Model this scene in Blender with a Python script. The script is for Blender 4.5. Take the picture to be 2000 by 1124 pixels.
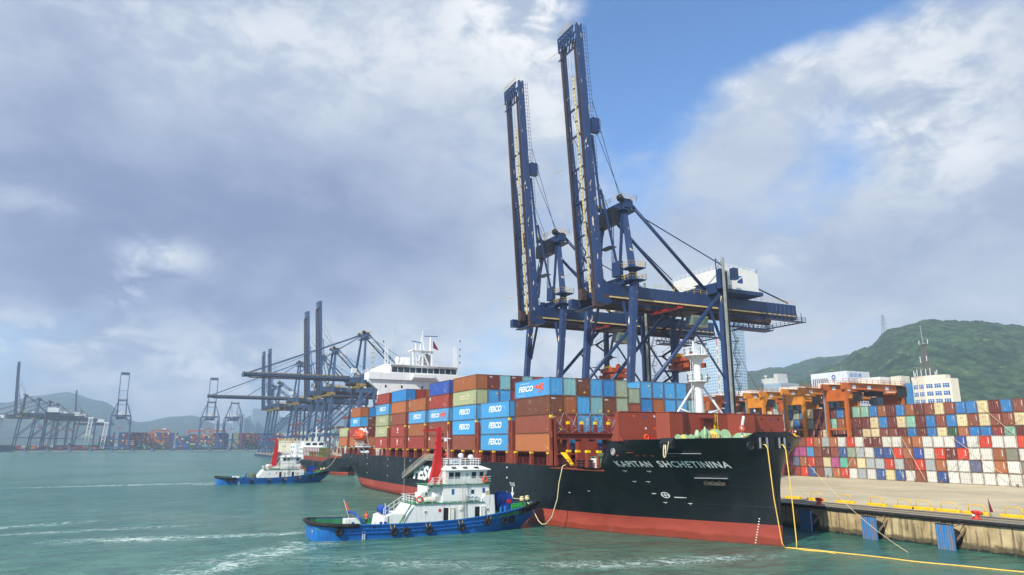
import bpy, math, random
from mathutils import Vector, Matrix
R = math.radians
rnd = random.Random(11)
for o in list(bpy.data.objects): bpy.data.objects.remove(o)
SC = bpy.context.scene
COL = SC.collection
V = Vector

# ------------------------------------------------------------------ camera
YAW, PITCH = .46253, .21712
cam_d = bpy.data.cameras.new("camera"); cam = bpy.data.objects.new("camera", cam_d); COL.objects.link(cam)
F = V((-math.cos(YAW)*math.cos(PITCH), math.sin(YAW)*math.cos(PITCH), math.sin(PITCH)))
Rt = V((math.sin(YAW), math.cos(YAW), 0)); U = Rt.cross(F)
M = Matrix((Rt, U, -F)).transposed().to_4x4(); M.translation = V((97.18, -54.99, 12.4))
cam.matrix_world = M
cam_d.sensor_width = 36; cam_d.lens = 36*1374.6/2000; cam_d.clip_start = .5; cam_d.clip_end = 30000
SC.camera = cam
SC.view_settings.view_transform = 'Standard'; SC.view_settings.look = 'None'
SC.view_settings.exposure = 0.20; SC.view_settings.gamma = 1

# ------------------------------------------------------------------ colour helpers
def s2l(c): return c/12.92 if c <= .04045 else ((c+.055)/1.055)**2.4
def hx(h, a=1): return (s2l(int(h[0:2],16)/255), s2l(int(h[2:4],16)/255), s2l(int(h[4:6],16)/255), a)

class NT:
    """tiny node expression builder"""
    def __init__(s, tree): s.t = tree; s.n = tree.nodes; s.l = tree.links
    def new(s, ty, **kw):
        n = s.n.new(ty)
        for k, v in kw.items(): setattr(n, k, v)
        return n
    def put(s, sock, v):
        if hasattr(v, 'node'): s.l.new(v, sock)
        elif v is not None: sock.default_value = v
    def m(s, op, a, b=None, c=None, clamp=False):
        n = s.new('ShaderNodeMath', operation=op, use_clamp=clamp)
        s.put(n.inputs[0], a)
        if b is not None: s.put(n.inputs[1], b)
        if c is not None: s.put(n.inputs[2], c)
        return n.outputs[0]
    def mr(s, v, a, b, c=0., d=1., smooth=True):
        n = s.new('ShaderNodeMapRange', interpolation_type='SMOOTHSTEP' if smooth else 'LINEAR')
        s.put(n.inputs[0], v); n.inputs[1].default_value = a; n.inputs[2].default_value = b
        n.inputs[3].default_value = c; n.inputs[4].default_value = d
        return n.outputs[0]
    def mix(s, f, a, b, bt='MIX'):
        n = s.new('ShaderNodeMix', data_type='RGBA', blend_type=bt)
        s.put(n.inputs[0], f); s.put(n.inputs[6], a); s.put(n.inputs[7], b)
        return n.outputs[2]
    def noise(s, vec, scale, detail=4, rough=.55, dist=0., w=None):
        n = s.new('ShaderNodeTexNoise')
        if w is not None: n.noise_dimensions = '4D'; s.put(n.inputs['W'], w)
        s.put(n.inputs['Vector'], vec); n.inputs['Scale'].default_value = scale
        n.inputs['Detail'].default_value = detail; n.inputs['Roughness'].default_value = rough
        n.inputs['Distortion'].default_value = dist
        return n.outputs[0]
    def mapv(s, vec, sc=(1,1,1), loc=(0,0,0), rot=(0,0,0)):
        n = s.new('ShaderNodeMapping'); s.put(n.inputs[0], vec)
        n.inputs['Scale'].default_value = sc; n.inputs['Location'].default_value = loc; n.inputs['Rotation'].default_value = rot
        return n.outputs[0]

# ------------------------------------------------------------------ sun and sky
SUN = V((.36, -.66, .66)).normalized()
sl = bpy.data.lights.new("sun", 'SUN'); sl.energy = 5.0; sl.angle = R(0.8); sl.color = (1, .93, .81)
so = bpy.data.objects.new("sun", sl); COL.objects.link(so); so.rotation_euler = SUN.to_track_quat('Z', 'Y').to_euler()
W = bpy.data.worlds.new("World"); SC.world = W; W.use_nodes = True
W.node_tree.nodes.clear(); N = NT(W.node_tree)
tc = N.new('ShaderNodeTexCoord').outputs['Generated']
sky = N.new('ShaderNodeTexSky', sky_type='NISHITA', sun_disc=False)
sky.sun_elevation = math.asin(SUN.z); sky.sun_rotation = math.atan2(SUN.x, SUN.y); sky.air_density = 1.0; sky.dust_density = .6; sky.ozone_density = 2.0
sep = N.new('ShaderNodeSeparateXYZ'); N.put(sep.inputs[0], tc)
dx, dy, dz = sep.outputs
az = N.m('ARCTAN2', dy, N.m('MULTIPLY', dx, -1.))          # 0 = towards the ship's stern
el = N.m('ARCSINE', N.m('MINIMUM', N.m('MAXIMUM', dz, -1.), 1.))
def blob(a, e, sa, se, amp):
    p = N.m('POWER', N.m('DIVIDE', N.m('ABSOLUTE', N.m('SUBTRACT', az, R(a))), R(sa)), 2.)
    q = N.m('POWER', N.m('DIVIDE', N.m('ABSOLUTE', N.m('SUBTRACT', el, R(e))), R(se)), 2.)
    return N.m('MULTIPLY', N.m('EXPONENT', N.m('MULTIPLY', N.m('ADD', p, q), -1.)), amp)
def bsum(L):
    r = None
    for b in L: r = blob(*b) if r is None else N.m('ADD', r, blob(*b))
    return r
cmb = N.new('ShaderNodeCombineXYZ')
N.put(cmb.inputs[0], az); N.put(cmb.inputs[1], N.m('MULTIPLY', el, 1.5)); N.put(cmb.inputs[2], .37)
cv = cmb.outputs[0]
n1 = N.noise(cv, 3.2, 9, .52, .35)
n2 = N.noise(N.mapv(cv, loc=(3.1, 1.7, .4)), 2.0, 6, .5, .5)
n3 = N.noise(N.mapv(cv, loc=(7.1, 4.7, .4), rot=(0, 0, .5)), 8., 7, .55, .3)
n4 = N.noise(N.mapv(cv, loc=(1.3, 9.7, .4), sc=(1, 1.25, 1)), 14., 8, .6, .6)
# coverage: 1 = cloud.  clear patches on the upper right
COVER = [(41.5, 34.0, 8.5, 7.5, -.80), (38, 25.5, 4.2, 4.5, -.34), (37, 21, 4, 3, -.18), (54, 33.0, 10, 3.6, -.62), (54.5, 20.5, 4.5, 3, -.10), (61.5, 20, 1.8, 3, -.25), (33.5, 27, 2.5, 6, -.10),
         (48.5, 27.3, 6.0, 3.2, .42), (61, 25, 5, 4, .30), (44.0, 22.0, 5, 3.0, .22), (26, 36, 7, 6, .35), (63, 18, 8, 8, .2), (6, 20, 26, 18, .5), (50, 12, 16, 6, .25)]
cov = N.mr(N.m('ADD', N.m('ADD', N.m('MULTIPLY', n1, 1.0), N.m('ADD', N.m('MULTIPLY', n3, .45), N.m('MULTIPLY', n4, .22))), bsum(COVER)), .60, 1.02)
# brightness of the cloud itself
mot = N.mr(N.m('ADD', n3, N.m('MULTIPLY', N.m('SUBTRACT', n4, .5), .8)), .36, .64, .1, 1.6)
BRI = [(-4, 14.5, 19, 6.0, -.36), (-7, 20, 14, 5, -.16), (13, 19, 13, 8, -.24), (20, 14, 11, 5, -.11), (58, 24, 9, 6, -.10), (1, 10.2, 12, 1.8, -.10), (-9, 27, 8, 3.5, -.10), (46, 22.2, 5, 2.0, -.12), (57, 13.5, 8, 3, -.08), (40, 17, 6, 4, -.05)]
BRW = [(-.5, 13.4, 2.8, 1.2, .36), (-2.6, 11.2, 1.0, 1.8, .34), (-9.5, 16.0, 4, .9, .16), (7, 31, 20, 5, .12), (27.5, 35.5, 7, 5, .36), (48, 28, 5, 2.6, .20), (60, 27, 6, 5, .20), (55, 23, 4, 2, .12), (48.2, 14.1, 1.6, .9, .35), (12, 4.5, 40, 4.0, .22), (60, 20, 5, 4, .2), (-6, 7.5, 5, 1.2, .16), (8, 5.0, 9, 1.2, .14), (30, 27, 4, 7, .1)]
bri = N.m('ADD', N.m('ADD', N.m('ADD', N.m('MULTIPLY', N.m('SUBTRACT', n2, .5), .75), N.m('MULTIPLY', N.m('SUBTRACT', n4, .5), .17)), N.m('MULTIPLY', N.m('SUBTRACT', n3, .5), .42)), N.m('ADD', N.m('ADD', bsum(BRI), N.m('MULTIPLY', bsum(BRW), mot)), .60))
cr = N.new('ShaderNodeValToRGB'); N.put(cr.inputs[0], bri)
e = cr.color_ramp.elements
e[0].position = 0.0; e[0].color = hx('7886ad')
e[1].position = 1.0; e[1].color = hx('f3f4f8')
for p, c in ((.22, '8c9abc'), (.42, 'a9b6cf'), (.60, 'c2cddc'), (.78, 'dae0e8')):
    q = e.new(p); q.color = hx(c)
hz = N.mr(el, R(0), R(7), 1., 0.)
cloud = N.mix(N.m('MULTIPLY', hz, .5), cr.outputs[0], hx('b6c3d1'))
skyc = N.mix(1., sky.outputs[0], (.74, 1.0, 1.24, 1), 'MULTIPLY')
b1 = N.new('ShaderNodeBackground'); N.put(b1.inputs[0], skyc); b1.inputs[1].default_value = .15
b2 = N.new('ShaderNodeBackground'); N.put(b2.inputs[0], cloud); b2.inputs[1].default_value = .95
mx = N.new('ShaderNodeMixShader'); N.put(mx.inputs[0], N.m('MAXIMUM', cov, hz)); N.l.new(b1.outputs[0], mx.inputs[1]); N.l.new(b2.outputs[0], mx.inputs[2])
wo = N.new('ShaderNodeOutputWorld'); N.l.new(mx.outputs[0], wo.inputs[0])

# ------------------------------------------------------------------ mesh builder
def tagit(o, label=None, cat=None, group=None, kind=None):
    if label: o['label'] = label
    if cat: o['category'] = cat
    if group: o['group'] = group
    if kind: o['kind'] = kind
    return o
def thing(name, label, cat, loc=(0, 0, 0), rz=0, group=None):
    o = bpy.data.objects.new(name, None); COL.objects.link(o); o.empty_display_size = .3
    o.location = loc; o.rotation_euler = (0, 0, rz)
    return tagit(o, label, cat, group)
def abs_loc(o):
    p = V((0, 0, 0))
    while o is not None: p += o.location; o = o.parent
    return p
class MB:
    def __init__(s): s.v = []; s.f = []; s.mi = []; s.T = None
    def add(s, vs, fs, mi=0):
        b = len(s.v)
        s.v += [tuple(s.T @ V(p)) if s.T else tuple(p) for p in vs]
        s.f += [tuple(i+b for i in f) for f in fs]; s.mi += [mi]*len(fs); return s
    def box(s, x0, x1, y0, y1, z0, z1, mi=0):
        return s.add([(x, y, z) for z in (z0, z1) for y in (y0, y1) for x in (x0, x1)],
                     [(0, 2, 3, 1), (4, 5, 7, 6), (0, 1, 5, 4), (2, 6, 7, 3), (0, 4, 6, 2), (1, 3, 7, 5)], mi)
    def cbox(s, c, d, mi=0): return s.box(c[0]-d[0]/2, c[0]+d[0]/2, c[1]-d[1]/2, c[1]+d[1]/2, c[2]-d[2]/2, c[2]+d[2]/2, mi)
    def bar(s, p, q, w, h=None, mi=0, w2=None, h2=None, up=None):
        p, q = V(p), V(q); h = h or w; w2 = w2 or w; h2 = h2 or h
        d = (q-p)
        if d.length < 1e-6: return s
        d.normalize(); up = V(up) if up else (V((0, 0, 1)) if abs(d.z) < .95 else V((0, 1, 0)))
        a = d.cross(up).normalized(); b = a.cross(d).normalized()
        vs = [p+a*sx*w/2+b*sy*h/2 for sx, sy in ((-1,-1),(1,-1),(1,1),(-1,1))]+[q+a*sx*w2/2+b*sy*h2/2 for sx, sy in ((-1,-1),(1,-1),(1,1),(-1,1))]
        return s.add(vs, [(3,2,1,0),(4,5,6,7),(0,1,5,4),(1,2,6,5),(2,3,7,6),(3,0,4,7)], mi)
    def tube(s, pts, r, n=8, mi=0, r2=None, cap=True):
        pts = [V(p) for p in pts]; k = len(pts); vs = []; a = None
        for i, p in enumerate(pts):
            d = (pts[min(i+1, k-1)]-pts[max(i-1, 0)]).normalized()
            if a is None: a = d.cross(V((0, 0, 1)) if abs(d.z) < .95 else V((1, 0, 0))).normalized()
            else: a = (a-d*a.dot(d)).normalized()
            b = d.cross(a); rr = r if r2 is None else r+(r2-r)*i/(k-1)
            vs += [p+(a*math.cos(2*math.pi*j/n)+b*math.sin(2*math.pi*j/n))*rr for j in range(n)]
        fs = [(i*n+j, i*n+(j+1) % n, (i+1)*n+(j+1) % n, (i+1)*n+j) for i in range(k-1) for j in range(n)]
        if cap: fs += [tuple(range(n-1, -1, -1)), tuple((k-1)*n+j for j in range(n))]
        return s.add(vs, fs, mi)
    def prism(s, poly, axis, a, b, mi=0):
        # poly in the plane perpendicular to axis; extruded from a to b
        def P(u, v, w): return (w, u, v) if axis == 'x' else ((u, w, v) if axis == 'y' else (u, v, w))
        n = len(poly); vs = [P(u, v, a) for u, v in poly]+[P(u, v, b) for u, v in poly]
        return s.add(vs, [tuple(range(n)), tuple(range(2*n-1, n-1, -1))]+[(i, i+n, (i+1) % n+n, (i+1) % n) for i in range(n)], mi)
    def lathe(s, c, prof, n=16, axis='z', mi=0):
        def P(r, t, h):
            x, y = r*math.cos(t), r*math.sin(t)
            return (c[0]+x, c[1]+y, c[2]+h) if axis == 'z' else ((c[0]+h, c[1]+x, c[2]+y) if axis == 'x' else (c[0]+x, c[1]+h, c[2]+y))
        vs = [P(r, 2*math.pi*j/n, h) for r, h in prof for j in range(n)]; k = len(prof)
        fs = [(i*n+j, i*n+(j+1) % n, (i+1)*n+(j+1) % n, (i+1)*n+j) for i in range(k-1) for j in range(n)]
        fs += [tuple(range(n-1, -1, -1)), tuple((k-1)*n+j for j in range(n))]
        return s.add(vs, fs, mi)
    def torus(s, c, Rr, r, axis='x', n=18, m=8, mi=0, tilt=None):
        vs = []
        for i in range(n):
            t = 2*math.pi*i/n
            for j in range(m):
                a = 2*math.pi*j/m; q = Rr+r*math.cos(a); h = r*math.sin(a); x, y = q*math.cos(t), q*math.sin(t)
                p = V((h, x, y)) if axis == 'x' else (V((x, h, y)) if axis == 'y' else V((x, y, h)))
                if tilt: p = tilt @ p
                vs.append(V(c)+p)
        return s.add(vs, [(i*m+j, ((i+1) % n)*m+j, ((i+1) % n)*m+(j+1) % m, i*m+(j+1) % m) for i in range(n) for j in range(m)], mi)
    def rail(s, pts, h=1.0, r=.03, step=1.5, rows=3, mi=0):
        pts = [V(p) for p in pts]
        for p, q in zip(pts, pts[1:]):
            L = (q-p).length; k = max(1, int(round(L/step)))
            for i in range(k+1):
                a = p.lerp(q, i/k); s.bar(a, a+V((0, 0, h)), r*2, mi=mi)
            for j in range(1, rows+1):
                z = V((0, 0, h*j/rows)); s.bar(p+z, q+z, r*1.7, mi=mi)
        return s
    def ladder(s, p, q, w=.45, r=.035, axis=(0, 1, 0), mi=0, step=.35):
        p, q = V(p), V(q); a = V(axis).normalized()*w/2
        s.bar(p-a, q-a, r*2, mi=mi); s.bar(p+a, q+a, r*2, mi=mi)
        k = max(2, int((q-p).length/step))
        for i in range(1, k): c = p.lerp(q, i/k); s.bar(c-a, c+a, r*1.6, mi=mi)
        return s
    def build(s, name, mats, parent=None, smooth=False, world=False, label=None, cat=None, group=None, kind=None):
        if not isinstance(mats, (list, tuple)): mats = [mats]
        vs = s.v; loc = V((0, 0, 0))
        if parent is not None and world:
            o = abs_loc(parent); vs = [(x-o.x, y-o.y, z-o.z) for x, y, z in vs]
        elif parent is None and vs:
            xs = [p[0] for p in vs]; ys = [p[1] for p in vs]
            loc = V(((min(xs)+max(xs))/2, (min(ys)+max(ys))/2, min(p[2] for p in vs)))
            vs = [(x-loc.x, y-loc.y, z-loc.z) for x, y, z in vs]
        me = bpy.data.meshes.new(name); me.from_pydata(vs, [], s.f)
        for m_ in mats: me.materials.append(m_)
        if len(mats) > 1: me.polygons.foreach_set('material_index', s.mi)
        if smooth: me.polygons.foreach_set('use_smooth', [True]*len(me.polygons))
        me.update()
        ob = bpy.data.objects.new(name, me); COL.objects.link(ob)
        if parent is not None: ob.parent = parent
        else: ob.location = loc
        return tagit(ob, label, cat, group, kind)
def copy_tree(o, parent=None):
    c = o.copy(); COL.objects.link(c); c.parent = parent
    for ch in list(o.children): copy_tree(ch, c)
    return c
_tc = {}
def text_geo(t, size=1., shear=0., bold=0.):
    k = (t, shear, bold)
    if k not in _tc:
        cu = bpy.data.curves.new('lettering', 'FONT'); cu.body = t; cu.size = 1.; cu.shear = shear; cu.offset = bold
        cu.space_character = 1.14 if t in ('KAPITAN', 'SHCHETININA') else 1.; cu.align_x = 'LEFT'; cu.resolution_u = 3; cu.fill_mode = 'FRONT'
        ob = bpy.data.objects.new('lettering', cu); COL.objects.link(ob)
        dg = bpy.context.evaluated_depsgraph_get(); me = bpy.data.meshes.new_from_object(ob.evaluated_get(dg))
        _tc[k] = ([tuple(v.co) for v in me.vertices], [tuple(p.vertices) for p in me.polygons])
        bpy.data.objects.remove(ob); bpy.data.curves.remove(cu); bpy.data.meshes.remove(me)
    vs, fs = _tc[k]
    if not vs: return [], [], 0, 0
    x0 = min(v[0] for v in vs); x1 = max(v[0] for v in vs); y0 = min(v[1] for v in vs); y1 = max(v[1] for v in vs)
    return [((v[0]-x0)*size, (v[1]-y0)*size) for v in vs], fs, (x1-x0)*size, (y1-y0)*size
def text_fit(mb, t, o, du, dv, w, h, shear=0., bold=0., mi=0):
    """text filling a w x h box with lower left at o, along du, up dv"""
    vs, fs, W_, H_ = text_geo(t, 1., shear, bold)
    if not vs: return
    o, du, dv = V(o), V(du), V(dv)
    mb.add([o+du*(x*w/W_)+dv*(y*h/H_) for x, y in vs], fs, mi)

# ------------------------------------------------------------------ materials
def pbsdf(name):
    m = bpy.data.materials.new(name); m.use_nodes = True; t = m.node_tree; t.nodes.clear(); n = NT(t)
    b = n.new('ShaderNodeBsdfPrincipled'); o = n.new('ShaderNodeOutputMaterial'); n.l.new(b.outputs[0], o.inputs[0])
    return m, n, b
def mat(name, col, rough=.55, metal=0., var=.12, vscale=.6, bump=0., dirt=None, dirta=.0, dscale=.35, streak=False, spec=.5):
    m, n, b = pbsdf(name); c = hx(col) if isinstance(col, str) else (*col, 1)
    oc = n.new('ShaderNodeTexCoord').outputs['Object']
    v = n.noise(oc, vscale, 5, .6)
    base = n.mix(n.mr(v, .3, .7, 0, 1), tuple(x*(1-var) for x in c[:3])+(1,), tuple(min(1, x*(1+var)) for x in c[:3])+(1,))
    if dirt:
        dv = n.noise(n.mapv(oc, (1, 1, .12) if streak else (1, 1, 1)), dscale*(4 if streak else 1), 6, .65)
        base = n.mix(n.m('MULTIPLY', n.mr(dv, .52, .72), dirta), base, hx(dirt))
    n.put(b.inputs['Base Color'], base); b.inputs['Roughness'].default_value = rough; b.inputs['Metallic'].default_value = metal
    b.inputs['Specular IOR Level'].default_value = spec
    if bump:
        bp = n.new('ShaderNodeBump'); bp.inputs['Strength'].default_value = bump; bp.inputs['Distance'].default_value = .05
        n.put(bp.inputs['Height'], n.noise(oc, 6, 4, .6)); n.l.new(bp.outputs[0], b.inputs['Normal'])
    return m
MT = {}
def mk(k, *a, **kw): MT[k] = mat(k, *a, **kw); return MT[k]
mk('white_paint', 'e4e6e4', .4, var=.05, dirt='94704c', dirta=.5, dscale=.7, streak=True)
mk('ship_white', 'e9ebea', .45, var=.03, dirt='b9b2a4', dirta=.35, dscale=.2, streak=True)
mk('red_oxide', '853922', .6, var=.14, dirt='5d2a20', dirta=.45, dscale=.3)
mk('red_oxide_dark', '551f1c', .7, var=.2)
mk('breakwater_red', '8b3c26', .55, var=.07, dirt='732e22', dirta=.3, dscale=.1)
mk('yellow', 'e8b90c', .5, var=.15, dirt='6b5a2a', dirta=.5, dscale=1.5)
mk('yellow_clean', 'f0c808', .45, var=.05)
mk('black_rubber', '1c1b1b', .85, var=.3, dirt='4a4641', dirta=.5, dscale=2)
mk('dark', '14161a', .5)
mk('glass', '1d2c36', .08, var=.1, spec=.8)
mk('glass_blue', '2a5d96', .12, var=.25, vscale=1.)
mk('rail_white', 'dcdedc', .5, var=.03)
mk('rail_red', '7c3028', .6)
mk('rail_yellow', 'c9a84a', .6, var=.2)
mk('tug_blue', '1f6ab6', .45, var=.12, dirt='24384a', dirta=.55, dscale=.8, streak=True)
mk('tug_green', '2e7d52', .7, var=.15, dirt='6f8a72', dirta=.6, dscale=.6)
mk('tug_deck_pale', '8fb596', .75, var=.15)
mk('mast_red', 'bb1c14', .4, var=.08)
mk('deep_blue', '12419a', .4, var=.1)
mk('orange', 'e8541a', .4, var=.05)
mk('rope_yellow', 'ecc25a', .8, var=.1, vscale=3)
mk('rope_pale', 'cfc29a', .85, var=.1, vscale=3)
mk('rope_grey', '8d8a80', .85)
mk('winch_green', '93b892', .5, var=.06)
mk('white_mark', 'e9ecea', .5, var=.03)
mk('yellow_mark', 'efc315', .5)
mk('orange_mark', 'ee5a25', .5)
mk('crane_blue', '20365e', .45, var=.12, dirt='1d2a42', dirta=.5, dscale=.15)
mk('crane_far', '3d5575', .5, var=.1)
mk('crane_brown', '46342f', .75, var=.25)
mk('crane_cream', 'd8c48a', .6, var=.12, dirt='8c7440', dirta=.5, dscale=.5)
mk('rtg_orange', 'cc6420', .5, var=.12, dirt='7c3a16', dirta=.4, dscale=.4)
mk('rtg_ochre', 'd08420', .5, var=.12, dirt='8c5216', dirta=.4, dscale=.4)
mk('grey_steel', '8d9297', .5, .3)
mk('skin', 'b88668', .6)
mk('cloth_blue', '1f4fa8', .8)
mk('cloth_orange', 'e0561e', .8)
mk('cloth_yellow', 'e5bd18', .8)
mk('cloth_dark', '22242a', .8)
mk('helmet_white', 'eceeee', .3)
mk('helmet_red', 'c41f1a', .3)
mk('spreader', 'a84a1e', .65, var=.25, dirt='5c2c18', dirta=.6, dscale=1)
mk('pale_wall', 'cfd3d6', .6, var=.05, dirt='a9a49a', dirta=.4, dscale=.12, streak=True)
mk('cream_wall', 'd9d3c0', .6, var=.05, dirt='a8875f', dirta=.5, dscale=.2, streak=True)
mk('house_white', 'dfe0dc', .5, var=.03)
mk('bollard_red', 'c0281e', .5, var=.1, dirt='5c1a14', dirta=.4, dscale=2)
mk('car_grey', '6f6a62', .3, .4)
mk('chain_rust', '7b6450', .8)
mk('pale_green', '7fb295', .6)
mk('concrete_far', '9a9a94', .8)

def crane_peel():
    m, n, b = pbsdf('peeling_crane_paint'); oc = n.new('ShaderNodeTexCoord').outputs['Object']
    v = n.noise(oc, .5, 5, .6); base = n.mix(v, hx('1e3056'), hx('324a76'))
    p = n.noise(n.mapv(oc, (1, 1, .35)), 1.0, 5, .6, .5)
    base = n.mix(n.mr(p, .635, .65), base, hx('e8d6bc'))
    p2 = n.noise(n.mapv(oc, (1, 1, .3), (5, 3, 1)), .8, 5, .65)
    base = n.mix(n.m('MULTIPLY', n.mr(p2, .55, .7), .4), base, hx('4a4152'))
    n.put(b.inputs['Base Color'], base); b.inputs['Roughness'].default_value = .5
    return m
MT['crane_peel'] = crane_peel()

def container_mat():
    m, n, b = pbsdf('container_paint'); tcn = n.new('ShaderNodeTexCoord'); oi = n.new('ShaderNodeObjectInfo')
    oc = tcn.outputs['Object']; rv = n.m('MULTIPLY', oi.outputs['Random'], 37.)
    c = oi.outputs['Color']
    v = n.noise(oc, .55, 5, .6, w=rv)
    base = n.mix(n.mr(v, .3, .75, 0, .14), c, n.mix(.5, c, (.30, .24, .20, 1)))
    st = n.noise(n.mapv(oc, (2.2, 2.2, .25)), 1.3, 6, .7, w=rv)
    base = n.mix(n.mr(st, .60, .74, 0, .55), base, hx('6f4a34'))
    sp = n.noise(oc, 2.2, 5, .7, w=n.m('ADD', rv, 9.))
    base = n.mix(n.mr(sp, .70, .76, 0, .7), base, hx('5d3222'))
    pl = n.noise(oc, .8, 2, .5, w=n.m('ADD', rv, 3.))
    base = n.mix(n.mr(pl, .62, .66, 0, .10), base, (.75, .72, .68, 1))
    n.put(b.inputs['Base Color'], base); b.inputs['Roughness'].default_value = .62
    bp = n.new('ShaderNodeBump'); bp.inputs['Strength'].default_value = .25; bp.inputs['Distance'].default_value = .04
    n.put(bp.inputs['Height'], n.noise(oc, 1.5, 4, .5, w=rv)); n.l.new(bp.outputs[0], b.inputs['Normal'])
    return m
MT['container'] = container_mat()
def frame_mat():
    m, n, b = pbsdf('container_frame_paint'); oi = n.new('ShaderNodeObjectInfo'); oc = n.new('ShaderNodeTexCoord').outputs['Object']
    v = n.noise(oc, 1.6, 4, .6, w=n.m('MULTIPLY', oi.outputs['Random'], 31.))
    n.put(b.inputs['Base Color'], n.mix(n.mr(v, .35, .6, .15, .75), n.mix(1., oi.outputs['Color'], (.8, .8, .8, 1), 'MULTIPLY'), hx('6e4a2c'))); b.inputs['Roughness'].default_value = .75; return m
MT['container_frame'] = frame_mat()
MT['container_under'] = mat('container_underside', '2a2320', .9)
MT['lock_steel'] = mat('lock_rod_steel', '8b857c', .6)

def hull_mat(name, c1, c2, water=False):
    m, n, b = pbsdf(name); oc = n.new('ShaderNodeTexCoord').outputs['Object']
    v = n.noise(n.mapv(oc, (.35, .35, 1)), .25, 6, .6)
    base = n.mix(n.mr(v, .35, .65), hx(c1), hx(c2))
    st = n.noise(n.mapv(oc, (1, 1, .1)), .9, 6, .7)
    if water:
        sp = n.new('ShaderNodeSeparateXYZ'); n.put(sp.inputs[0], oc)
        wl = n.mr(n.m('ADD', sp.outputs[2], n.m('MULTIPLY', n.noise(oc, .35, 5, .6), 1.1)), 1.3, 1.65, 1, 0)
        base = n.mix(n.m('MULTIPLY', wl, .75), base, hx('7a2b0e'))
        wl2 = n.mr(n.m('ADD', sp.outputs[2], n.m('MULTIPLY', n.noise(oc, .8, 4, .6), .5)), .32, .5, 1, 0)
        base = n.mix(n.m('MULTIPLY', wl2, .8), base, hx('3c3020'))
        base = n.mix(n.mr(st, .55, .75, 0, .35), base, hx('8c5a4a'))
    else:
        base = n.mix(n.mr(st, .55, .8, 0, .25), base, hx('39434a'))
    n.put(b.inputs['Base Color'], base)
    n.put(b.inputs['Roughness'], n.mr(n.noise(oc, .3, 5, .6), .3, .7, .33 if not water else .5, .55 if not water else .7))
    bp = n.new('ShaderNodeBump'); bp.inputs['Strength'].default_value = .5; bp.inputs['Distance'].default_value = .06
    br = n.new('ShaderNodeTexBrick'); sx_ = n.new('ShaderNodeSeparateXYZ'); n.put(sx_.inputs[0], oc); cx_ = n.new('ShaderNodeCombineXYZ'); n.put(cx_.inputs[0], sx_.outputs[0]); n.put(cx_.inputs[1], sx_.outputs[2]); n.put(br.inputs['Vector'], cx_.outputs[0])
    br.inputs['Scale'].default_value = 1.; br.inputs['Brick Width'].default_value = 9.; br.inputs['Row Height'].default_value = 2.3; br.inputs['Mortar Size'].default_value = .03; br.inputs['Mortar Smooth'].default_value = 1.
    base = n.mix(n.m('MULTIPLY', br.outputs['Fac'], .35), base, hx('26323a') if not water else hx('7a2c20')); n.put(b.inputs['Base Color'], base)
    n.put(bp.inputs['Height'], n.m('ADD', n.noise(n.mapv(oc, (.5, .5, .35)), 1.0, 2, .5), n.m('MULTIPLY', br.outputs['Fac'], .35))); n.l.new(bp.outputs[0], b.inputs['Normal'])
    return m
MT['hull_black'] = hull_mat('black_hull_paint', '070b0d', '0e1518')
MT['hull_red'] = hull_mat('red_boot_topping', '93382a', 'a84835', True)
MT['tug_wl'] = mat('tug_waterline_rust', '4c2a1e', .7, var=.3)

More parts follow.
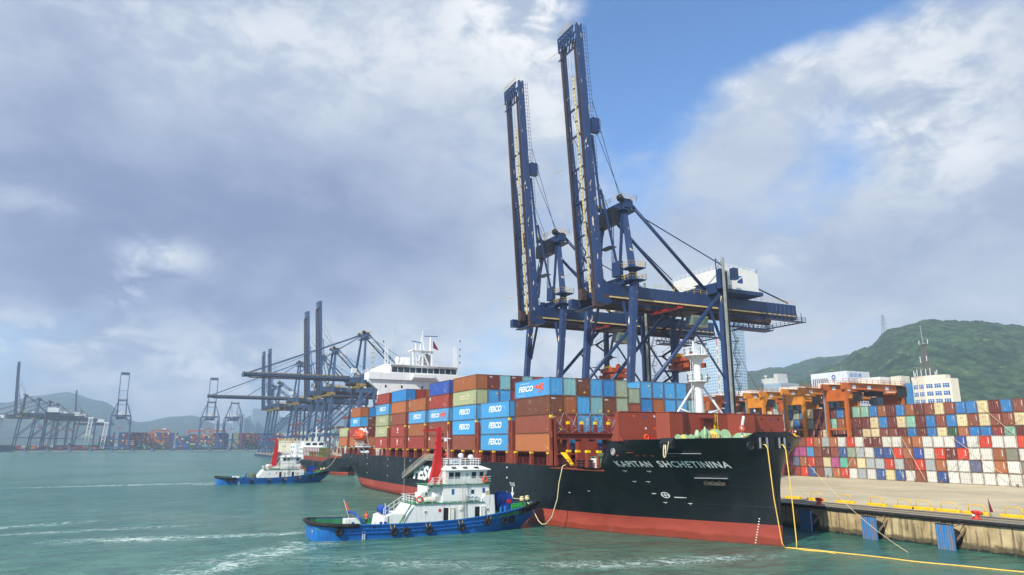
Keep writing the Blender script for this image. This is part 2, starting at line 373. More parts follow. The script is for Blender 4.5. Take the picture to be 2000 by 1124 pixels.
# water -------------------------------------------------------------
FOAM = [(-10.3, -47, 1.52, 12.5, 1.5, 1.), (-12.5, -56, 1.35, 9, 2.2, .85), (-37, -70, 2.0, 7, 1.8, .85), (8, -42, -.95, 9, 2.6, 1.), (15.5, -48, -.85, 8, 2.6, .9), (3, -37.2, .3, 3.5, 1.5, .8),
        (-9, -39.5, 1.5, 5, 1.0, .9), (33.5, -3, 1.45, 9, 2.2, .8), (31.5, -12, 1.2, 7, 2.0, .7), (-150, -58, 1.62, 26, 3.5, .75), (-26, -62, 1.6, 12, 1.5, .65), (-144, -39, 1.6, 4, 2, .9), (22, -30, .9, 14, 3, .35)]
def water_mat():
    m, n, b = pbsdf('harbour_water'); g = n.new('ShaderNodeNewGeometry').outputs['Position']
    big = n.noise(g, .012, 5, .6, .5)
    base = n.mix(n.mr(big, .35, .65), hx('32695a'), hx('52806f'))
    mud = n.noise(n.mapv(g, (1, 1, 1), (40, 9, 0)), .022, 4, .55, .8)
    base = n.mix(n.mr(mud, .48, .7, 0, .7), base, hx('62806e'))
    rp = n.noise(n.mapv(g, (1, .45, 1), rot=(0, 0, .15)), .35, 7, .68, .6)
    base = n.mix(n.mr(rp, .40, .62, .45, 0), base, hx('184a42'))  # dark ripple shading painted into the water colour, on top of the bump
    # foam: streaks left by the tug's wash, patches placed on the water
    sp = n.new('ShaderNodeSeparateXYZ'); n.put(sp.inputs[0], g); X, Y = sp.outputs[0], sp.outputs[1]
    def patch(cx, cy, ax, rx, ry, amp):
        ca, sa = math.cos(ax), math.sin(ax)
        u = n.m('ADD', n.m('MULTIPLY', n.m('SUBTRACT', X, cx), ca), n.m('MULTIPLY', n.m('SUBTRACT', Y, cy), sa))
        v = n.m('SUBTRACT', n.m('MULTIPLY', n.m('SUBTRACT', Y, cy), ca), n.m('MULTIPLY', n.m('SUBTRACT', X, cx), sa))
        q = n.m('ADD', n.m('POWER', n.m('ABSOLUTE', n.m('DIVIDE', u, rx)), 2.), n.m('POWER', n.m('ABSOLUTE', n.m('DIVIDE', v, ry)), 2.))
        return n.m('MULTIPLY', n.m('EXPONENT', n.m('MULTIPLY', q, -1.)), amp)
    env = None
    for P in FOAM:
        p = patch(*P); env = p if env is None else n.m('MAXIMUM', env, p)
    w1 = n.noise(n.mapv(g, (.6, .5, 1), rot=(0, 0, -.05)), .6, 9, .70, 2.2)
    w2 = n.noise(n.mapv(g, (1.3, .9, 1), rot=(0, 0, .2)), 1.6, 8, .75, 1.2)
    fo = n.m('MULTIPLY', n.mr(n.m('ADD', w1, n.m('MULTIPLY', n.m('SUBTRACT', w2, .5), .6)), .475, .60), env)
    fo = n.m('MINIMUM', fo, 1.)
    milky = n.m('MULTIPLY', env, .22)
    base = n.mix(milky, base, hx('7fb0a4'))
    base = n.mix(fo, base, hx('dfeae6'))
    n.put(b.inputs['Base Color'], base)
    n.put(b.inputs['Roughness'], n.m('ADD', .22, n.m('MULTIPLY', fo, .6)))
    b.inputs['IOR'].default_value = 1.33
    h = n.m('ADD', n.m('MULTIPLY', n.noise(n.mapv(g, (1, .55, 1), rot=(0, 0, .35)), .16, 3, .5, .4), 1.6),
            n.m('ADD', n.m('MULTIPLY', n.noise(n.mapv(g, (1, .6, 1), rot=(0, 0, -.3)), .6, 5, .6, .6), .75), n.m('MULTIPLY', n.noise(n.mapv(g, (1, .7, 1)), 2.2, 4, .6), .20)))
    bp = n.new('ShaderNodeBump'); bp.inputs['Strength'].default_value = 1.; bp.inputs['Distance'].default_value = 1.15
    n.put(bp.inputs['Height'], h); n.l.new(bp.outputs[0], b.inputs['Normal'])
    return m
def sheet(name, mt, x0, x1, y0, y1, z, nx=1, ny=1, **kw):
    mb = MB(); vs = [(x0+(x1-x0)*i/nx, y0+(y1-y0)*j/ny, z) for j in range(ny+1) for i in range(nx+1)]
    mb.add(vs, [(j*(nx+1)+i, j*(nx+1)+i+1, (j+1)*(nx+1)+i+1, (j+1)*(nx+1)+i) for j in range(ny) for i in range(nx)])
    return mb.build(name, mt, **kw)
sheet('water', water_mat(), -4590, 1290, -1890, 2980, 0, 4, 4, kind='structure')

# ------------------------------------------------------------------ quay, yard ground, hills
QZ, QY = 3.45, 32.6
def quay_wall_mat():
    m, n, b = pbsdf('stained_quay_concrete'); g = n.new('ShaderNodeNewGeometry').outputs['Position']
    v = n.noise(g, .5, 6, .6); base = n.mix(n.mr(v, .3, .7), hx('a8916a'), hx('cdb98c'))
    st = n.noise(n.mapv(g, (1, 1, .10)), 1.1, 6, .72)
    base = n.mix(n.mr(st, .50, .66, 0, .8), base, hx('4c4232'))
    sp = n.new('ShaderNodeSeparateXYZ'); n.put(sp.inputs[0], g)
    z = n.m('ADD', sp.outputs[2], n.m('MULTIPLY', n.noise(g, .9, 5, .7), 1.2))
    base = n.mix(n.mr(z, 1.15, 1.6, .8, 0), base, hx('3a3326'))
    base = n.mix(n.mr(z, .75, .95, 1, 0), base, hx('1f2620'))
    base = n.mix(n.m('MULTIPLY', n.mr(z, 3.3, 3.9), .75), base, hx('4a4034'))
    sw = n.m('FRACT', n.m('DIVIDE', sp.outputs[0], 1.35))
    base = n.mix(n.m('MULTIPLY', n.mr(n.m('ABSOLUTE', n.m('SUBTRACT', sw, .5)), .05, .12, 1, 0), n.mr(n.noise(g, .35, 3), .35, .6, .1, .75)), base, hx('5c5240'))
    n.put(b.inputs['Base Color'], base); b.inputs['Roughness'].default_value = .85
    bp = n.new('ShaderNodeBump'); bp.inputs['Strength'].default_value = .6; bp.inputs['Distance'].default_value = .1
    n.put(bp.inputs['Height'], n.noise(g, 2, 6, .65)); n.l.new(bp.outputs[0], b.inputs['Normal'])
    return m
def apron_mat():
    m, n, b = pbsdf('quay_apron_concrete'); g = n.new('ShaderNodeNewGeometry').outputs['Position']
    v = n.noise(g, .06, 6, .65); base = n.mix(n.mr(v, .35, .65), hx('aca083'), hx('c4b695'))
    st = n.noise(n.mapv(g, (.05, .9, 1)), .8, 5, .7)
    base = n.mix(n.mr(st, .5, .72, 0, .55), base, hx('7a7468'))
    sp = n.new('ShaderNodeSeparateXYZ'); n.put(sp.inputs[0], g); X, Y = sp.outputs[0], sp.outputs[1]
    def line(q, per, w): return n.mr(n.m('ABSOLUTE', n.m('SUBTRACT', n.m('FRACT', n.m('DIVIDE', q, per)), .5)), .5-w, .5-w*.4, 0, 1)
    base = n.mix(n.m('MULTIPLY', line(X, 6., .012), .4), base, hx('6e675a'))
    base = n.mix(n.m('MULTIPLY', line(Y, 5., .015), .4), base, hx('6e675a'))
    dk = n.noise(g, .35, 5, .7); base = n.mix(n.mr(dk, .62, .74, 0, .5), base, hx('514b42'))
    edge = n.m('MULTIPLY', n.mr(n.m('ADD', Y, n.m('MULTIPLY', dk, 3.)), 40.2, 41.6, 1, 0), .6)
    base = n.mix(edge, base, hx('6a6155'))
    n.put(b.inputs['Base Color'], base); b.inputs['Roughness'].default_value = .85
    return m
APR = apron_mat()
g_ = MB(); g_.box(-620, 900, QY, 420, -2, QZ)
g_.build('quay_ground', APR, kind='structure')
def flat_mat(k, c, **kw): MT[k] = mat(k, c, .8, **kw); return MT[k]
flat_mat('land_far', '7d7a70', var=.15)
sheet('yard_ground', MT['land_far'], -620, 1280, 420, 2600, QZ, kind='structure')
qw = thing('quay_wall', 'stained cream concrete quay wall beside the black ship', 'quay wall', (20, QY, 0))
MB().box(-620, 900, QY-.25, QY+.02, -1.5, QZ-.28).build('wall', quay_wall_mat(), qw, world=True)
mb = MB()
for i in range(-14, 30):
    if i in (7, 8): continue
    x = -18+i*3.0; mb.tube([(x, QY-.42, QZ-.16), (x+2.86, QY-.42, QZ-.16)], .22, 10)
mb.build('rub_rail', MT['black_rubber'], qw, world=True, smooth=False)
mb = MB()
mb.box(-620, 900, 37.1, 37.25, QZ+.004, QZ+.05); mb.box(-620, 900, 37.55, 37.7, QZ+.004, QZ+.05)
mb.box(-620, 900, 34.6, 34.75, QZ+.004, QZ+.04)
mb.build('crane_rail', mat('rail_dark', '4a4038', .7), qw, world=True)
mb = MB(); mb.box(-600, 880, 70.2, 70.55, QZ+.004, QZ+.008); mb.box(-600, 880, 84, 84.15, QZ+.004, QZ+.008)
mb.build('lane_line', mat('faded_yellow_line', 'cf9d42', .8, var=.25, vscale=2.), qw, world=True)
mb = MB(); mb.box(-600, 880, 56.0, 56.12, QZ+.004, QZ+.008); mb.box(-600, 880, 100.5, 100.7, QZ+.004, QZ+.008)
mb.build('lane_line', mat('faded_white_line', 'b8b4a8', .8, var=.25, vscale=2.), qw, world=True)

def fender_mat():
    m, n, b = pbsdf('worn_blue_fender'); oc = n.new('ShaderNodeTexCoord').outputs['Object']
    v = n.noise(oc, .9, 5, .6); base = n.mix(v, hx('1b6fb8'), hx('2f8fd6'))
    st = n.noise(n.mapv(oc, (2.5, 2.5, .45)), 1.2, 6, .7)
    base = n.mix(n.mr(st, .44, .58, 0, .85), base, hx('85776c'))
    n.put(b.inputs['Base Color'], base); b.inputs['Roughness'].default_value = .7; return m
FEN = fender_mat()
for i, (xc, lab) in enumerate(((20.6, 'blue fender board in the shadow right behind the ship bow'), (31.0, 'scuffed blue fender board with brown streaks on the quay wall'), (41.2, 'brighter blue fender board farthest right on the quay wall'))):
    t = thing('quay_fender', lab, 'fender', (xc, QY-.3, 0), 0, 'blue fender boards on the quay wall')
    MB().box(-1.05, 1.05, -1.75, -1.5, -.5, 2.85).build('panel', FEN, t)
    mb = MB()
    for k in range(7): mb.box(-1.05+k*.33, -1.03+k*.33, -1.77, -1.75, -.5, 2.85)
    for z in (2.86, -.3): mb.box(-1.09, 1.09, -1.79, -1.47, z, z+.07)
    mb.build('frame', MT['dark'], t)
    mb = MB(); mb.lathe((0, 0, 1.3), [(1.0, -1.5), (1.15, -1.3), (.75, -.9), (.75, -.5), (1.05, 0)], 18, 'y')
    mb.build('rubber_cone', MT['black_rubber'], t, smooth=True)
    for a_, b_, w_ in (((1.0, -1.4, 2.7), (1.5, .25, 3.1), .08), ((-1.0, -1.4, 2.7), (-1.5, .25, 3.1), .08), ((.9, -1.4, .9), (1.6, .25, 2.7), .16)): MB().bar(a_, b_, w_).build('chain', MT['chain_rust'], t)

# bollards, wheel-stop barriers
def bollard(x, lab):
    t = thing('mooring_bollard', lab, 'bollard', (x, 34.2, QZ), 0, 'red bollards at the quay edge')
    MB().lathe((0, 0, 0), [(.55, 0), (.5, .12), (.36, .2), (.34, .62), (.5, .8), (.5, .92), (.3, 1.0)], 14).build('post', MT['bollard_red'], t, smooth=True)
    MB().lathe((.55, 0, .72), [(.16, -.5), (.2, -.2), (.22, .1), (.14, .22)], 12, 'x').build('horn', MT['bollard_red'], t, smooth=True)
    mb = MB(); mb.box(-.16, .16, -.515, -.5, .38, .6); mb.build('number_plate', MT['white_mark'], t)
bollard(20.2, 'red bollard at the quay edge nearest the ship bow'); bollard(43.0, 'red bollard at the far right of the quay edge')
bar_x = [(5.2, 0), (10.0, 0), (14.6, 1), (20.0, 1), (25.3, 1), (29.6, 1), (32.4, 1), (35.9, 1), (39.5, 1), (44.0, 1), (47.9, 1)]
for i, (x, hoop) in enumerate(bar_x):
    o_ = ['first', 'second', 'third', 'fourth', 'fifth', 'sixth', 'seventh', 'eighth', 'ninth', 'tenth', 'eleventh'][i]
    t = thing('barrier_block', 'worn yellow barrier block %s, %s from the ship bow' % ('with a pipe hoop' if hoop else 'without a hoop', o_), 'barrier', (x, 40.2, QZ), 0, 'yellow barrier blocks along the quay')
    L = 1.55; poly = [(-.3, 0), (.3, 0), (.3, .2), (.22, .36), (-.22, .36), (-.3, .2)]
    MB().prism(poly, 'x', -L, L).build('block', MT['yellow'], t)
    if hoop:
        mb = MB(); mb.tube([(-1.0, 0, .36), (-1.0, 0, 1.05), (-.85, 0, 1.2), (.85, 0, 1.2), (1.0, 0, 1.05), (1.0, 0, .36)], .05, 8); mb.build('hoop', MT['yellow'], t, smooth=True)
t = thing('warning_pennant', 'dark red pennant on a short pole standing on the quay apron', 'pennant', (41.8, 39.0, QZ))
MB().tube([(0, 0, 0), (0, 0, 2.2)], .03, 6).build('pole', MT['grey_steel'], t)
mb = MB(); mb.add([(.0, 0, 2.15), (.02, .03, 2.15), (.45, .03, .55), (.0, .03, .5), (.45, 0, .55), (0, 0, .5)], [(0, 1, 2, 4), (0, 4, 5), (1, 3, 2), (4, 2, 3, 5), (0, 5, 3, 1)]); mb.build('flag', mat('dark_red_cloth', '6b1f22', .8), t)
# parked car at the right edge
def car(x, y):
    t = thing('parked_car', 'grey brown car at the right end of the quay apron', 'car', (x, y, QZ))
    prof = [(-2.2, .35), (2.2, .35), (2.25, .75), (2.1, .95), (1.3, 1.02), (.75, 1.45), (-1.1, 1.5), (-1.8, 1.05), (-2.2, .95)]
    MB().prism(prof, 'y', -.85, .85).build('body', MT['car_grey'], t)
    g1 = MB(); g1.prism([(1.15, 1.04), (.70, 1.40), (-1.0, 1.44), (-1.5, 1.06)], 'y', -.862, .862); g1.build('window', MT['glass'], t)
    for sx in (-1.35, 1.35):
        for sy in (-.82, .82): MB().lathe((sx, sy, .34), [(.1, -.11), (.34, -.1), (.34, .1), (.1, .11)], 16, 'y').build('wheel', MT['black_rubber'], t)
    for sy in (-.6, .6): MB().cbox((-2.22, sy, .75), (.06, .3, .14)).build('headlight', MT['white_mark'], t)
car(50.3, 41.5)

# hills -------------------------------------------------------------
from mathutils import noise as mn
def hill_mat(name, c1, c2, c3, sc=.02):
    m, n, b = pbsdf(name); g = n.new('ShaderNodeNewGeometry').outputs['Position']
    v = n.noise(g, sc, 8, .72); base = n.mix(n.mr(v, .35, .62), hx(c1), hx(c2))
    v2 = n.noise(g, sc*.35, 5, .7); base = n.mix(n.mr(v2, .55, .75, 0, .8), base, hx(c3))
    vo = n.new('ShaderNodeTexVoronoi'); n.put(vo.inputs['Vector'], g); vo.inputs['Scale'].default_value = sc*3.4
    base = n.mix(n.mr(vo.outputs['Distance'], .3, .8, 0, .6), base, tuple(x*.45 for x in hx(c1)[:3])+(1,), )
    base = n.mix(n.mr(n.noise(g, sc*1.5, 4, .6), .62, .70, 0, .6), base, hx('8f9a58'))
    n.put(b.inputs['Base Color'], base); b.inputs['Roughness'].default_value = .9; b.inputs['Specular IOR Level'].default_value = .1
    bp = n.new('ShaderNodeBump'); bp.inputs['Strength'].default_value = 1.; bp.inputs['Distance'].default_value = 5.
    n.put(bp.inputs['Height'], n.noise(g, sc*2.5, 7, .7)); n.l.new(bp.outputs[0], b.inputs['Normal'])
    return m
def pdir(a, e): a, e = R(a), R(e); return V((-math.cos(a), math.sin(a), math.tan(e)))
def hill(name, mt, ridge, dist, depth, rough, step=.35, seed=0, nd=26):
    """ridge: list of (azimuth deg, elevation deg of the crest) seen from the harbour; crest at horizontal distance dist"""
    az0, az1 = ridge[0][0], ridge[-1][0]; n = int((az1-az0)/step)+1; vs = []; fs = []
    for j in range(nd+1):
        t = j/nd                                           # 0 foot (near) .. 1 behind crest
        for i in range(n+1):
            a = az0+(az1-az0)*i/n
            for (a0, e0), (a1, e1) in zip(ridge, ridge[1:]):
                if a <= a1+1e-6: break
            f = max(0, min(1, (a-a0)/(a1-a0))); f = f*f*(3-2*f); el_ = e0+(e1-e0)*f
            H = dist*math.tan(R(el_))+12.4
            tt = t/.8; d = dist-depth*(1-tt)
            prof = (math.sin(min(tt, 1)*math.pi/2))**1.15 if tt <= 1 else 1-(tt-1)*1.2
            aa = R(a); x = 97.18-d*math.cos(aa); y = -54.99+d*math.sin(aa)
            q = V((x*.0016+seed, y*.0016, 0)); r_ = mn.fractal(q*2.2, .9, 2.1, 7)*rough*H*.35*min(1, tt*1.6)*(1 if tt < .95 else .35)
            fine = mn.fractal(q*40, .8, 2.2, 4)*(4.2 if dist < 3000 else .5)
            vs.append((x, y, max(1., QZ+(H-QZ)*prof+r_*(1-.6*min(tt, 1))+fine)))
    fs = [(j*(n+1)+i, j*(n+1)+i+1, (j+1)*(n+1)+i+1, (j+1)*(n+1)+i) for j in range(nd) for i in range(n)]
    mb = MB(); mb.add(vs, fs); return mb.build(name, mt, smooth=True, kind='structure')
HM = hill_mat('wooded_hillside', '2a4230', '4a6342', '5b6c4c', .03)
hill('green_hill', HM, [(41, 1.8), (44, 2.4), (46, 3.5), (48, 4.0), (51, 5.2), (53.2, 6.3), (55.2, 7.6), (57.5, 8.1), (60, 7.8), (63, 7.1), (66, 6.2), (71, 5.2)], 1500, 800, .32, .12, 3, 100)
hill('wooded_ridge', HM, [(38, 3.9), (42, 4.5), (44.5, 5.2), (47.5, 5.5), (50, 6.1), (53, 6.3), (60, 6.5), (70, 6)], 2300, 900, .35, .15, 8, 30)
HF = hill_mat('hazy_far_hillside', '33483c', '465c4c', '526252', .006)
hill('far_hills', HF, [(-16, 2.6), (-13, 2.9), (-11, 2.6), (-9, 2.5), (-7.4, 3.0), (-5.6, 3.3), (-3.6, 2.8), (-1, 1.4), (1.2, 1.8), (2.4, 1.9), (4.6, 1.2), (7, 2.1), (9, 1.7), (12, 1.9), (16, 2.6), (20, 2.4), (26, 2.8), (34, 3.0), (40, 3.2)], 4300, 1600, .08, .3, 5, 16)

# ================================================================== CONTAINER SHIP
def lerp_tab(T, x):
    if x <= T[0][0]: return T[0][1]
    for (a, b), (c, d) in zip(T, T[1:]):
        if x <= c: return b+(d-b)*(x-a)/(c-a)
    return T[-1][1]
CY, HB = 15.0, 15.35
WLT = [(-141.5, 1.5), (-136, 4.5), (-130, 7.5), (-122, 11), (-112, 13.7), (-98, 15.1), (-85, HB), (-8, HB), (-3, 15.1), (1.5, 13.9), (6, 12.3), (11.7, 10.3), (18, 7.0), (22, 5.0), (27, 2.3), (30, .75), (30.95, .08), (31.0, .02)]
def sheer(x):
    if x < 14.0: return 9.0
    return min(12.68+max(0, x-16)*.02, 9.0+(x-14.0)*2.2)
def bulw(x):            # raised block of bulwark round the bow chocks
    return max(0., min(1., (x-30.25)/.35))*.75
def deckhb(x):
    if x < 10: h = HB
    else: h = HB*math.sqrt(max(0, 1-((x-10)/21.)**2))
    if x < -100: h = min(h, HB-1.6*((-100-x)/41.)**2)
    return h
def keel(x): return -1.2 if x > -120 else -1.2+5.2*((-120-x)/21.5)**1.1
def hbz(x, z):
    wl, dk = lerp_tab(WLT, x), deckhb(x)
    if x < -60:
        q = max(0, min(1, (z-keel(x))/(7.0-keel(x)))); q = q**.6
        return wl+(dk-wl)*q if z > keel(x) else wl*.2
    zt = 9.0 if x < 14 else min(12.65, 9.0+(x-14)*.5)
    k = 1.9+max(0, min(1, (x-10)/18))*.6+max(0, min(1, (x-21)/9))*1.3
    w = max(0., min(1., z/zt))**k
    return wl+(dk-wl)*w
def hull_pt(x, z, out=0.0, side=-1):
    """point on the shell, pushed out along the local normal"""
    h = hbz(x, z); e_ = .05
    nx = -(hbz(x+e_, z)-hbz(x-e_, z))/(2*e_); nz = -(hbz(x, z+e_)-hbz(x, z-e_))/(2*e_)
    n = V((nx, 1, nz)).normalized()
    return V((x+n.x*out, CY+side*(h+n.y*out), z+n.z*out))
ship = thing('container_ship', 'black and red container ship with a dark red breakwater moored at the quay', 'container ship', (-55, CY, 0))
xs = [-141.5, -140, -137, -134, -130, -126, -122, -117, -112, -106, -98, -90, -80, -70, -55, -40, -25, -12, -8, -5, -3, -1, 1, 3, 5, 7, 9, 11, 12.5, 13.9, 14.0, 14.6, 15.2, 15.7, 16.2, 17.6, 19, 20.5, 22, 23.5, 24.9, 26, 26.6, 27.2, 27.8, 28.4, 29, 29.5, 29.95, 30.25, 30.45, 30.6, 30.75, 30.86, 30.94, 30.98, 31.0]
zr = [-1.2, 0, .8, 1.6, 2.5, 3.6, 4.8, 6.0, 7.0, 8.0, 9.0]
mb = MB(); rows = len(zr)+4
def shell_z(x, j):
    kz = keel(x)
    if j < len(zr): z = zr[j]; return max(z, kz)
    return 9.0+(sheer(x)+bulw(x)-9.0)*(j-len(zr)+1)/4.
for side in (-1, 1):
    vs = []
    for x in xs:
        for j in range(rows):
            z = shell_z(x, j); vs.append(hull_pt(x, min(z, 12.65), 0, side)+V((0, 0, max(0, z-12.65))))
    fs = []; fr = []
    for i in range(len(xs)-1):
        for j in range(rows-1):
            a, b, c, d = i*rows+j, (i+1)*rows+j, (i+1)*rows+j+1, i*rows+j+1
            if (vs[a]-vs[d]).length < 1e-4 and (vs[b]-vs[c]).length < 1e-4: continue
            q = (a, b, c, d) if side < 0 else (d, c, b, a)
            ((fr if zr[min(j+1, len(zr)-1)] <= 2.5 and j < 4 else fs)).append(q)
    b0 = len(mb.v); mb.add(vs, fs, 0); mb.f += [tuple(i+b0 for i in f) for f in fr]; mb.mi += [1]*len(fr)
# transom
vs = [hull_pt(-141.5, max(z, keel(-141.5)), 0, s_) for z in (keel(-141.5), 5, 6, 7, 8, 9) for s_ in (-1, 1)]
mb.add(vs, [(i*2, i*2+2, i*2+3, i*2+1) for i in range(5)], 0)
hull = mb.build('hull', [MT['hull_black'], MT['hull_red']], ship, world=True, smooth=True)
try:
    import bmesh
    bm = bmesh.new(); bm.from_mesh(hull.data); bmesh.ops.remove_doubles(bm, verts=bm.verts, dist=.002)
    bmesh.ops.recalc_face_normals(bm, faces=bm.faces); bm.to_mesh(hull.data); bm.free()
except Exception as ex: print('weld', ex)
# inner side of bulwark, decks
mb = MB()
def deck_poly(x0, x1, z, inset, n=24):
    deckhb = lambda x: hbz(x, z)
    X = [x0+(x1-x0)*i/n for i in range(n+1)]
    pr_ = [(x, CY-max(.05, deckhb(x)-inset)) for x in X]; pl = [(x, CY+max(.05, deckhb(x)-inset)) for x in reversed(X)]
    return pr_+pl
P = deck_poly(-141.3, 14.2, 8.95, .05); mb.prism(P, 'z', 8.6, 8.93)
P = deck_poly(15.8, 30.9, 11.25, .25, 40); mb.prism(P, 'z', 11.1, 11.4)
mb.build('deck', MT['red_oxide'], ship, world=True)
X = [14.2+(30.85-14.2)*i/40 for i in range(41)]
for s_ in (-1, 1):
    mb = MB()
    for a, b in zip(X, X[1:]):
        ta, tb = sheer(a)+bulw(a)-.02, sheer(b)+bulw(b)-.02; za, zb_ = min(11.3, ta), min(11.3, tb)
        Y = lambda x, z: CY+s_*max(.0, hbz(x, min(z, 12.65))-.2)
        mb.add([(a, Y(a, za), za), (b, Y(b, zb_), zb_), (b, Y(b, tb), tb), (a, Y(a, ta), ta)], [(0, 1, 2, 3)])
    mb.build('bulwark_lining', MT['red_oxide'], ship, world=True)
for s_ in (-1, 1):
    mb = MB()
    for a, b in zip(X, X[1:]):
        A = V((a, CY+s_*(deckhb(a)-.02), sheer(a)+bulw(a)+.02)); B = V((b, CY+s_*(deckhb(b)-.02), sheer(b)+bulw(b)+.02)); mb.bar(A, B, .2, .07)
    mb.build('cap_rail', MT['dark'], ship, world=True)

# draught marks and lettering laid on the shell
def on_hull(mb, t, x0, x1, z0, z1, shear=0., bold=0., out=.07, mi=0):
    vs, fs, w, h = text_geo(t, 1., shear, bold)
    if not vs: return
    mb.add([hull_pt(x0+(x1-x0)*x/w, z0+(z1-z0)*y/h, out) for x, y in vs], fs, mi)
mb = MB(); on_hull(mb, 'KAPITAN', 16.3, 19.75, 9.33, 10.1, 0, .022, .1); mb.build('ship_name_lettering', MT['white_mark'], ship, world=True)
mb = MB(); on_hull(mb, 'SHCHETININA', 20.45, 27.6, 9.33, 10.15, 0, .022, .1); SN = mb.build('ship_name_lettering', MT['white_mark'], ship, world=True)
mb = MB(); on_hull(mb, 'FESCO', -63.5, -43.5, 4.3, 7.5, .3, .05); mb.build('company_lettering', MT['white_mark'], ship, world=True)
def hull_quad(mb, x0, x1, z0, z1, out=.03):
    n = 4; P = [hull_pt(x0+(x1-x0)*i/n, z, out) for z in (z0, z1) for i in range(n+1)]
    mb.add(P, [(i, i+1, n+2+i, n+1+i) for i in range(n)])
mb = MB()                                              # tug arrow and small marks
hull_quad(mb, -12.4, -12.0, 4.2, 5.2); mb.add([hull_pt(-12.8, 4.3, .03), hull_pt(-12.2, 3.5, .03), hull_pt(-11.6, 4.3, .03)], [(0, 1, 2)])
on_hull(mb, 'TUG', -13.2, -11.3, 5.35, 5.9); mb.build('tug_push_mark', MT['white_mark'], ship, world=True)
for x in (-14.3, -42, -66, -84, -104, -124):
    for z in (8.3, 6.6, 4.2): mb = MB(); hull_quad(mb, x-.25, x+.25, z-.08, z+.08); hull_quad(mb, x-.06, x+.06, z-.2, z+.2); mb.build('load_mark', MT['white_mark'], ship, world=True)
for k in range(11):
    mb = MB(); z = 3.1-k*.32; x = 28.75-k*.07-(.25 if k % 2 else 0)*0
    hull_quad(mb, x-.08, x+.08, z, z+.10); mb.build('draught_mark', MT['white_mark'], ship, world=True)
mb = MB(); xc, zc = 18.9, 5.6
ring = [(math.cos(a), math.sin(a)) for a in [2*math.pi*i/24 for i in range(24)]]
vs = [hull_pt(xc+c*r, zc+s_*r*.8, .03) for r in (.5, .38) for c, s_ in ring]
mb.add(vs, [(i, (i+1) % 24, 24+(i+1) % 24, 24+i) for i in range(24)])
hull_quad(mb, xc-.05, xc+.05, zc-.33, zc+.33); hull_quad(mb, xc-.4, xc+.4, zc-.05, zc+.05)
hull_quad(mb, 17.4, 17.9, 5.7, 5.8); hull_quad(mb, 19.8, 21.2, 5.3, 5.4)
mb.build('bow_thruster_mark', MT['white_mark'], ship, world=True)
mb = MB()
for (x, z) in ((18.5, 4.6), (21.4, 4.6), (16.4, 8.7), (18.9, 8.7), (16.4, 7.3), (17.9, 7.3), (3.8, 5.2), (8.0, 5.6)):
    mb = MB(); hull_quad(mb, x-.26, x+.24, z, z+.06); hull_quad(mb, x-.05, x+.0, z-.16, z); mb.build('plimsoll_mark', MT['white_mark'], ship, world=True)
# anchor pocket
ax0, ax1, az0, az1 = 23.6, 26.3, 7.15, 7.95
mb = MB(); P = [hull_pt(x, z, .035) for z in (az0, az1) for x in (ax0, (ax0+ax1)/2, ax1)]; mb.add(P, [(0, 1, 4, 3), (1, 2, 5, 4)])
pk = mb.build('anchor_pocket', MT['dark'], ship, world=True)
A, B = hull_pt(ax0-.35, az1+.12, .22), hull_pt(ax1+.3, az1+.12, .22)
MB().bar(A, B, .5, .1).build('anchor_shelf', MT['grey_steel'], ship, world=True)
mb = MB(); A, B = hull_pt(ax0+.3, az0+.25, .2), hull_pt(ax1-.2, az0+.2, .2); mb.bar(A, B, .4, .42); mb.bar(hull_pt(24.7, 7.3, .22), hull_pt(25.1, 7.9, .12), .35, .3)
mb.bar(hull_pt(24.2, 7.3, .3), hull_pt(24.2, 7.8, .2), .25, .3); mb.bar(hull_pt(25.6, 7.3, .3), hull_pt(25.6, 7.8, .2), .25, .3)
mb.build('anchor', mat('rusty_anchor', '37332e', .8, var=.4, vscale=2, dirt='8a6238', dirta=.8, dscale=1.2), ship, world=True)

# bow chocks: frames set into the raised bulwark
def bow_xy(y):   # deck outline at given y
    q = abs(y-CY)/HB; return 10+21*math.sqrt(max(0, 1-q*q))
for y in (13.0, 15.95):
    x = bow_xy(y); t_ = V((-(y-CY)/HB**2*21*21/(max(x-10, .1)), 1, 0)).normalized()
    c = hull_pt(x, 12.35, 0, -1 if y < CY else 1); c = V((x, y, 12.4)); nrm = V((t_.y, -t_.x, 0)); nrm = nrm if nrm.x > 0 else -nrm
    mb = MB()
    for a, b in (((-.95, -.72), (.95, -.72)), ((-.95, .68), (.95, .68)), ((-.9, -.72), (-.9, .68)), ((.9, -.72), (.9, .68))):
        mb.bar(c+t_*a[0]+V((0, 0, a[1]))+nrm*.02, c+t_*b[0]+V((0, 0, b[1]))+nrm*.02, .14, .3, up=nrm)
    ch = mb.build('chock_frame', MT['dark'], ship, world=True)
    mb = MB(); q = [c+t_*a+V((0, 0, b))+nrm*.03 for a, b in ((-.88, -.68), (.88, -.68), (.88, .64), (-.88, .64))]; mb.add(q, [(0, 1, 2, 3)]); mb.build('chock_opening', mat('chock_black', '050607', .9), ship, world=True)
    for a in (-.5, .5): MB().tube([c+t_*a+V((0, 0, -.66))+nrm*.16, c+t_*a+V((0, 0, .62))+nrm*.16], .15, 10).build('chock_roller', MT['grey_steel'], ship, world=True)
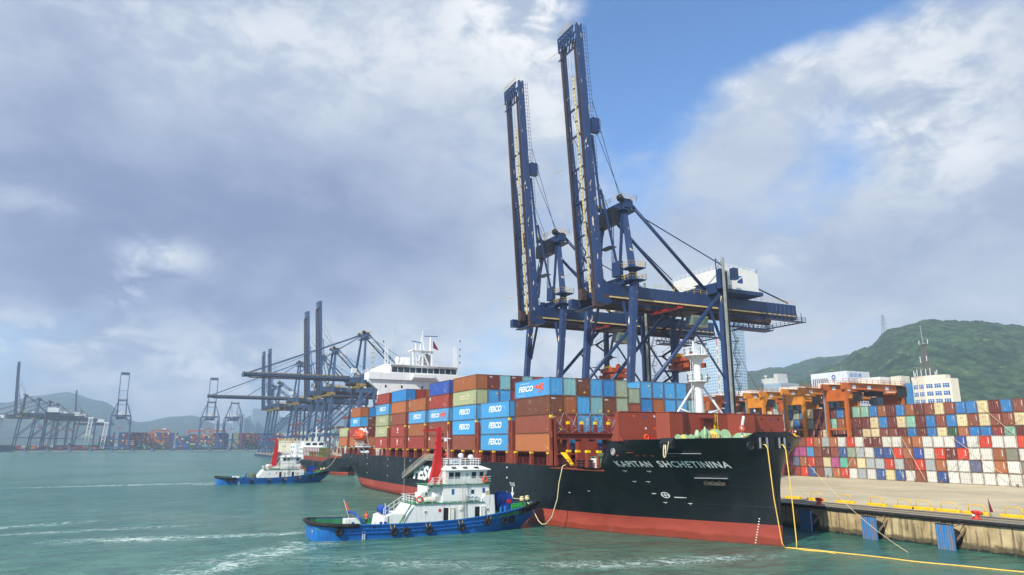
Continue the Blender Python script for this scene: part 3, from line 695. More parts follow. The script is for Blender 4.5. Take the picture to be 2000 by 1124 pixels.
for y in (11.3, 17.3):
    x = bow_xy(y)-.02; c = V((x, y, 12.0)); nrm = V(((x-10)/441., (y-CY)/HB**2, 0)).normalized()
    tl = nrm.to_track_quat('X', 'Z').to_matrix()
    mb = MB(); mb.torus(c+nrm*.06, .42, .13, 'x', 20, 8, tilt=tl); mb.build('panama_chock', MT['dark'], ship, world=True, smooth=True)
    mb = MB(); mb.T = Matrix.Translation(c+nrm*.05) @ tl.to_4x4(); mb.lathe((0, 0, 0), [(.38, 0), (.38, .02)], 18, 'x'); mb.build('chock_opening', MT['dark'], ship, world=True)
# side fairleads, small scuppers
for x in (16.5,):
    c = hull_pt(x, 11.2, .03); mb = MB(); mb.torus(c, .4, .12, 'y', 18, 8); mb.build('panama_chock', MT['grey_steel'], ship, world=True, smooth=True)
    MB().lathe((c.x, c.y-.02, c.z), [(.36, 0), (.36, .03)], 16, 'y').build('chock_opening', mat('pale_hole', 'b9a98a', .8), ship, world=True)
mb = MB()
for x in (14.6, 17.2, 19.2, 19.9, 20.6, 21.3, 22.0, 22.7):
    z = 10.75; n = 8; vs = [hull_pt(x+.2*math.cos(6.283*i/n), z+.11*math.sin(6.283*i/n), .03) for i in range(n)]; mb.add(vs, [tuple(range(n))])
mb.build('scupper', MT['red_oxide'], ship, world=True)
# roller fairlead box hanging over the side with a rope loop
c = hull_pt(24.15, 12.65, 0)
mb = MB(); mb.T = Matrix.Translation(c) @ Matrix.Rotation(R(12), 4, 'Z')
mb.prism([(-.55, -.95), (.05, -.95), (.05, .35), (-.25, .35), (-.65, -.25)], 'x', -1.0, 1.0); mb.build('roller_fairlead', MT['dark'], ship, world=True)
mb = MB(); A, B = hull_pt(22.6, 11.2, .2), hull_pt(26.0, 11.2, .2); mb.bar(A, B, .5, .09); mb.build('side_shelf', MT['grey_steel'], ship, world=True)
A = c+V((0, -.6, -.5)); t = thing('mooring_rope_loop', 'pale rope loop hanging from the fairlead on the ship side near the bow', 'rope', tuple(A))
MB().tube([(-.15, 0, 0), (-.22, -.1, -.7), (-.25, -.1, -1.3), (-.1, -.1, -1.6), (.12, -.1, -1.45), (.2, -.1, -.8), (.1, 0, 0)], .085, 8).build('strand', MT['rope_pale'], t, smooth=True)
MB().tube([(.1, -.05, -1.5), (.5, -.05, -.6), (.75, 0, .4)], .05, 6).build('tail_line', MT['rope_pale'], t, smooth=True)

# breakwater: zig-zag wall on the forecastle
bw = [(18.1, .45), (18.6, 6.1), (20.1, 7.3), (20.1, 9.4), (18.9, 11.2), (18.9, 18.6), (20.1, 20.4), (20.1, 22.6), (18.9, 23.8), (18.9, 29.5)]
for a, b in zip(bw, bw[1:]):
    mb = MB(); A, B = V((*a, 0)), V((*b, 0)); d = (B-A).normalized(); n_ = V((d.y, -d.x, 0))*.09
    z0, z1 = (11.4 if a[1] > 1 else 12.66), 16.45
    P = [A-n_, A+n_, B+n_, B-n_]
    mb.add([(p.x, p.y, z) for z in (z0, z1) for p in P], [(3, 2, 1, 0), (4, 5, 6, 7), (0, 1, 5, 4), (1, 2, 6, 5), (2, 3, 7, 6), (3, 0, 4, 7)])
    mb.build('breakwater_panel', MT['breakwater_red'], ship, world=True)
mb = MB()      # curved wing plate at the starboard end
pts = []
for i in range(9):
    a = i/8*math.pi/2; pts.append((18.1+.05, 12.5+3.95-3.95))
wing = [(14.6, 12.45), (18.0, 12.45)]
prof = [(18.1, 16.45), (17.35, 16.45), (17.2, 15.0), (16.9, 13.9), (16.5, 13.2), (16.0, 12.75), (16.0, 12.6), (18.1, 12.6)]
mb.prism(prof, 'y', .3, .45); mb.build('breakwater_wing', MT['breakwater_red'], ship, world=True)
mb = MB(); prof = [(18.2, 14.2), (18.35, 13.2), (18.8, 12.6), (19.8, 12.7), (19.8, 12.65), (18.2, 12.65)]; mb.prism(prof, 'y', .32, .46); mb.build('breakwater_bracket', MT['breakwater_red'], ship, world=True)
mb = MB()
for a, b in zip(bw, bw[1:]): mb.bar((*a, 16.5), (*b, 16.5), .34, .08)
mb.build('breakwater_top_rail', MT['breakwater_red'], ship, world=True)
for (y, z, c_) in ((2.6, 15.9, 'orange_mark'), (4.4, 15.9, 'cont_hole_blue'), (4.4, 14.3, 'pale_wall'), (5.8, 15.9, 'pale_wall'), (5.8, 14.3, 'orange_mark'), (25.2, 15.8, 'dark'), (27.0, 15.8, 'deep_blue'), (28.6, 15.8, 'dark'), (25.2, 14.2, 'dark'), (27.0, 14.2, 'dark')):
    xx = 18.1+(y-.45)*.0885 if y < 6.2 else 18.9
    MB().lathe((xx+.10, y, z), [(.16, 0), (.16, .02)], 12, 'x').build('lightening_hole', MT.get(c_, MT['deep_blue']), ship, world=True)
mb = MB(); mb.ladder((19.1, 16.4, 11.4), (19.1, 16.4, 16.4), .4, .03); mb.tube([(19.15, 15.9, 11.4), (19.15, 15.9, 15.7)], .07, 6); mb.build('ladder', MT['yellow_clean'], ship, world=True)
mb = MB(); mb.box(18.95, 19.6, 13.6, 15.7, 15.6, 15.85); mb.box(18.95, 19.5, 13.7, 13.85, 14.4, 15.6); mb.build('platform_bracket', MT['red_oxide_dark'], ship, world=True)
for y in (13.5, 14.3, 15.1): MB().lathe((18.98, y, 13.4), [(.1, 0), (.17, .1), (.17, .2)], 10, 'x').build('floodlight', MT['white_mark'], ship, world=True)

# foremast
fm = 18.9-1.6; my = 15.0
FM = thing('foremast', 'white foremast with two round platforms and slanting stays behind the breakwater', 'mast', (fm, my, 11.4)); FM.parent = None
def fmp(mb, n, m_='white_paint', **k): return mb.build(n, MT[m_], FM, world=True, **k)
fmp(MB().lathe((fm, my, 11.4), [(.64, 0), (.62, 5), (.6, 8.9), (1.15, 9.6), (1.15, 9.7), (.58, 9.7), (.54, 12.2), (1.0, 12.9), (1.95, 13.35), (.3, 13.4)], 20), 'post', smooth=False)
for z, r_ in ((21.0, 1.6), (24.75, 1.95)):
    mb = MB(); mb.lathe((fm, my, z), [(r_-.25, -.12), (r_, 0), (r_, .14), (.6, .14)], 8); fmp(mb, 'platform')
    P = [(fm+r_*.94*math.cos(R(22.5+45*i)), my+r_*.94*math.sin(R(22.5+45*i)), z+.14) for i in range(9)]
    mb = MB(); mb.rail(P, 1.0, .03, .8, 2); fmp(mb, 'railing', 'rail_white')
fmp(MB().tube([(fm, my-.5, 24.9), (fm, my-.5, 27.0)], .13, 8), 'light_post'); fmp(MB().lathe((fm, my-.5, 27.0), [(.16, 0), (.16, .35), (.1, .36), (.14, .45), (.14, .8)], 8), 'mast_light', 'dark')
mb = MB(); mb.tube([(fm, my+1.0, 24.9), (fm, my+1.1, 26.4)], .1, 8); mb.bar((fm, my+.3, 24.9), (fm, my+1.0, 26.0), .08); fmp(mb, 'radar_post')
mb = MB(); mb.bar((fm-.5, my+.6, 26.75), (fm+.5, my+1.7, 26.6), .12, .2); fmp(mb, 'radar_scanner', 'dark')
mb = MB(); mb.lathe((fm+.9, my+.9, 21.7), [(.08, -.3), (.12, -.1), (.36, .35)], 12, 'y'); fmp(mb, 'fog_horn', 'white_paint', smooth=True)
for s_ in (-1, 1):
    A, B = V((fm, my+s_*.5, 20.8)), V((fm+.2, my+s_*8.0, 12.0)); fmp(MB().tube([A, B], .16, 10), 'stay', smooth=True)
    C_ = A.lerp(B, .42); fmp(MB().tube([C_, (fm, my+s_*.5, 16.2)], .14, 8), 'stay', smooth=True)
mb = MB(); mb.ladder((fm+.15, my-1.15, 12), (fm+.15, my-1.15, 25), .4, .03); fmp(mb, 'ladder', 'rail_white')

# forecastle gear
def winch(x, y, z, rot=0., big=1., rope=True):
    g = winch.k; winch.k += 1
    T_ = Matrix.Translation((x, y, z)) @ Matrix.Rotation(rot, 4, 'Z')
    def B(mb): return mb
    mb = MB(); mb.T = T_
    mb.box(-.9*big, .9*big, -1.6*big, 1.7*big, 0, .25)
    for yy in (-1.35, -.2, .2, 1.4): mb.lathe((0, yy*big, 1.05*big), [(.0, -.04), (.95*big, -.04), (.95*big, .04), (0, .04)], 18, 'y'); mb.box(-.18, .18, yy*big-.07, yy*big+.07, .2, 1.0*big)
    mb.lathe((.4*big, .75*big, .8*big), [(.5*big, -.4*big), (.5*big, .35*big)], 12, 'y'); mb.box(-.7*big, .7*big, 1.42*big, 1.9*big, .2, 1.3*big)
    mb.lathe((0, 0, 1.05*big), [(.22, -1.9*big), (.22, 1.9*big)], 10, 'y')
    w_ = mb.build('winch', MT['winch_green'], ship, world=True)
    mb = MB(); mb.T = T_; mb.lathe((0, -.78*big, 1.05*big), [(.74*big, -.5*big), (.78*big, -.2*big), (.7*big, .1), (.77*big, .5*big)], 18, 'y')
    r_ = mb.build('rope_drum', MT['rope_yellow'], ship, world=True, smooth=False)
winch.k = 0
winch(22.5, 7.6, 11.9, R(0), .8); winch(23, 12.4, 11.7, 0, 1.25); winch(24.6, 16.0, 11.7, R(20), 1.0); winch(22.3, 21.5, 11.4, 0, 1.0)
mb = MB(); mb.lathe((23.2, 9.2, 11.9), [(.3, 0), (.3, 1.1), (.45, 1.2), (.4, 1.5), (.2, 2.1), (0, 2.2)], 12); mb.build('ventilator', MT['winch_green'], ship, world=True, smooth=True)
mb = MB(); mb.lathe((23.6, 10.2, 11.9), [(.25, 0), (.3, 1.2), (.2, 2.3), (.05, 2.6)], 10); mb.build('ventilator', MT['winch_green'], ship, world=True, smooth=True)
mb = MB(); mb.lathe((20.6, 4.8, 11.4), [(.35, 0), (.35, .8), (.5, .9), (.5, 1.2), (0, 1.3)], 12); mb.build('ventilator', MT['white_mark'], ship, world=True, smooth=True)
mb = MB(); mb.box(19.6, 20.4, 3.6, 4.4, 11.4, 13.15); mb.build('fire_box', mat('fire_red', 'c01a1a', .4), ship, world=True)
mb = MB(); mb.rail([(22.0, 6.2, 11.4), (22.0, 8.2, 11.4)], 2.0, .04, .8, 3); mb.rail([(24.5, 9.5, 11.4), (24.5, 12.0, 11.4)], 2.0, .03, .8, 3); mb.build('rail', MT['rail_red'], ship, world=True)
for (x, y, lab) in ((20.4, 3.0, 'orange lifebuoy on the forecastle by the breakwater'), (29.2, 11.2, 'orange lifebuoy hanging on the white bow post')):
    mb = MB(); mb.torus((x+.1, y, 13.1 if y < 5 else 14.15), .33, .1, 'x', 18, 8); mb.build('lifebuoy', MT['orange'], smooth=True, label=lab, cat='lifebuoy', group='lifebuoys on the ship')
mb = MB(); mb.tube([(29.0, 11.6, 11.4), (28.9, 11.5, 14.2)], .12, 8); mb.bar((28.9, 11.5, 14.1), (28.9, 12.0, 15.7), .22, .22); mb.build('bow_post', MT['white_mark'], ship, world=True)
mb = MB(); mb.tube([(27.5, 20.5, 11.4), (27.5, 20.5, 16.2)], .05, 6); mb.lathe((27.5, 20.5, 13.9), [(.03, 0), (.13, .1), (.13, .25), (.03, .35)], 8); mb.build('bow_flagstaff', mat('pinkish_post', 'b88478', .6), ship, world=True)
mb = MB(); mb.rail([(26.6, 22.6, 12.1), (24.0, 26.0, 12.1)], 1.5, .03, 1.0, 4); mb.build('rail', MT['rail_red'], ship, world=True)

# side deck: hatch coaming, pedestals, rails ------------------------------
ZC = 11.0; PB = 14.38
def bay_x(k): return -PB*k            # forward face of bay k (0 = first bay behind the bow)
BX = [bay_x(k) for k in range(7)]+[-115.2, -129.2]
mb = MB(); mb.box(-101.2, 1.2, 3.2, 26.8, 8.9, 10.55); mb.box(-141, -114.5, 3.2, 26.8, 8.9, 10.55); mb.build('hatch_coaming', MT['red_oxide_dark'], ship, world=True)
mb = MB(); mb.box(-101, 1.0, 2.9, 27.1, 10.56, 10.9); mb.box(-140.6, -115, 2.9, 27.1, 10.56, 10.9); mb.build('hatch_cover', MT['red_oxide'], ship, world=True)
for i in range(0, 100, 3): MB().box(-99+i, -98.85+i, 2.95, 3.19, 8.95, 10.5).build('coaming_stay', MT['red_oxide'], ship, world=True)
for k, x0 in enumerate(BX):
    for xx in (x0-.45, x0-6.1, x0-11.75):
        mb = MB(); mb.prism([(xx-.32, 8.95), (xx+.32, 8.95), (xx+.25, ZC-.28), (xx-.25, ZC-.28)], 'y', -.2, .25); mb.build('pedestal', MT['red_oxide'], ship, world=True)
        MB().box(xx-.3, xx+.3, -.22, .3, ZC-.27, ZC-.02).build('stacking_cone', MT['yellow_clean'], ship, world=True)
    L0, L1 = x0+.35, x0+1.85
    if k == 7: L0, L1 = x0+.3, x0+1.2
    # lashing bridge frame on the starboard edge
    for y in (-.28,):
        mb = MB(); mb.box(L0, L0+.55, y, y+.45, 8.95, 16.2); mb.box(L1-.5, L1, y, y+.45, 8.95, 16.2)
        mb.box(L0+.55, L1-.5, y+.02, y+.4, 8.95, 11.3); mb.box(L0+.55, L1-.5, y+.02, y+.4, 13.2, 14.1)
        mb.prism([(L0-.35, 8.95), (L0-.001, 8.95), (L0-.001, 11.2), (L0-.1, 11.2)], 'y', y+.02, y+.42); mb.prism([(L1+.001, 8.95), (L1+.35, 8.95), (L1+.1, 11.2), (L1+.001, 11.2)], 'y', y+.02, y+.42)
        mb.build('lashing_bridge', MT['red_oxide'], ship, world=True)
        MB().box(L0+.1, L0+.5, y-.04, y+.3, 16.21, 16.65).build('lashing_head', MT['yellow_clean'], ship, world=True)
        MB().box(L0+.18, L0+.36, y-.012, y+.0, 12.2, 13.8).build('lightening_slot', MT['dark'], ship, world=True)
mb = MB()
mb.rail([(-141, -.15, 8.95), (14, -.15, 8.95)], 1.1, .028, 1.6, 3); mb.build('rail', MT['rail_red'], ship, world=True)
# forward lashing bridge across the ship ahead of the first bay
mb = MB()
for k in range(13):
    y = -.1+k*2.5; h = 15.9 if k in (0, 5, 12) else 15.2
    mb.box(1.3, 1.75, y-.18, y+.18, 8.95, h)
mb.box(1.32, 1.72, 0.1, 29.8, 12.9, 13.75); mb.box(.95, 2.3, .1, 29.8, 10.6, 10.85); mb.box(.8, 2.1, .1, 29.8, 13.76, 13.9)
for k in range(12):
    y = 1.15+k*2.5; mb.prism([(y-1.05, 13.75), (y+1.05, 13.75), (y+.2, 14.15), (y-.2, 14.15)], 'x', 1.4, 1.65)
mb.build('lashing_bridge', MT['red_oxide'], ship, world=True)
for k in range(1, 12): MB().box(1.28, 1.8, -.3+k*2.5, .1+k*2.5, 15.21 if k != 5 else 15.91, 15.66 if k != 5 else 16.36).build('lashing_head', MT['yellow_clean'], ship, world=True)
mb = MB(); mb.rail([(2.3, 0, 10.85), (2.3, 29.8, 10.85)], 1.1, .028, 1.25, 3); mb.rail([(2.05, 0, 13.9), (2.05, 29.8, 13.9)], 1.1, .028, 1.25, 3); mb.build('rail', MT['rail_red'], ship, world=True)
mb = MB()
for k in range(12):
    y = .12+k*2.5
    for (a, b) in (((.35, y, 17.0), (1.4, y+2.0, 14.2)), ((.35, y+2.25, 17.0), (1.4, y+.3, 14.2)), ((.35, y+.05, 17.0), (1.4, y+1.8, 14.2)), ((.35, y+2.2, 17.0), (1.4, y+.5, 14.2))): mb.tube([a, b], .028, 5)
    mb.tube([(1.95, y+.2, 13.95), (1.95, y+1.15, 14.5)], .07, 5); mb.tube([(1.95, y+2.1, 13.95), (1.95, y+1.15, 14.5)], .07, 5)
mb.build('lashing_rod', MT['grey_steel'], ship, world=True)
# gear on the main deck between bridge and forecastle
for x, y in ((3.6, 1.2), (6.2, 1.2), (9.4, .9), (12.3, .9)): MB().box(x-.28, x+.28, y-.25, y+.25, 8.95, 11.0).build('pedestal', MT['red_oxide'], ship, world=True)
for x, y in ((3.6, 1.2), (6.2, 1.2), (9.4, .9), (12.3, .9)): MB().box(x-.3, x+.3, y-.3, y+.3, 11.01, 11.35).build('stacking_cone', MT['yellow_clean'], ship, world=True)
MB().box(2.6, 13.9, 5.5, 24.5, 8.95, 10.6).build('hatch_coaming', MT['red_oxide'], ship, world=True)
for i, (x, y) in enumerate(((7.4, .6), (8.4, .6), (10.6, .6))):
    MB().lathe((x, y, 8.95), [(.3, 0), (.28, .8), (.38, .9), (.38, 1.05)], 12).build('bitt', MT['dark'], ship, world=True)
mb = MB(); mb.lathe((5.0, .2, 9.5), [(.45, -.25), (.45, .25)], 14, 'y'); mb.build('roller', MT['dark'], ship, world=True)
mb = MB(); mb.add([(3.3, -.1, 11.0), (4.6, -.1, 11.0), (6.9, -.1, 9.3), (6.4, -.1, 9.1)], [(0, 1, 2, 3)]); mb.add([(3.3, .15, 11.0), (4.6, .15, 11.0), (6.9, .15, 9.3), (6.4, .15, 9.1)], [(3, 2, 1, 0)]); mb.build('davit_arm', MT['yellow_clean'], ship, world=True)
mb = MB(); mb.lathe((8.7, 2.6, 9.7), [(.8, -.5), (.8, .5)], 14, 'y'); mb.lathe((13.0, .8, 8.95), [(.15, 0), (.15, 1.5), (.38, 1.6), (.4, 1.95), (0, 2.1)], 12); mb.build('green_machinery', mat('mid_green', '3d7a55', .5), ship, world=True)
mb = MB(); mb.box(9.2, 10.9, 1.3, 2.2, 8.95, 10.2); mb.build('white_locker', MT['white_mark'], ship, world=True)
mb = MB(); mb.box(2.6, 3.6, 3.0, 6.0, 8.95, 12.6); mb.build('deck_house', MT['red_oxide'], ship, world=True)

# superstructure ----------------------------------------------------
SX = -101.5
sup = MB(); sup.box(SX-1.6, SX, 1.4, 28.6, 8.95, 30.2); sup.box(SX-11.5, SX-1.6, 6.2, 23.8, 8.95, 30.19); sup.box(SX-4.5, SX+.6, -1.7, 31.7, 30.21, 32.2)
sup.prism([(-1.7, 30.2), (-1.7, 29.6), (1.39, 27.2), (1.39, 30.2)], 'x', SX-1.5, SX-.002)
sup.build('superstructure', MT['ship_white'], ship, world=True)
mb = MB(); mb.box(SX-9, SX+.35, 4.6, 25.4, 32.21, 34.5); mb.prism([(SX+.35, 34.5), (SX+.9, 34.5), (SX+.35, 33.9)], 'y', 4.6, 25.4); mb.build('wheelhouse', MT['ship_white'], ship, world=True)
mb = MB(); mb.box(SX-9.2, SX+1.0, 4.3, 25.8, 34.51, 34.75); mb.build('wheelhouse_roof', MT['ship_white'], ship, world=True)
wy = 5.0
for i in range(11):
    MB().box(SX+.36, SX+.42, wy+i*1.84, wy+i*1.84+1.6, 32.5, 34.25).build('window', MT['glass'], ship, world=True)
mb = MB(); mb.prism([(SX+.61, 32.2), (SX+2.0, 32.0), (SX+2.0, 31.0), (SX+.61, 30.4)], 'y', 11.0, 17.6); mb.build('bridge_console_bay', MT['ship_white'], ship, world=True)
for y in (3.2, 8.0, 14.3, 17.4, 21.5): MB().box(SX+.01, SX+.04, y, y+.5, 27.9, 28.7).build('porthole', MT['glass'], ship, world=True)
mb = MB(); text_fit(mb, 'NO SMOKING', (SX+.06, 13.6, 25.3), (0, 1, 0), (0, 0, 1), 9.5, 1.3, 0, .01); mb.build('warning_lettering', mat('red_letters', 'b3202a', .5), ship, world=True)
mb = MB(); mb.prism([(-1.4, 32.2), (4.6, 32.2), (4.6, 35.2), (2.6, 34.6), (-.2, 33.3)], 'x', SX-3.5, SX-3.3); mb.build('wing_screen', MT['ship_white'], ship, world=True)
mb = MB(); mb.rail([(SX+.3, -1.5, 32.2), (SX+.3, 4.5, 32.2)], 1.1, .035, 1.2, 3); mb.rail([(SX+.9, 4.4, 34.75), (SX+.9, 25.6, 34.75)], 1.1, .035, 1.4, 3); mb.rail([(SX-9, -1.5, 32.2), (SX+.3, -1.5, 32.2)], 1.1, .035, 1.2, 3); mb.build('railing', MT['rail_white'], ship, world=True)
# monkey island
mb = MB(); mb.box(SX-5.5, SX-2.5, 9.0, 11.4, 34.76, 37.3); mb.build('deck_locker', MT['ship_white'], ship, world=True)
mb = MB(); yy0, yy1 = 11.4, 17.6
for y in (yy0+.2, (yy0+yy1)/2, yy1-.2):
    mb.box(SX-.6, SX-.1, y-.22, y+.22, 34.76, 39.1)
mb.bar((SX-.35, yy0+.2, 39.0), (SX-.35, yy0+1.8, 35.0), .35); mb.bar((SX-.35, yy0+2.9, 38.6), (SX-.35, yy0+1.2, 35.0), .35); mb.bar((SX-.35, yy0+3.3, 38.6), (SX-.35, yy0+5, 35.0), .35)
mb.build('radar_mast_frame', MT['ship_white'], ship, world=True)
MB().box(SX-4, SX+.3, yy0-.3, yy1+.2, 39.1, 39.4).build('radar_platform', MT['ship_white'], ship, world=True)
mb = MB(); mb.lathe((SX-4, 16.8, 34.8), [(1.6, 0), (1.6, 3.2), (.5, 4.0)], 14); mb.build('exhaust_stack', mat('stack_grey', 'a59e9a', .6), ship, world=True)
mb = MB(); mb.tube([(SX-1, 13.9, 39.4), (SX-1, 14.3, 43.6)], .22, 8, r2=.12); mb.tube([(SX-1, 15.2, 39.4), (SX-1, 14.5, 43.4)], .2, 8, r2=.12); mb.bar((SX-1, 13.7, 43.6), (SX-1, 15.2, 43.6), .12); mb.tube([(SX-1, 14.5, 43.6), (SX-1, 14.5, 45.4)], .12, 6); mb.bar((SX-1, 14.0, 44.8), (SX-1, 15.0, 44.6), .12); mb.build('signal_mast', MT['ship_white'], ship, world=True)
mb = MB(); mb.tube([(SX-.8, 12.5, 39.4), (SX-.8, 12.5, 41.3)], .25, 8); mb.tube([(SX-.8, 17.1, 39.4), (SX-.8, 17.1, 43.0)], .3, 8); mb.lathe((SX-.8, 17.1, 42.9), [(.35, 0), (.35, .5), (0, .6)], 8); mb.build('radar_post', MT['ship_white'], ship, world=True)
mb = MB(); mb.bar((SX-.8, 11.0, 42.0), (SX-.8, 14.0, 41.6), .16, .22); mb.build('radar_scanner', MT['glass_blue'], ship, world=True)
mb = MB(); mb.bar((SX-.8, 15.0, 43.7), (SX-.8, 19.3, 43.8), .16, .22); mb.build('radar_scanner', MT['glass_blue'], ship, world=True)
mb = MB(); mb.lathe((SX-1.5, 7.2, 35.4), [(.3, -.6), (.7, 0), (.8, .6), (.75, 1.2), (.4, 1.7), (0, 1.9)], 16); mb.build('satellite_dome', MT['ship_white'], ship, world=True, smooth=True)
for (y, h) in ((3.4, 6.2), (25.0, 7.2)):
    mb = MB()
    for a, b in ((0, 0), (.9, 0), (0, .9), (.9, .9)): mb.bar((SX-2+a, y+b, 34.0), (SX-2+a*.7, y+b*.7, 34+h), .12)
    for k in range(7): z = 34+h*k/7; mb.bar((SX-2, y, z), (SX-2, y+.9, z+h/7), .07); mb.bar((SX-1.1, y+.9, z), (SX-1.1, y, z+h/7), .07)
    mb.build('light_mast', MT['ship_white'], ship, world=True)
mb = MB(); mb.tube([(SX-2, 5.4, 34.7), (SX-2, 5.5, 47)], .05, 5, r2=.02); mb.build('whip_antenna', MT['rail_white'], ship, world=True)
for (y, z) in ((3.0, 38.0), (3.0, 41.0), (26.6, 36), (26.6, 38), (26.6, 40), (26.6, 42.6)):
    mb = MB(); mb.lathe((SX-1, y-.35 if y < 5 else y+.1, z), [(.16, 0), (.16, .6)], 8); mb.build('navigation_light', MT['dark'], ship, world=True)
flag = MB(); pts = [(SX-.7, 17.8, 42.4), (SX-.7, 17.9, 40.2), (SX-.6, 19.6, 39.6)]
flag.add([pts[0], pts[1], pts[2], (SX-.75, 18.1, 42.3), (SX-.75, 18.2, 40.3), (SX-.65, 19.6, 39.7)], [(0, 1, 2), (5, 4, 3), (0, 2, 5, 3), (1, 4, 5, 2), (0, 3, 4, 1)]); flag.build('ensign_flag', mat('flag_red', '7a1226', .8), None, label='dark red flag flying beside the ship radar mast', cat='flag')

# lifeboat on its davit
lb = thing('lifeboat', 'orange enclosed lifeboat hanging in white davits at the ship side', 'lifeboat', (-104.8, -2.6, 14.1))
mb = MB(); n = 14; vs = []; prof = [(-3.9, .1, .3), (-3.6, .75, .8), (-2.4, 1.25, 1.15), (0, 1.4, 1.25), (2.2, 1.3, 1.2), (3.4, .85, .9), (3.9, .15, .35)]
for x, ry, rz in prof:
    for j in range(n):
        a = 2*math.pi*j/n; vs.append((x*1.02, ry*math.cos(a)*1.05, rz*math.sin(a)*(1.25 if math.sin(a) > 0 else 1.)))
k = len(prof); mb.add(vs, [(i*n+j, i*n+(j+1) % n, (i+1)*n+(j+1) % n, (i+1)*n+j) for i in range(k-1) for j in range(n)]+[tuple(range(n-1, -1, -1)), tuple((k-1)*n+j for j in range(n))])
mb.build('hull', MT['orange'], lb, smooth=True)
MB().box(-3.0, -1.6, -.6, .6, 1.35, 1.9).build('cockpit', MT['orange'], lb); mb = MB()
for x in (-1.0, .3, 1.6): mb.box(x, x+.45, -1.40, -1.30, .45, .8)
mb.build('window', MT['glass'], lb)
MB().tube([(-3.8, -.5, .0), (-2.4, -1.38, 0), (0, -1.5, 0), (2.2, -1.42, 0), (3.5, -.9, 0)], .07, 6).build('fender_strip', MT['dark'], lb)
dv = thing('lifeboat_davit', 'white davit frame and platform under the orange lifeboat', 'davit', (-105, -.8, 9))
mb = MB(); mb.box(-109.6, -101.2, -2.6, -.3, 11.2, 11.45)
for x in (-108, -103): mb.bar((x, -.5, 9), (x, -2.2, 11.2), .3); mb.bar((x, -.5, 11.4), (x, -3.2, 13.2), .32); mb.bar((x, -3.2, 13.2), (x, -1.4, 16.6), .3); mb.bar((x, -.4, 11.4), (x, -1.4, 16.6), .26)
mb.bar((-108, -1.2, 16.4), (-101.5, -1.2, 15.2), .35)
mb.build('frame', MT['white_paint'], dv, world=True)
mb = MB(); mb.rail([(-109.5, -2.5, 11.45), (-101.3, -2.5, 11.45)], 1.1, .04, 1.3, 3); mb.build('railing', MT['rail_white'], dv, world=True)
mb = MB(); mb.lathe((-104.5, -1.0, 9.9), [(.35, -3.2), (.45, -3), (.45, 3), (.35, 3.2)], 10, 'x'); mb.build('liferaft_canister', MT['white_paint'], dv, world=True)

# accommodation ladder
gw = thing('gangway_ladder', 'grey accommodation ladder slanting down the ship side by the white lettering', 'gangway', (-58, -1.0, 4.5))
A, B = V((-53.0, -1.0, 8.8)), V((-68.2, -1.0, 4.3))
mb = MB(); mb.bar(A, B, 1.0, .28); mb.box(-53, -46.5, -1.5, -.4, 8.7, 8.9); mb.build('stringer', mat('gangway_grey', '8f918a', .6), gw, world=True)
mb = MB()
for y in (-1.5, -.5):
    P, Q = A+V((0, y+1, .15)), B+V((0, y+1, .15)); mb.bar(P+V((0, 0, 1)), Q+V((0, 0, 1)), .07); mb.bar(P+V((0, 0, .5)), Q+V((0, 0, .5)), .05)
    for i in range(15): c_ = P.lerp(Q, i/14); mb.bar(c_, c_+V((0, 0, 1)), .05)
    mb.rail([(-53, y, 8.9), (-46.5, y, 8.9)], 1.1, .03, .9, 3)
mb.build('handrail', mat('gangway_rail', 'c6c3b0', .6), gw, world=True)
mb = MB()
mb.ladder((-69, -.75, 8.9), (-69, -.75, .3), .5, .03, (1, 0, 0)); mb.build('pilot_ladder', MT['rope_grey'], label='rope pilot ladder hanging down the ship side beside the gangway', cat='rope ladder')

# ================================================================== CONTAINERS
def container_mesh(L, W_, H, corr_front=True):
    mb = MB(); hw = W_/2; hl = L/2; fr = .11
    # corner posts, top and bottom rails
    for x in (-hl, hl-.14):
        for y in (-hw, hw-.14): mb.box(x, x+.14, y, y+.14, .14, H-.12, 2)
        for y in (-hw, hw-.18):
            mb.box(x-.001 if x < 0 else x-.04, x+.18 if x < 0 else x+.141, y-.001, y+.181, 0, .14, 2); mb.box(x-.001 if x < 0 else x-.04, x+.18 if x < 0 else x+.141, y-.001, y+.181, H-.12, H, 2)
    for y in (-hw+.005, hw-.095): mb.box(-hl+.18, hl-.18, y, y+.09, H-.11, H-.01, 2); mb.box(-hl+.18, hl-.18, y, y+.09, .02, .15, 2)
    for x in (-hl+.005, hl-.095): mb.box(x, x+.09, -hw+.18, hw-.18, H-.13, H-.01, 2); mb.box(x, x+.09, -hw+.18, hw-.18, .02, .17, 2)
    # corrugated sides
    def corr(a0, a1, base, out, fn, n):
        p = (a1-a0)/n; pts = []
        for i in range(n): x = a0+i*p; pts += [(x, base), (x+p*.26, base), (x+p*.5, base+out), (x+p*.76, base+out)]
        pts.append((a1, base)); b = len(mb.v); vs = []
        for (a, q) in pts: vs += [fn(a, q, .15), fn(a, q, H-.11)]
        mb.add(vs, [(2*i, 2*i+2, 2*i+3, 2*i+1) for i in range(len(pts)-1)])
    n = int(L/.30)
    corr(-hl+.14, hl-.14, hw-.06, .045, lambda a, q, z: (a, -q, z), n); corr(-hl+.14, hl-.14, hw-.06, .045, lambda a, q, z: (-a, q, z), n)
    if corr_front: corr(-hw+.14, hw-.14, hl-.07, .055, lambda a, q, z: (q, a, z), 9)
    corr(-hw+.14, hw-.14, hl-.07, .05, lambda a, q, z: (-q, -a, z), 9)
    mb.box(-hl+.02, hl-.02, -hw+.07, hw-.07, H-.06, H-.02); mb.box(-hl+.02, hl-.02, -hw+.07, hw-.07, .06, .13)
    return mb
CM = [MT['container'], MT['lock_steel'], MT['container_frame']]
proto = {}
TMP = bpy.data.objects
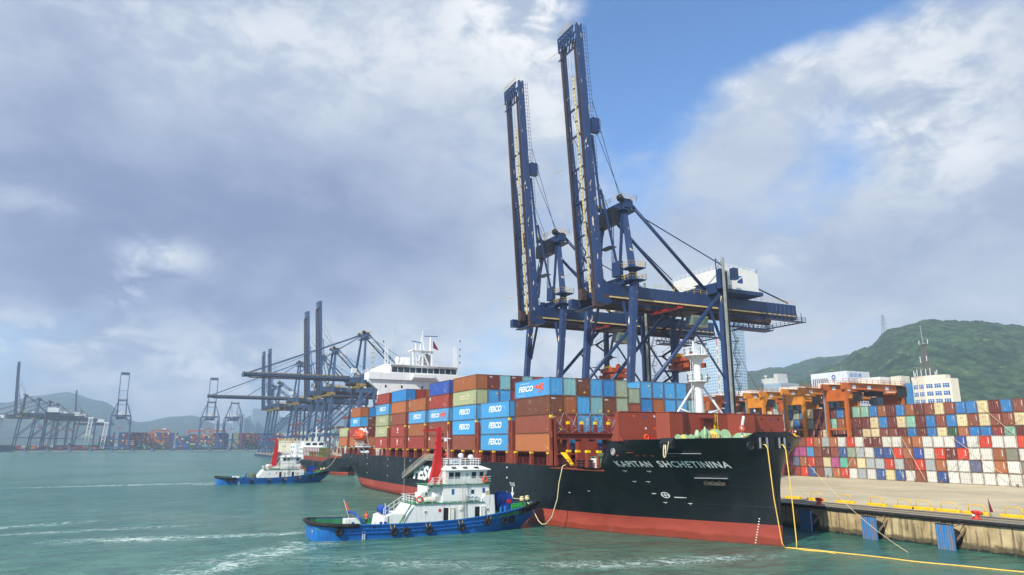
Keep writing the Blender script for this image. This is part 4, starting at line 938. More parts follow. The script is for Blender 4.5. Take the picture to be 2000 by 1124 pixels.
def make_container(kind):
    L, H = {'hc': (12.19, 2.88), 'std': (12.19, 2.58), 'yard': (6.06, 2.58), 'yardhc': (12.19, 2.88)}[kind]
    door = kind.startswith('yard')
    o = thing('shipping_container', None, 'container')
    b = container_mesh(L, 2.43, H, not door).build('body', CM, o); parts = [b]
    if door:
        for s_ in (-1, 1):
            mb = MB(); y0, y1 = (-1.08, -.008) if s_ < 0 else (.008, 1.08)
            mb.box(L/2-.09, L/2-.045, y0, y1, .18, H-.14)
            for k in range(4): z = .35+k*(H-.5)/4; mb.box(L/2-.0449, L/2-.025, y0+.05, y1-.05, z, z+(H-.5)/4-.1)
            for yy in (y0+.27, y1-.27):
                mb.tube([(L/2-.01, yy, .16), (L/2-.01, yy, H-.14)], .022, 5, 1); mb.box(L/2-.02, L/2+.01, yy-.06, yy+.16, 1.02, 1.08, 1)
            parts.append(mb.build('door', CM, o))
    proto[kind] = o; o.location = (0, 0, -400); return o
for k_ in ('hc', 'std', 'yard', 'yardhc'): make_container(k_)
used = set()
def set_color(o, c):
    if o.type == 'MESH' and o.name.split('.')[0] in ('body', 'door'): o.color = c
    for ch in o.children: set_color(ch, c)
def place_container(kind, pos, rz, col, label, group):
    if kind not in used: used.add(kind); o = proto[kind]
    else: o = copy_tree(proto[kind])
    o.location = pos; o.rotation_euler = (0, 0, rz); o['label'] = label; o['group'] = group; o['category'] = 'container'
    c = hx(CC[col][0]); j = 1+rnd.uniform(-.1, .1); c = tuple(min(1, x*j) for x in c[:3])+(1,)
    set_color(o, c); return o
CC = {'lb': ('3f96cc', 'bright blue'), 'b': ('2278b6', 'strong blue'), 'db': ('23508f', 'dark blue'), 'nv': ('2a4fa0', 'navy blue'), 'te': ('79aab0', 'pale teal'), 'ol': ('9da37c', 'olive green'), 'og': ('8fa08a', 'grey green'),
      'br': ('96562b', 'orange brown'), 'dk': ('653722', 'dark brown'), 'rd': ('94362a', 'brick red'), 'rb': ('85432f', 'red brown'), 'mr': ('67231f', 'maroon'), 'or': ('ab6539', 'terracotta'), 'gy': ('5a6066', 'grey'),
      'wh': ('dadad2', 'white'), 'cr': ('dccfa0', 'cream'), 'lg': ('a9b2b4', 'light grey'), 'vr': ('d0381c', 'vivid red'), 'pk': ('b04a86', 'pink'), 'mg': ('84b8a2', 'mint green'), 'gn': ('31553a', 'dark green'), 'sk': ('4f94c4', 'sky blue'), 'sl': ('5c6482', 'slate blue'), 'tu': ('5cb8a4', 'turquoise'), 'gr': ('7b7c6c', 'grimy grey')}
TW = ['bottom', 'second', 'third', 'fourth', 'fifth', 'sixth', 'seventh']
OW = ['first', 'second', 'third', 'fourth', 'fifth', 'sixth', 'seventh', 'eighth', 'ninth', 'tenth', 'eleventh', 'twelfth', 'thirteenth', 'fourteenth', 'fifteenth', 'sixteenth', 'seventeenth', 'eighteenth', 'nineteenth', 'twentieth']
for i in range(1, 10): OW.append('twenty-'+OW[i-1])
OW.insert(29, 'thirtieth'); OW += ['thirty-'+OW[i] for i in range(9)]+['fortieth']+['forty-'+OW[i] for i in range(9)]
def logo(o, kind, L, H):
    if kind == 'F' or kind == 'f':
        mb = MB(); w, h = (5.5, .98) if kind == 'F' else (5.2, .85); text_fit(mb, 'FESCO', (-w/2+.3, -1.225, H*.36), (1, 0, 0), (0, 0, 1), w, h*1.15, .3, .045)
        lo = mb.build('logo_lettering', MT['white_mark'] if kind == 'F' else mat('cream_letters', 'd8cfa8', .6), o)
    elif kind == 'O':
        mb = MB(); text_fit(mb, 'FESCO', (-4.6, -1.225, H*.34), (1, 0, 0), (0, 0, 1), 5.2, .95, .3, .045); text_fit(mb, 'To the 40 years', (-4.1, -1.225, H*.74), (1, 0, 0), (0, 0, 1), 3.4, .34, .1, 0); text_fit(mb, 'fesco.com', (-4.6, -1.225, H*.10), (1, 0, 0), (0, 0, 1), 2.0, .2)
        mb.build('logo_lettering', MT['white_mark'], o)
        mb = MB(); text_fit(mb, '+40', (1.0, -1.225, H*.34), (1, 0, 0), (0, 0, 1), 3.2, 1.15, .2, .04); text_fit(mb, 'years', (2.3, -1.225, H*.2), (1, 0, 0), (0, 0, 1), 1.2, .3); mb.build('number_lettering', MT['orange_mark'], o)
    elif kind == 'S':
        mb = MB(); mb.box(-5.7, -5.0, -1.235, -1.22, H-.95, H-.3); mb.build('corner_emblem', mat('pale_emblem', 'd8c8b0', .6), o)
    elif kind == 'K':
        mb = MB(); mb.prism([(-.35, 1.3), (.1, 1.3), (.2, 1.5), (.45, 2.0), (.3, 2.2), (-.1, 2.2), (-.3, 2.0)], 'y', -1.235, -1.22); mb.box(-.7, .7, -1.235, -1.22, .95, 1.08); mb.build('centre_emblem', MT['white_mark'], o)
    elif kind == 'V':
        mb = MB()
        for k in range(6): mb.box(-5.75, -5.55, -1.235, -1.22, H-.6-k*.22, H-.46-k*.22)
        mb.build('side_lettering', MT['white_mark'], o)
def marks(o, H, L, n=1):
    mb = MB(); text_fit(mb, 'FESU 524', (L/2-.5, -1.228, H-1.9), (0, 0, 1), (-1, 0, 0), 1.5, .22); mb.build('number_lettering', MT['yellow_mark'], o)
    MB().box(L/2-1.0, L/2-.7, -1.235, -1.222, .5, .75).build('yellow_placard', MT['yellow_mark'], o)
bays = {0: ['or', 'rb', 'dk', 'lbO'], 1: ['lbF', 'lbF', 'lbF'], 2: ['rb', 'lbF', 'lbF', 'olf', 'br'], 3: ['rbS', 'rb', 'skO', 'rdS', 'nv'], 4: ['rdS', 'brS', 'skF', 'brV'],
        5: ['rdK', 'rdK', 'rbV', 'or', 'b'], 6: ['rdK', 'olf', 'olf', 'skF', 'rdS'], 7: ['or', 'rdV', 'lbF', 'brS'], 8: ['or', 'olf']}
BW = ['first bay behind the bow', 'second bay behind the bow', 'third bay behind the bow', 'fourth bay behind the bow', 'fifth bay behind the bow', 'sixth bay behind the bow', 'bay just before the bridge', 'bay just behind the bridge', 'last bay at the stern']
inner = {0: {2: ['br', 'lb', 'te', 'dk', 'og', None, 'b', 'br', 'lb', 'sk', 'te'], 3: ['te', 'dk', 'lb', 'b', 'og', None, 'lb', 'lb', 'lb', 'lb', 'gy'], 1: ['rd', 'sk', 'lb', 'rd', 'br', None, 'rb', 'b', 'or', 'rd', 'te'], 0: ['b', 'rb', 'b', 'dk', 'sk', None, 'b', 'rb']},
         1: {}, 2: {4: ['mr', 'te', 'mr', 'te', 'rd'], 3: ['lb', 'lb', 'rd', 'lb', 'dk'], 2: ['rb', 'br', 'te']}, 3: {4: ['db'], 3: ['rd', 'br'], 2: ['b']}, 4: {4: [None, 'rb'], 3: ['br', 'br'], 2: ['b', 'rd']},
         5: {4: ['rd', 'br'], 3: ['br', 'or'], 2: ['dk']}, 6: {4: ['rd']}, 7: {3: ['b', 'br', 'rd'], 2: ['dk', 'b', 'br'], 1: ['mr', 'rd'], 0: ['or', 'rb']}, 8: {1: ['ol'], 0: ['br']}}
H = 2.9; yel = ['bright yellow tag', 'small']
def end_text(o, t, H, L):
    mb = MB(); text_fit(mb, t, (L/2+.005, -.95, H-.55), (0, 1, 0), (0, 0, 1), .75, .3, 0, .01); mb.build('end_lettering', MT['white_mark'], o)
def end_tag(o, H, L, y=.5, z=.5, s_=.3):
    mb = MB(); mb.box(L/2-.02, L/2+.0, y, y+s_, z, z+s_*.8); mb.build('yellow_placard', MT['yellow_mark'], o)
for k, tiers in bays.items():
    x = BX[k]-12.19/2; zb = ZC+(.35 if k > 6 else 0)
    for t, s_ in enumerate(tiers):
        lg = s_[2:]; c = s_[:2] if s_[:2] in CC else s_[:1]
        if c == 'b': lg = s_[1:]
        word = {'F': 'with white lettering', 'f': 'with pale lettering', 'O': 'with white and orange lettering', 'S': 'with a pale corner emblem', 'K': 'with a white emblem', 'V': 'with upright white lettering', '': 'with plain side'}[lg]
        o = place_container('hc', (x, 1.3, zb+t*H), 0, c, '%s container %s, %s tier, %s' % (CC[c][1], word, TW[t], BW[k]), 'containers stacked on the ship')
        if lg: logo(o, lg, 12.19, 2.88)
        marks(o, 2.88, 12.19)
        if k == 0 and t in (1, 2): end_text(o, 'tex', 2.88, 12.19); end_tag(o, 2.88, 12.19)
    for t, row in inner[k].items():
        for j, c in enumerate(row):
            if c is None: continue
            o = place_container('hc', (x, 1.3+2.5*(j+1), zb+t*H), 0, c, '%s container, %s tier, %s row from ship side, %s' % (CC[c][1], TW[t], OW[j+1], BW[k].replace(' behind the bow', ' from the bow')), 'containers stacked on the ship')
            r_ = rnd.random()
            if c in ('dk', 'mr'): end_text(o, 'tex', 2.88, 12.19)
            if r_ < .75: end_tag(o, 2.88, 12.19, rnd.choice((.5, -.4, .1)), rnd.choice((.5, 2.0, .5)), rnd.choice((.3, .22)))
for t, c in ((3, 'og'), (2, 'rb'), (1, 'br'), (0, 'rb')):
    place_container('std', (BX[0]-6.1, 1.3+2.5*6, ZC+t*2.6+.0), 0, c, '%s container, %s tier of the lower stack amid the first bay' % (CC[c][1], TW[t]), 'containers stacked on the ship')

# ---- yard on the quay
YY = 106.2
front = ["rd rb rd vr db rb lg or vr wh lg wh db cr db wh rb wh db wh wh wh wh wh wh wh".split(),
         "mr rd sl or vr rb cr pk tu or cr lg lg vr lg rb vr lg or wh wh sl wh or wh gr".split(),
         "or rb pk pk sk rb mr rb db og lg wh db db vr or nv wh vr mr vr wh wh br gr wh".split(),
         "vr mr rb rb vr or lg or wh vr wh mr mr wh wh br or wh wh wh nv wh vr wh wh vr".split()]
NC = 26; X0 = -53.6; PX = 2.585
for t, row in enumerate(front):
    for j in range(NC):
        c = row[j] if j < len(row) else 'wh'
        if c == 'nv': c = 'nv'
        o = place_container('yard', (X0+j*PX+rnd.uniform(-.04, .04), YY+3.03+rnd.uniform(-.08, .08), QZ+.02+t*2.62), -math.pi/2, c, '%s container, %s tier of the front yard wall, %s from the ship bow end' % (CC[c][1], TW[t], OW[j]), 'containers in the front yard wall')
        if c in ('mr', 'vr', 'db', 'nv', 'br', 'or'):
            mb = MB(); mb.box(6.06/2-.005, 6.06/2+.012, .62, .72, .9, 2.2); mb.build('upright_marking', MT['white_mark'], o)
        if c == 'mr': mb = MB(); text_fit(mb, 'TEX', (3.045, -.95, 2.05), (0, 1, 0), (0, 0, 1), .7, .22, 0, .01); mb.build('end_lettering', MT['white_mark'], o)
up = ["mr or mr cr cr mr mr og rb rb rb rb cr mr rb mr mr cr cr rb rb mr b mr b cr gn or b b rd mg mr wh b br".split(),
      "b dk lg mg cr mr mr cr b mr og rb mr mg br rb mr mr cr b mr cr mg mr b rb b cr rb cr rb rb cr b rb cr".split(),
      "cr b lg b cr lg br b og b cr mr mr mr b mr mg mg b br mr b br mr rb cr rb b b cr mr b rb cr b b".split()]
YU = 115.0
for t, row in enumerate(up):
    n = 34
    for j in range(n):
        c = row[j % len(row)]; x = -75.5+j*2.56
        o = place_container('yardhc', (x, YU+6.1+rnd.uniform(-.05, .05), 13.2+t*2.94), -math.pi/2, c, '%s container, %s tier of the upper yard stack, %s from its left end' % (CC[c][1], ['lowest visible', 'middle', 'top'][t], OW[j]), 'containers in the upper yard stack')
        if rnd.random() < .6: mb = MB(); y = rnd.choice((-.6, .1, .5)); z = rnd.choice((.4, 2.1, .45)); mb.box(6.095, 6.107, y, y+.22, z, z+.2); mb.build('yellow_placard', MT['yellow_mark'], o)
        if c == 'cr': mb = MB(); text_fit(mb, 'CSCL', (6.11, -.5, 1.9), (0, 1, 0), (0, 0, 1), .9, .22, 0, .01); mb.build('end_lettering', mat('red_end_letters', 'b8402e', .6) if 'red_end_letters' not in bpy.data.materials else bpy.data.materials['red_end_letters'], o)
        elif c in ('mr', 'b'): mb = MB(); mb.box(6.095, 6.11, .72, .8, 1.3, 2.5); mb.build('upright_marking', MT['white_mark'], o)
# hidden lower tiers carrying the upper stack
vc = {}
def cmat(c):
    if c not in vc: vc[c] = mat('stack_'+CC[c][1].replace(' ', '_'), CC[c][0], .65, var=.15, dirt='5a4434', dirta=.4, dscale=.3)
    return vc[c]
def stack(name, label, spec, **kw):
    """one mesh of many simple boxes, colours by slot.  spec: list of (x0,x1,y0,y1,z0,z1,colour)"""
    cols = sorted(set(s_[6] for s_ in spec)); mb = MB()
    for s_ in spec:
        mi = cols.index(s_[6]); x0, x1, y0, y1, z0, z1 = s_[:6]
        mb.box(x0, x1, y0, y1, z0, z1, mi)
    return mb.build(name, [cmat(c) for c in cols], label=label, cat='containers', kind='stuff', **kw)
spec = []
for j in range(34):
    for t in range(3): x = -75.5+j*2.56; spec.append((x-1.21, x+1.21, YU, YU+12.2, QZ+.02+t*3.25, QZ+3.2+t*3.25, rnd.choice(['rb', 'mr', 'b', 'cr'])))
stack('container_stack', 'lower containers hidden in the block behind the front yard wall', spec)
# further rows behind
spec = []; cset = ['mr', 'rb', 'pk', 'rd', 'mr', 'pk', 'br', 'mr', 'db']
for j in range(60):
    c = 'pk' if (24 < j < 29 or 31 < j < 38 or j == 41) else rnd.choice(['mr', 'rd', 'mr', 'rb', 'db', 'dk'])
    x = -150+j*2.6
    for t in range(7):
        spec.append((x-1.2, x+1.2, 160, 172, QZ+t*2.92, QZ+2.88+t*2.92, c if t > 5 else rnd.choice(cset)))
        if t > 5:
            spec.append((x-.25, x-.2, 159.93, 159.99, QZ+.2+t*2.92, QZ+2.6+t*2.92, 'wh')); spec.append((x+.5, x+.55, 159.93, 159.99, QZ+.2+t*2.92, QZ+2.6+t*2.92, 'wh')); spec.append((x-.9, x+.9, 159.94, 159.99, QZ+1.9+t*2.92, QZ+2.15+t*2.92, 'wh')) if rnd.random() < .6 else None
stack('container_stack', 'far row of pink and maroon containers showing above the yard stacks', spec)
spec = []
for j in range(60):
    x = -235+j*2.6; h = 5 if j % 7 else 6
    for t in range(h): spec.append((x-1.2, x+1.2, 125 if x < -80 else 150, 137 if x < -80 else 156, QZ+t*2.92, QZ+2.88+t*2.92, rnd.choice(['mr', 'b', 'cr', 'db', 'rb', 'br'])))
stack('container_stack', 'mixed container rows under the orange yard cranes', spec)

# ================================================================== QUAY CRANES
def crane(label, loc, rz=0., up=True, detail=2, LS=9.3, GS=4.5, gb=41.0, ap=65.5, bl=66., paint='crane_peel', plain='crane_blue', group=None, back=58.6, scale=1., boomlean=4.2, G=29., walk='crane_cream', house=True):
    c = thing('quay_crane', label, 'crane', loc, rz, group); c.scale = (scale,)*3
    gt = gb+3.6
    def B(mb, n, m=plain, **k): return mb.build(n, MT[m], c, **k)
    # sill beams and bogies
    for y in (0, G):
        mb = MB(); mb.box(-LS-3, LS+3, y-.7, y+.7, 1.6, 3.4)
        for x in (-LS-2, -LS+1.5, LS-1.5, LS+2): mb.prism([(x-1.3, .5), (x+1.3, .5), (x+.7, 1.6), (x-.7, 1.6)], 'y', y-.5, y+.5)
        B(mb, 'sill_beam')
        for x in (-LS-2, -LS+1.5, LS-1.5, LS+2):
            mb = MB(); [mb.lathe((x+dx_, y, .45), [(.42, -.2), (.42, .2)], 10, 'y') for dx_ in (-.8, .8)]; B(mb, 'bogie_wheels', 'dark')
    for s_ in (-1, 1):
        B(MB().bar((s_*LS, -.3, 3.4), (s_*LS, 3.2, gt+.2), 1.3, 1.15, w2=1.6, h2=1.4), 'waterside_leg', paint)
        B(MB().bar((s_*LS, G, 3.4), (s_*LS, G, gt-1), 1.3, 1.15), 'landside_leg', paint)
        tx = GS-.2
        B(MB().bar((s_*LS, 3.2, gt+.2), (s_*(GS-.3), 4.8, ap-1.6), 1.35, 1.25, w2=1.0, h2=.95), 'apex_leg', paint)
        B(MB().tube([(s_*LS, G-.5, gt-.6), (s_*LS, 1.0, 15.6)], .47, 12), 'diagonal_brace', plain, smooth=True)
        B(MB().tube([(s_*LS, G-.8, 24), (s_*LS, G-9, gt-10)], .25, 8), 'knee_brace')
        B(MB().bar((s_*LS, .6, 14), (s_*LS, G, 14), .8, 1.0), 'portal_beam')
        B(MB().tube([(s_*GS, 5.8, ap+.3), (s_*GS, G+.4, gt+.6)], .42, 12), 'backstay', smooth=True)
        B(MB().tube([(s_*GS, 9.3, ap-3.), (s_*LS, G+.5, gt+7.)], .14, 6), 'tie_rod')
        B(MB().tube([(s_*GS, G+14, gt+4.4), (s_*GS, back-2, gt+.6)], .2, 6), 'tie_rod')
        B(MB().bar((s_*(LS-1), 2.6, gb-9), (s_*(LS-4.2), 2.9, gb-.2), .5), 'knee_brace')
        B(MB().bar((s_*(LS-1), G, gb-8), (s_*(LS-4.2), G, gb-.2), .5), 'knee_brace')
        # main girder
        mb = MB(); mb.box(s_*GS-.75, s_*GS+.75, -2.6, back, gb+.9, gt); B(mb, 'main_girder')
        mb = MB(); mb.box(s_*GS-.95, s_*GS+.95, -2.6, back, gb+.2, gb+.89); mb.box(s_*GS-.5, s_*GS+.5, -2.6, back, gb-.3, gb+.19); B(mb, 'trolley_rail_beam', 'crane_brown')
        if detail > 1:
            mb = MB(); mb.box(s_*(GS+.951) if s_ > 0 else s_*(GS+1.15), s_*(GS+1.15) if s_ > 0 else s_*(GS+.951), -1, back-.5, gb+.35, gb+.65); B(mb, 'cable_tray', walk)
            mb = MB(); mb.rail([(s_*GS+.7, 12, gt), (s_*GS+.7, back, gt)], 1.1, .03, 2., 2); B(mb, 'girder_railing', 'rail_yellow')
    # portal cross beams
    B(MB().box(-LS+.9, LS-.9, 2.3, 3.9, gt+.1, gt+1.9), 'portal_cross_beam'); B(MB().box(-LS+.9, LS-.9, G-.7, G+.7, gt+.1, gt+2.6), 'portal_cross_beam')
    B(MB().box(-LS+.9, LS-.9, -.6, .6, 12.9, 14.4), 'portal_cross_beam'); B(MB().box(-LS+.9, LS-.9, G-.6, G+.6, 12.9, 14.4), 'portal_cross_beam')
    B(MB().box(-GS+.76, GS-.76, back-1, back-.01, gb+.9, gt-.01), 'end_tie'); B(MB().box(-GS+.76, GS-.76, back*.55, back*.55+.7, gb+1, gt-.4), 'end_tie')
    # apex
    mb = MB(); mb.box(-GS-.9, GS+.9, 4.4, 6.6, ap-1.6, ap+.2); mb.box(-GS-1.3, GS+1.3, 3.2, 7.4, ap-2.4, ap-2.1)
    B(mb, 'apex_beam')
    mb = MB()
    for x in (-GS, GS): mb.lathe((x, 3.6, ap+.7), [(.9, -.25), (.9, .25)], 14, 'x'); mb.box(x-.5, x+.5, 3.2, 6.5, ap+.2, ap+.7)
    B(mb, 'sheave', 'dark')
    mb = MB(); mb.box(-GS+.6, GS-.6, 2.0, 4.3, ap-5.2, ap-1.7); B(mb, 'apex_machinery', 'dark') if detail > 1 else None
    mb = MB(); mb.rail([(-GS-1.3, 3.2, ap+.2), (GS+1.3, 3.2, ap+.2), (GS+1.3, 7.4, ap+.2), (-GS-1.3, 7.4, ap+.2), (-GS-1.3, 3.2, ap+.2)], 1.3, .04, 1.6, 2); B(mb, 'apex_railing', 'rail_yellow')
    # boom
    if up:
        P0 = V((0, -4.0, gb-.6)); P1 = V((0, -4.0-boomlean*bl/66., gb-.6+bl))
    else:
        P0 = V((0, -2.8, gb+2)); P1 = V((0, -2.8-bl, gb+2.2))
    d = (P1-P0).normalized(); nrm = V((0, d.z, -d.y)) if up else V((0, 0, 1))
    near_up = up and detail > 1
    for s_ in (-1, 1):
        o_ = V((s_*GS, 0, 0)) if not near_up else V((-3.3 if s_ < 0 else 4.3, 0, 0)); q = P1-d*.2
        B(MB().bar(P0+o_+nrm*1.4, q+o_+nrm*1.4, *(((1.0, 2.0) if s_ > 0 else (.9, 1.35)) if near_up else (1.0, 1.7)), w2=.85, h2=(1.55 if s_ > 0 else 1.1) if near_up else 1.3, up=nrm), 'boom_girder', paint if up and detail > 1 else plain)
        o2 = o_-V((s_*.62, 0, 0)) if near_up else o_; B(MB().bar(P0+o2+nrm*.3, P0.lerp(P1, .93)+o2+nrm*.3, .4, .5, up=nrm), 'boom_rail', 'crane_brown' if detail else plain)
        if detail > 1:
            mb = MB(); A = P0.lerp(P1, .03)+o_+nrm*2.65; E_ = P1+o_+nrm*2.4
            k = 34 if s_ > 0 else 0
            for j in range(k): p = A.lerp(E_, .45+j/k*.55); mb.bar(p, p+nrm*1.2, .07)
            for h_ in (.6, 1.2): mb.bar(A.lerp(E_, .45)+nrm*h_, E_+nrm*h_, .06)
            if s_ > 0: B(mb, 'boom_railing', plain)
    mb = MB(); fr = (.12, .24, .36, .48, .60, .70) if detail > 1 else (.3, .6)
    for f in fr: p = P0.lerp(P1, f)+nrm*1.2; mb.bar(p-V((3.0 if near_up else GS-.6, 0, 0)), p+V((GS-.6, 0, 0)), .35 if near_up else .55, .5 if near_up else .7, up=nrm)
    B(mb, 'boom_cross_beam')
    if detail > 1:
        mb = MB()
        for a, b in ((.12, .24), (.24, .36), (.36, .48)):
            p, q = P0.lerp(P1, a)+nrm*1.2, P0.lerp(P1, b)+nrm*1.2; m_ = p.lerp(q, .5)
            mb.bar(p-V((2.9, 0, 0)), m_, .2); mb.bar(m_, q-V((2.9, 0, 0)), .2); mb.bar(p+V((GS-.6, 0, 0)), m_, .22); mb.bar(m_, q+V((GS-.6, 0, 0)), .22)
            mb.bar(p+V((-1.2, 0, 0)), q+V((-1.2, 0, 0)), .18)
        B(mb, 'boom_bracing')
        mb = MB(); p, q = P0.lerp(P1, .03)+V((GS-1.6, 0, 0))-nrm*.3, P0.lerp(P1, .80)+V((GS-1.6, 0, 0))-nrm*.3
        mb.bar(p, q, .5, .25, up=nrm); B(mb, 'festoon_track', walk)
        mb = MB()
        for j in range(52): r_ = p.lerp(q, j/51); mb.bar(r_-nrm*.16-V((.42, 0, 0)), r_-nrm*.16+V((.42, 0, 0)), .05 if j % 8 else .18)
        B(mb, 'festoon_bracket', 'dark')
    # boom head frame
    h0 = P1-d*4.2
    mb = MB(); w = GS-.6 if not near_up else 3.6
    for p in (h0, P1-d*.4):
        for o_ in (nrm*.3, nrm*2.3): mb.bar(p+o_-V((w, 0, 0)), p+o_+V((w, 0, 0)), .35, .35)
    if detail > 1:
        for j in range(5):
            x0, x1 = -w+j*2*w/5, -w+(j+1)*2*w/5
            mb.bar(h0+nrm*.2+V((x0, 0, 0)), P1-d*.4+nrm*.2+V((x1, 0, 0)), .28); mb.bar(h0+nrm*.2+V((x1, 0, 0)), P1-d*.4+nrm*.2+V((x0, 0, 0)), .28); mb.bar(h0+nrm*.2+V((x0, 0, 0)), P1-d*.4+nrm*.2+V((x0, 0, 0)), .25)
            mb.bar(h0+nrm*2.3+V((x0, 0, 0)), P1-d*.4+nrm*2.3+V((x1, 0, 0)), .28)
        mb.bar(h0-d*2.3-V((w, 0, 0)), h0-d*2.3+V((w, 0, 0)), .25, .25)
    else: mb.bar(h0.lerp(P1, .5)+nrm*1.2-V((w, 0, 0)), h0.lerp(P1, .5)+nrm*1.2+V((w, 0, 0)), 3.4, 1.6, up=nrm)
    B(mb, 'boom_head')
    if detail > 1:
        mb = MB(); mb.rail([P1+V((-w, .1, 0)), P1+V((w, .1, 0))], 1.0, .04, 1.2, 2); mb.tube([P1-d*4+V((-3.6, 0, 0)), P1-d*4+V((-7.2, -.6, 0))], .06, 5); mb.tube([P0.lerp(P1, .5)+V((-GS-.8, 0, 0)), P0.lerp(P1, .5)+V((-GS-4.2, -.6, 0))], .06, 5); mb.tube([P0.lerp(P1, .12)+V((-GS-.8, 0, 0)), P0.lerp(P1, .12)+V((-GS-4.2, -.6, 0))], .06, 5); B(mb, 'boom_head_railing', 'rail_yellow')
        mb = MB(); c0 = P0.lerp(P1, .62)+V((GS, 0, 0))+nrm*3.2; mb.box(c0.x-.7, c0.x+.7, c0.y-.6, c0.y+1.4, c0.z-2.0, c0.z+1.6); mb.rail([(c0.x-.7, c0.y+1.5, c0.z-2.4), (c0.x+.9, c0.y+1.5, c0.z-2.4)], 3.4, .04, .8, 5); B(mb, 'boom_stay_lug')
        mb = MB(); c1 = P0.lerp(P1, .62)
        for f in (.2, -.2, .5, -.5): mb.tube([P1-d*3+V((f*4, 0, 0)), P0.lerp(P1, .3)+V((f*4, 0, 0))], .035, 4)
        B(mb, 'hoist_rope', 'dark')
    # stays
    A = V((0, 5.2, ap+.3))
    if up:
        for s_ in (-1, 1):
            x = V((s_*GS, 0, 0)); t_ = P0.lerp(P1, .58)+x+nrm*2.7; mid = P0.lerp(P1, .30)+x+nrm*3.4
            mb = MB(); mb.bar(t_, mid, .42); mb.bar(mid, A+x*.9+V((0, -2, -.6)), .3) if False else None
            k1 = V((s_*GS*.95, 3.0, gb+8)); mb.bar(mid+V((0, 0, 6)), k1+V((0, -.6, 0)), .42); mb.bar(k1, V((s_*GS*.95, 4.2, ap-2.2)), .45); mb.bar(k1+V((.5, 0, 1.)), V((s_*GS*.95+.5, 4.2, ap-2.2)), .3)
            B(mb, 'folded_forestay')
            mb = MB(); mb.tube([t_+V((0, .3, 3)), A+x*.8], .07, 5); mb.tube([t_+V((0, .3, 9)), A+x*.6], .07, 5); B(mb, 'hoist_rope', 'dark')
    else:
        for s_ in (-1, 1):
            x = V((s_*GS, 0, 0))
            for f, z_ in ((.97, 1.6), (.52, 1.8)):
                B(MB().bar(A+x, P0.lerp(P1, f)+x+V((0, 0, z_)), .38), 'forestay')
            B(MB().tube([A+x*.5+V((0, 0, .8)), P0.lerp(P1, .80)+V((0, 0, 3))], .06, 4), 'hoist_rope', 'dark')
        mb = MB(); mb.rail([P0+V((GS+.7, 0, 1.2)), P1+V((GS+.7, 0, 1.2))], 1.1, .05, 2.4, 2); B(mb, 'boom_railing', 'rail_yellow')
    # hinge machinery
    if detail > 1:
        mb = MB(); mb.box(-GS-1.4, GS+1.6, -3.4, -1.4, gb-1.4, gb-1.1); mb.box(-GS+.8, GS-.8, -2.2, 3.5, gb+1.2, gb+3.1); mb.box(-GS-.9, -GS+.7, -5.4, -1, gb-.9, gb+1.2); mb.box(GS-.9, GS+.9, -4.6, -.4, gb-1.0, gb+2.2)
        for k in range(14): x = rnd.uniform(-GS, GS); y = rnd.uniform(-3.5, 4); z = rnd.uniform(gb+2.2, gb+5.4); mb.box(x-.5, x+.5, y-.5, y+.5, z-.9, z)
        mb.box(LS-5.5, LS-2.6, 1.2, 2.2, gt+1.9, gt+5.4)
        B(mb, 'hinge_machinery', plain)
        B(MB().box(GS-.3, GS+.8, -4.9, -3.6, gb-1.9, gb+2.), 'rusty_hinge_box', 'crane_brown'); B(MB().box(-2.2, -.6, -4.6, -3.2, gb+.5, gb+3.2), 'rusty_hinge_box', 'crane_brown')
        for s_ in (-1, 1):
            for z in (gt+.4, gt+3.2):
                mb = MB(); q = [(s_*LS-1.9, 1.1, z), (s_*LS+1.9, 1.1, z), (s_*LS+1.9, 5.2, z), (s_*LS-1.9, 5.2, z), (s_*LS-1.9, 1.1, z)]
                mb.box(s_*LS-1.9, s_*LS+1.9, 1.1, 5.2, z-.25, z-.02); B(mb, 'leg_platform'); mb = MB(); mb.rail(q, 1.2, .04, 1.2, 2); B(mb, 'platform_railing', 'rail_yellow')
        mb = MB(); mb.tube([(s_*0+3.0, 1.8, gt+5), (3.0, 1.8, gt+18)], .0+.05, 4); mb.ladder((3.4, 1.6, gt+2), (3.4, 2.0, gt+16), .8, .05, (1, 0, 0)); mb.box(-.5, 3.8, .6, 2.6, gt+9.4, gt+9.6); B(mb, 'hanging_ladder', plain)
    # machinery house
    if house:
        hy0, hy1, hx0, hx1 = (G+1.2, G+13.2, -9.6, 8.6); hz = gt+1.2
        if detail < 2: hx0, hx1 = -6, 6
        mb = MB(); mb.prism([(hy0, hz), (hy1, hz), (hy1, hz+5.0), ((hy0+hy1)/2, hz+5.7), (hy0, hz+5.4)], 'x', hx0, hx1); H_ = B(mb, 'machinery_house', 'house_white')
        B(MB().box(hx0-.3, hx1+.9, hy0-.2, hy1+.5, hz-.9, hz-.02), 'house_floor')
        mb = MB(); mb.rail([(hx0+.2, hy0+.2, hz+5.4), (hx1-.2, hy0+.2, hz+5.4), (hx1-.2, hy1-.2, hz+5.0), (hx0+.2, hy1-.2, hz+5.0)], 1.1, .05, 1.7, 2); B(mb, 'roof_railing', 'rail_white')
        if detail > 1:
            mb = MB(); s0 = .9; yc, zc_ = hy0+5.9, hz+2.9
            mb.add([(hx1+.02, yc-s0, zc_+s0), (hx1+.02, yc+s0, zc_+s0), (hx1+.02, yc-s0, zc_-.15)], [(0, 2, 1)]); B(mb, 'house_emblem', 'sky_emblem')
            mb = MB(); mb.add([(hx1+.02, yc+s0, zc_+.55), (hx1+.02, yc+s0, zc_-s0*1.1), (hx1+.02, yc-s0, zc_-s0*1.1), (hx1+.02, yc-s0, zc_-.5)], [(0, 3, 2, 1)]); B(mb, 'house_emblem', 'navy_emblem')
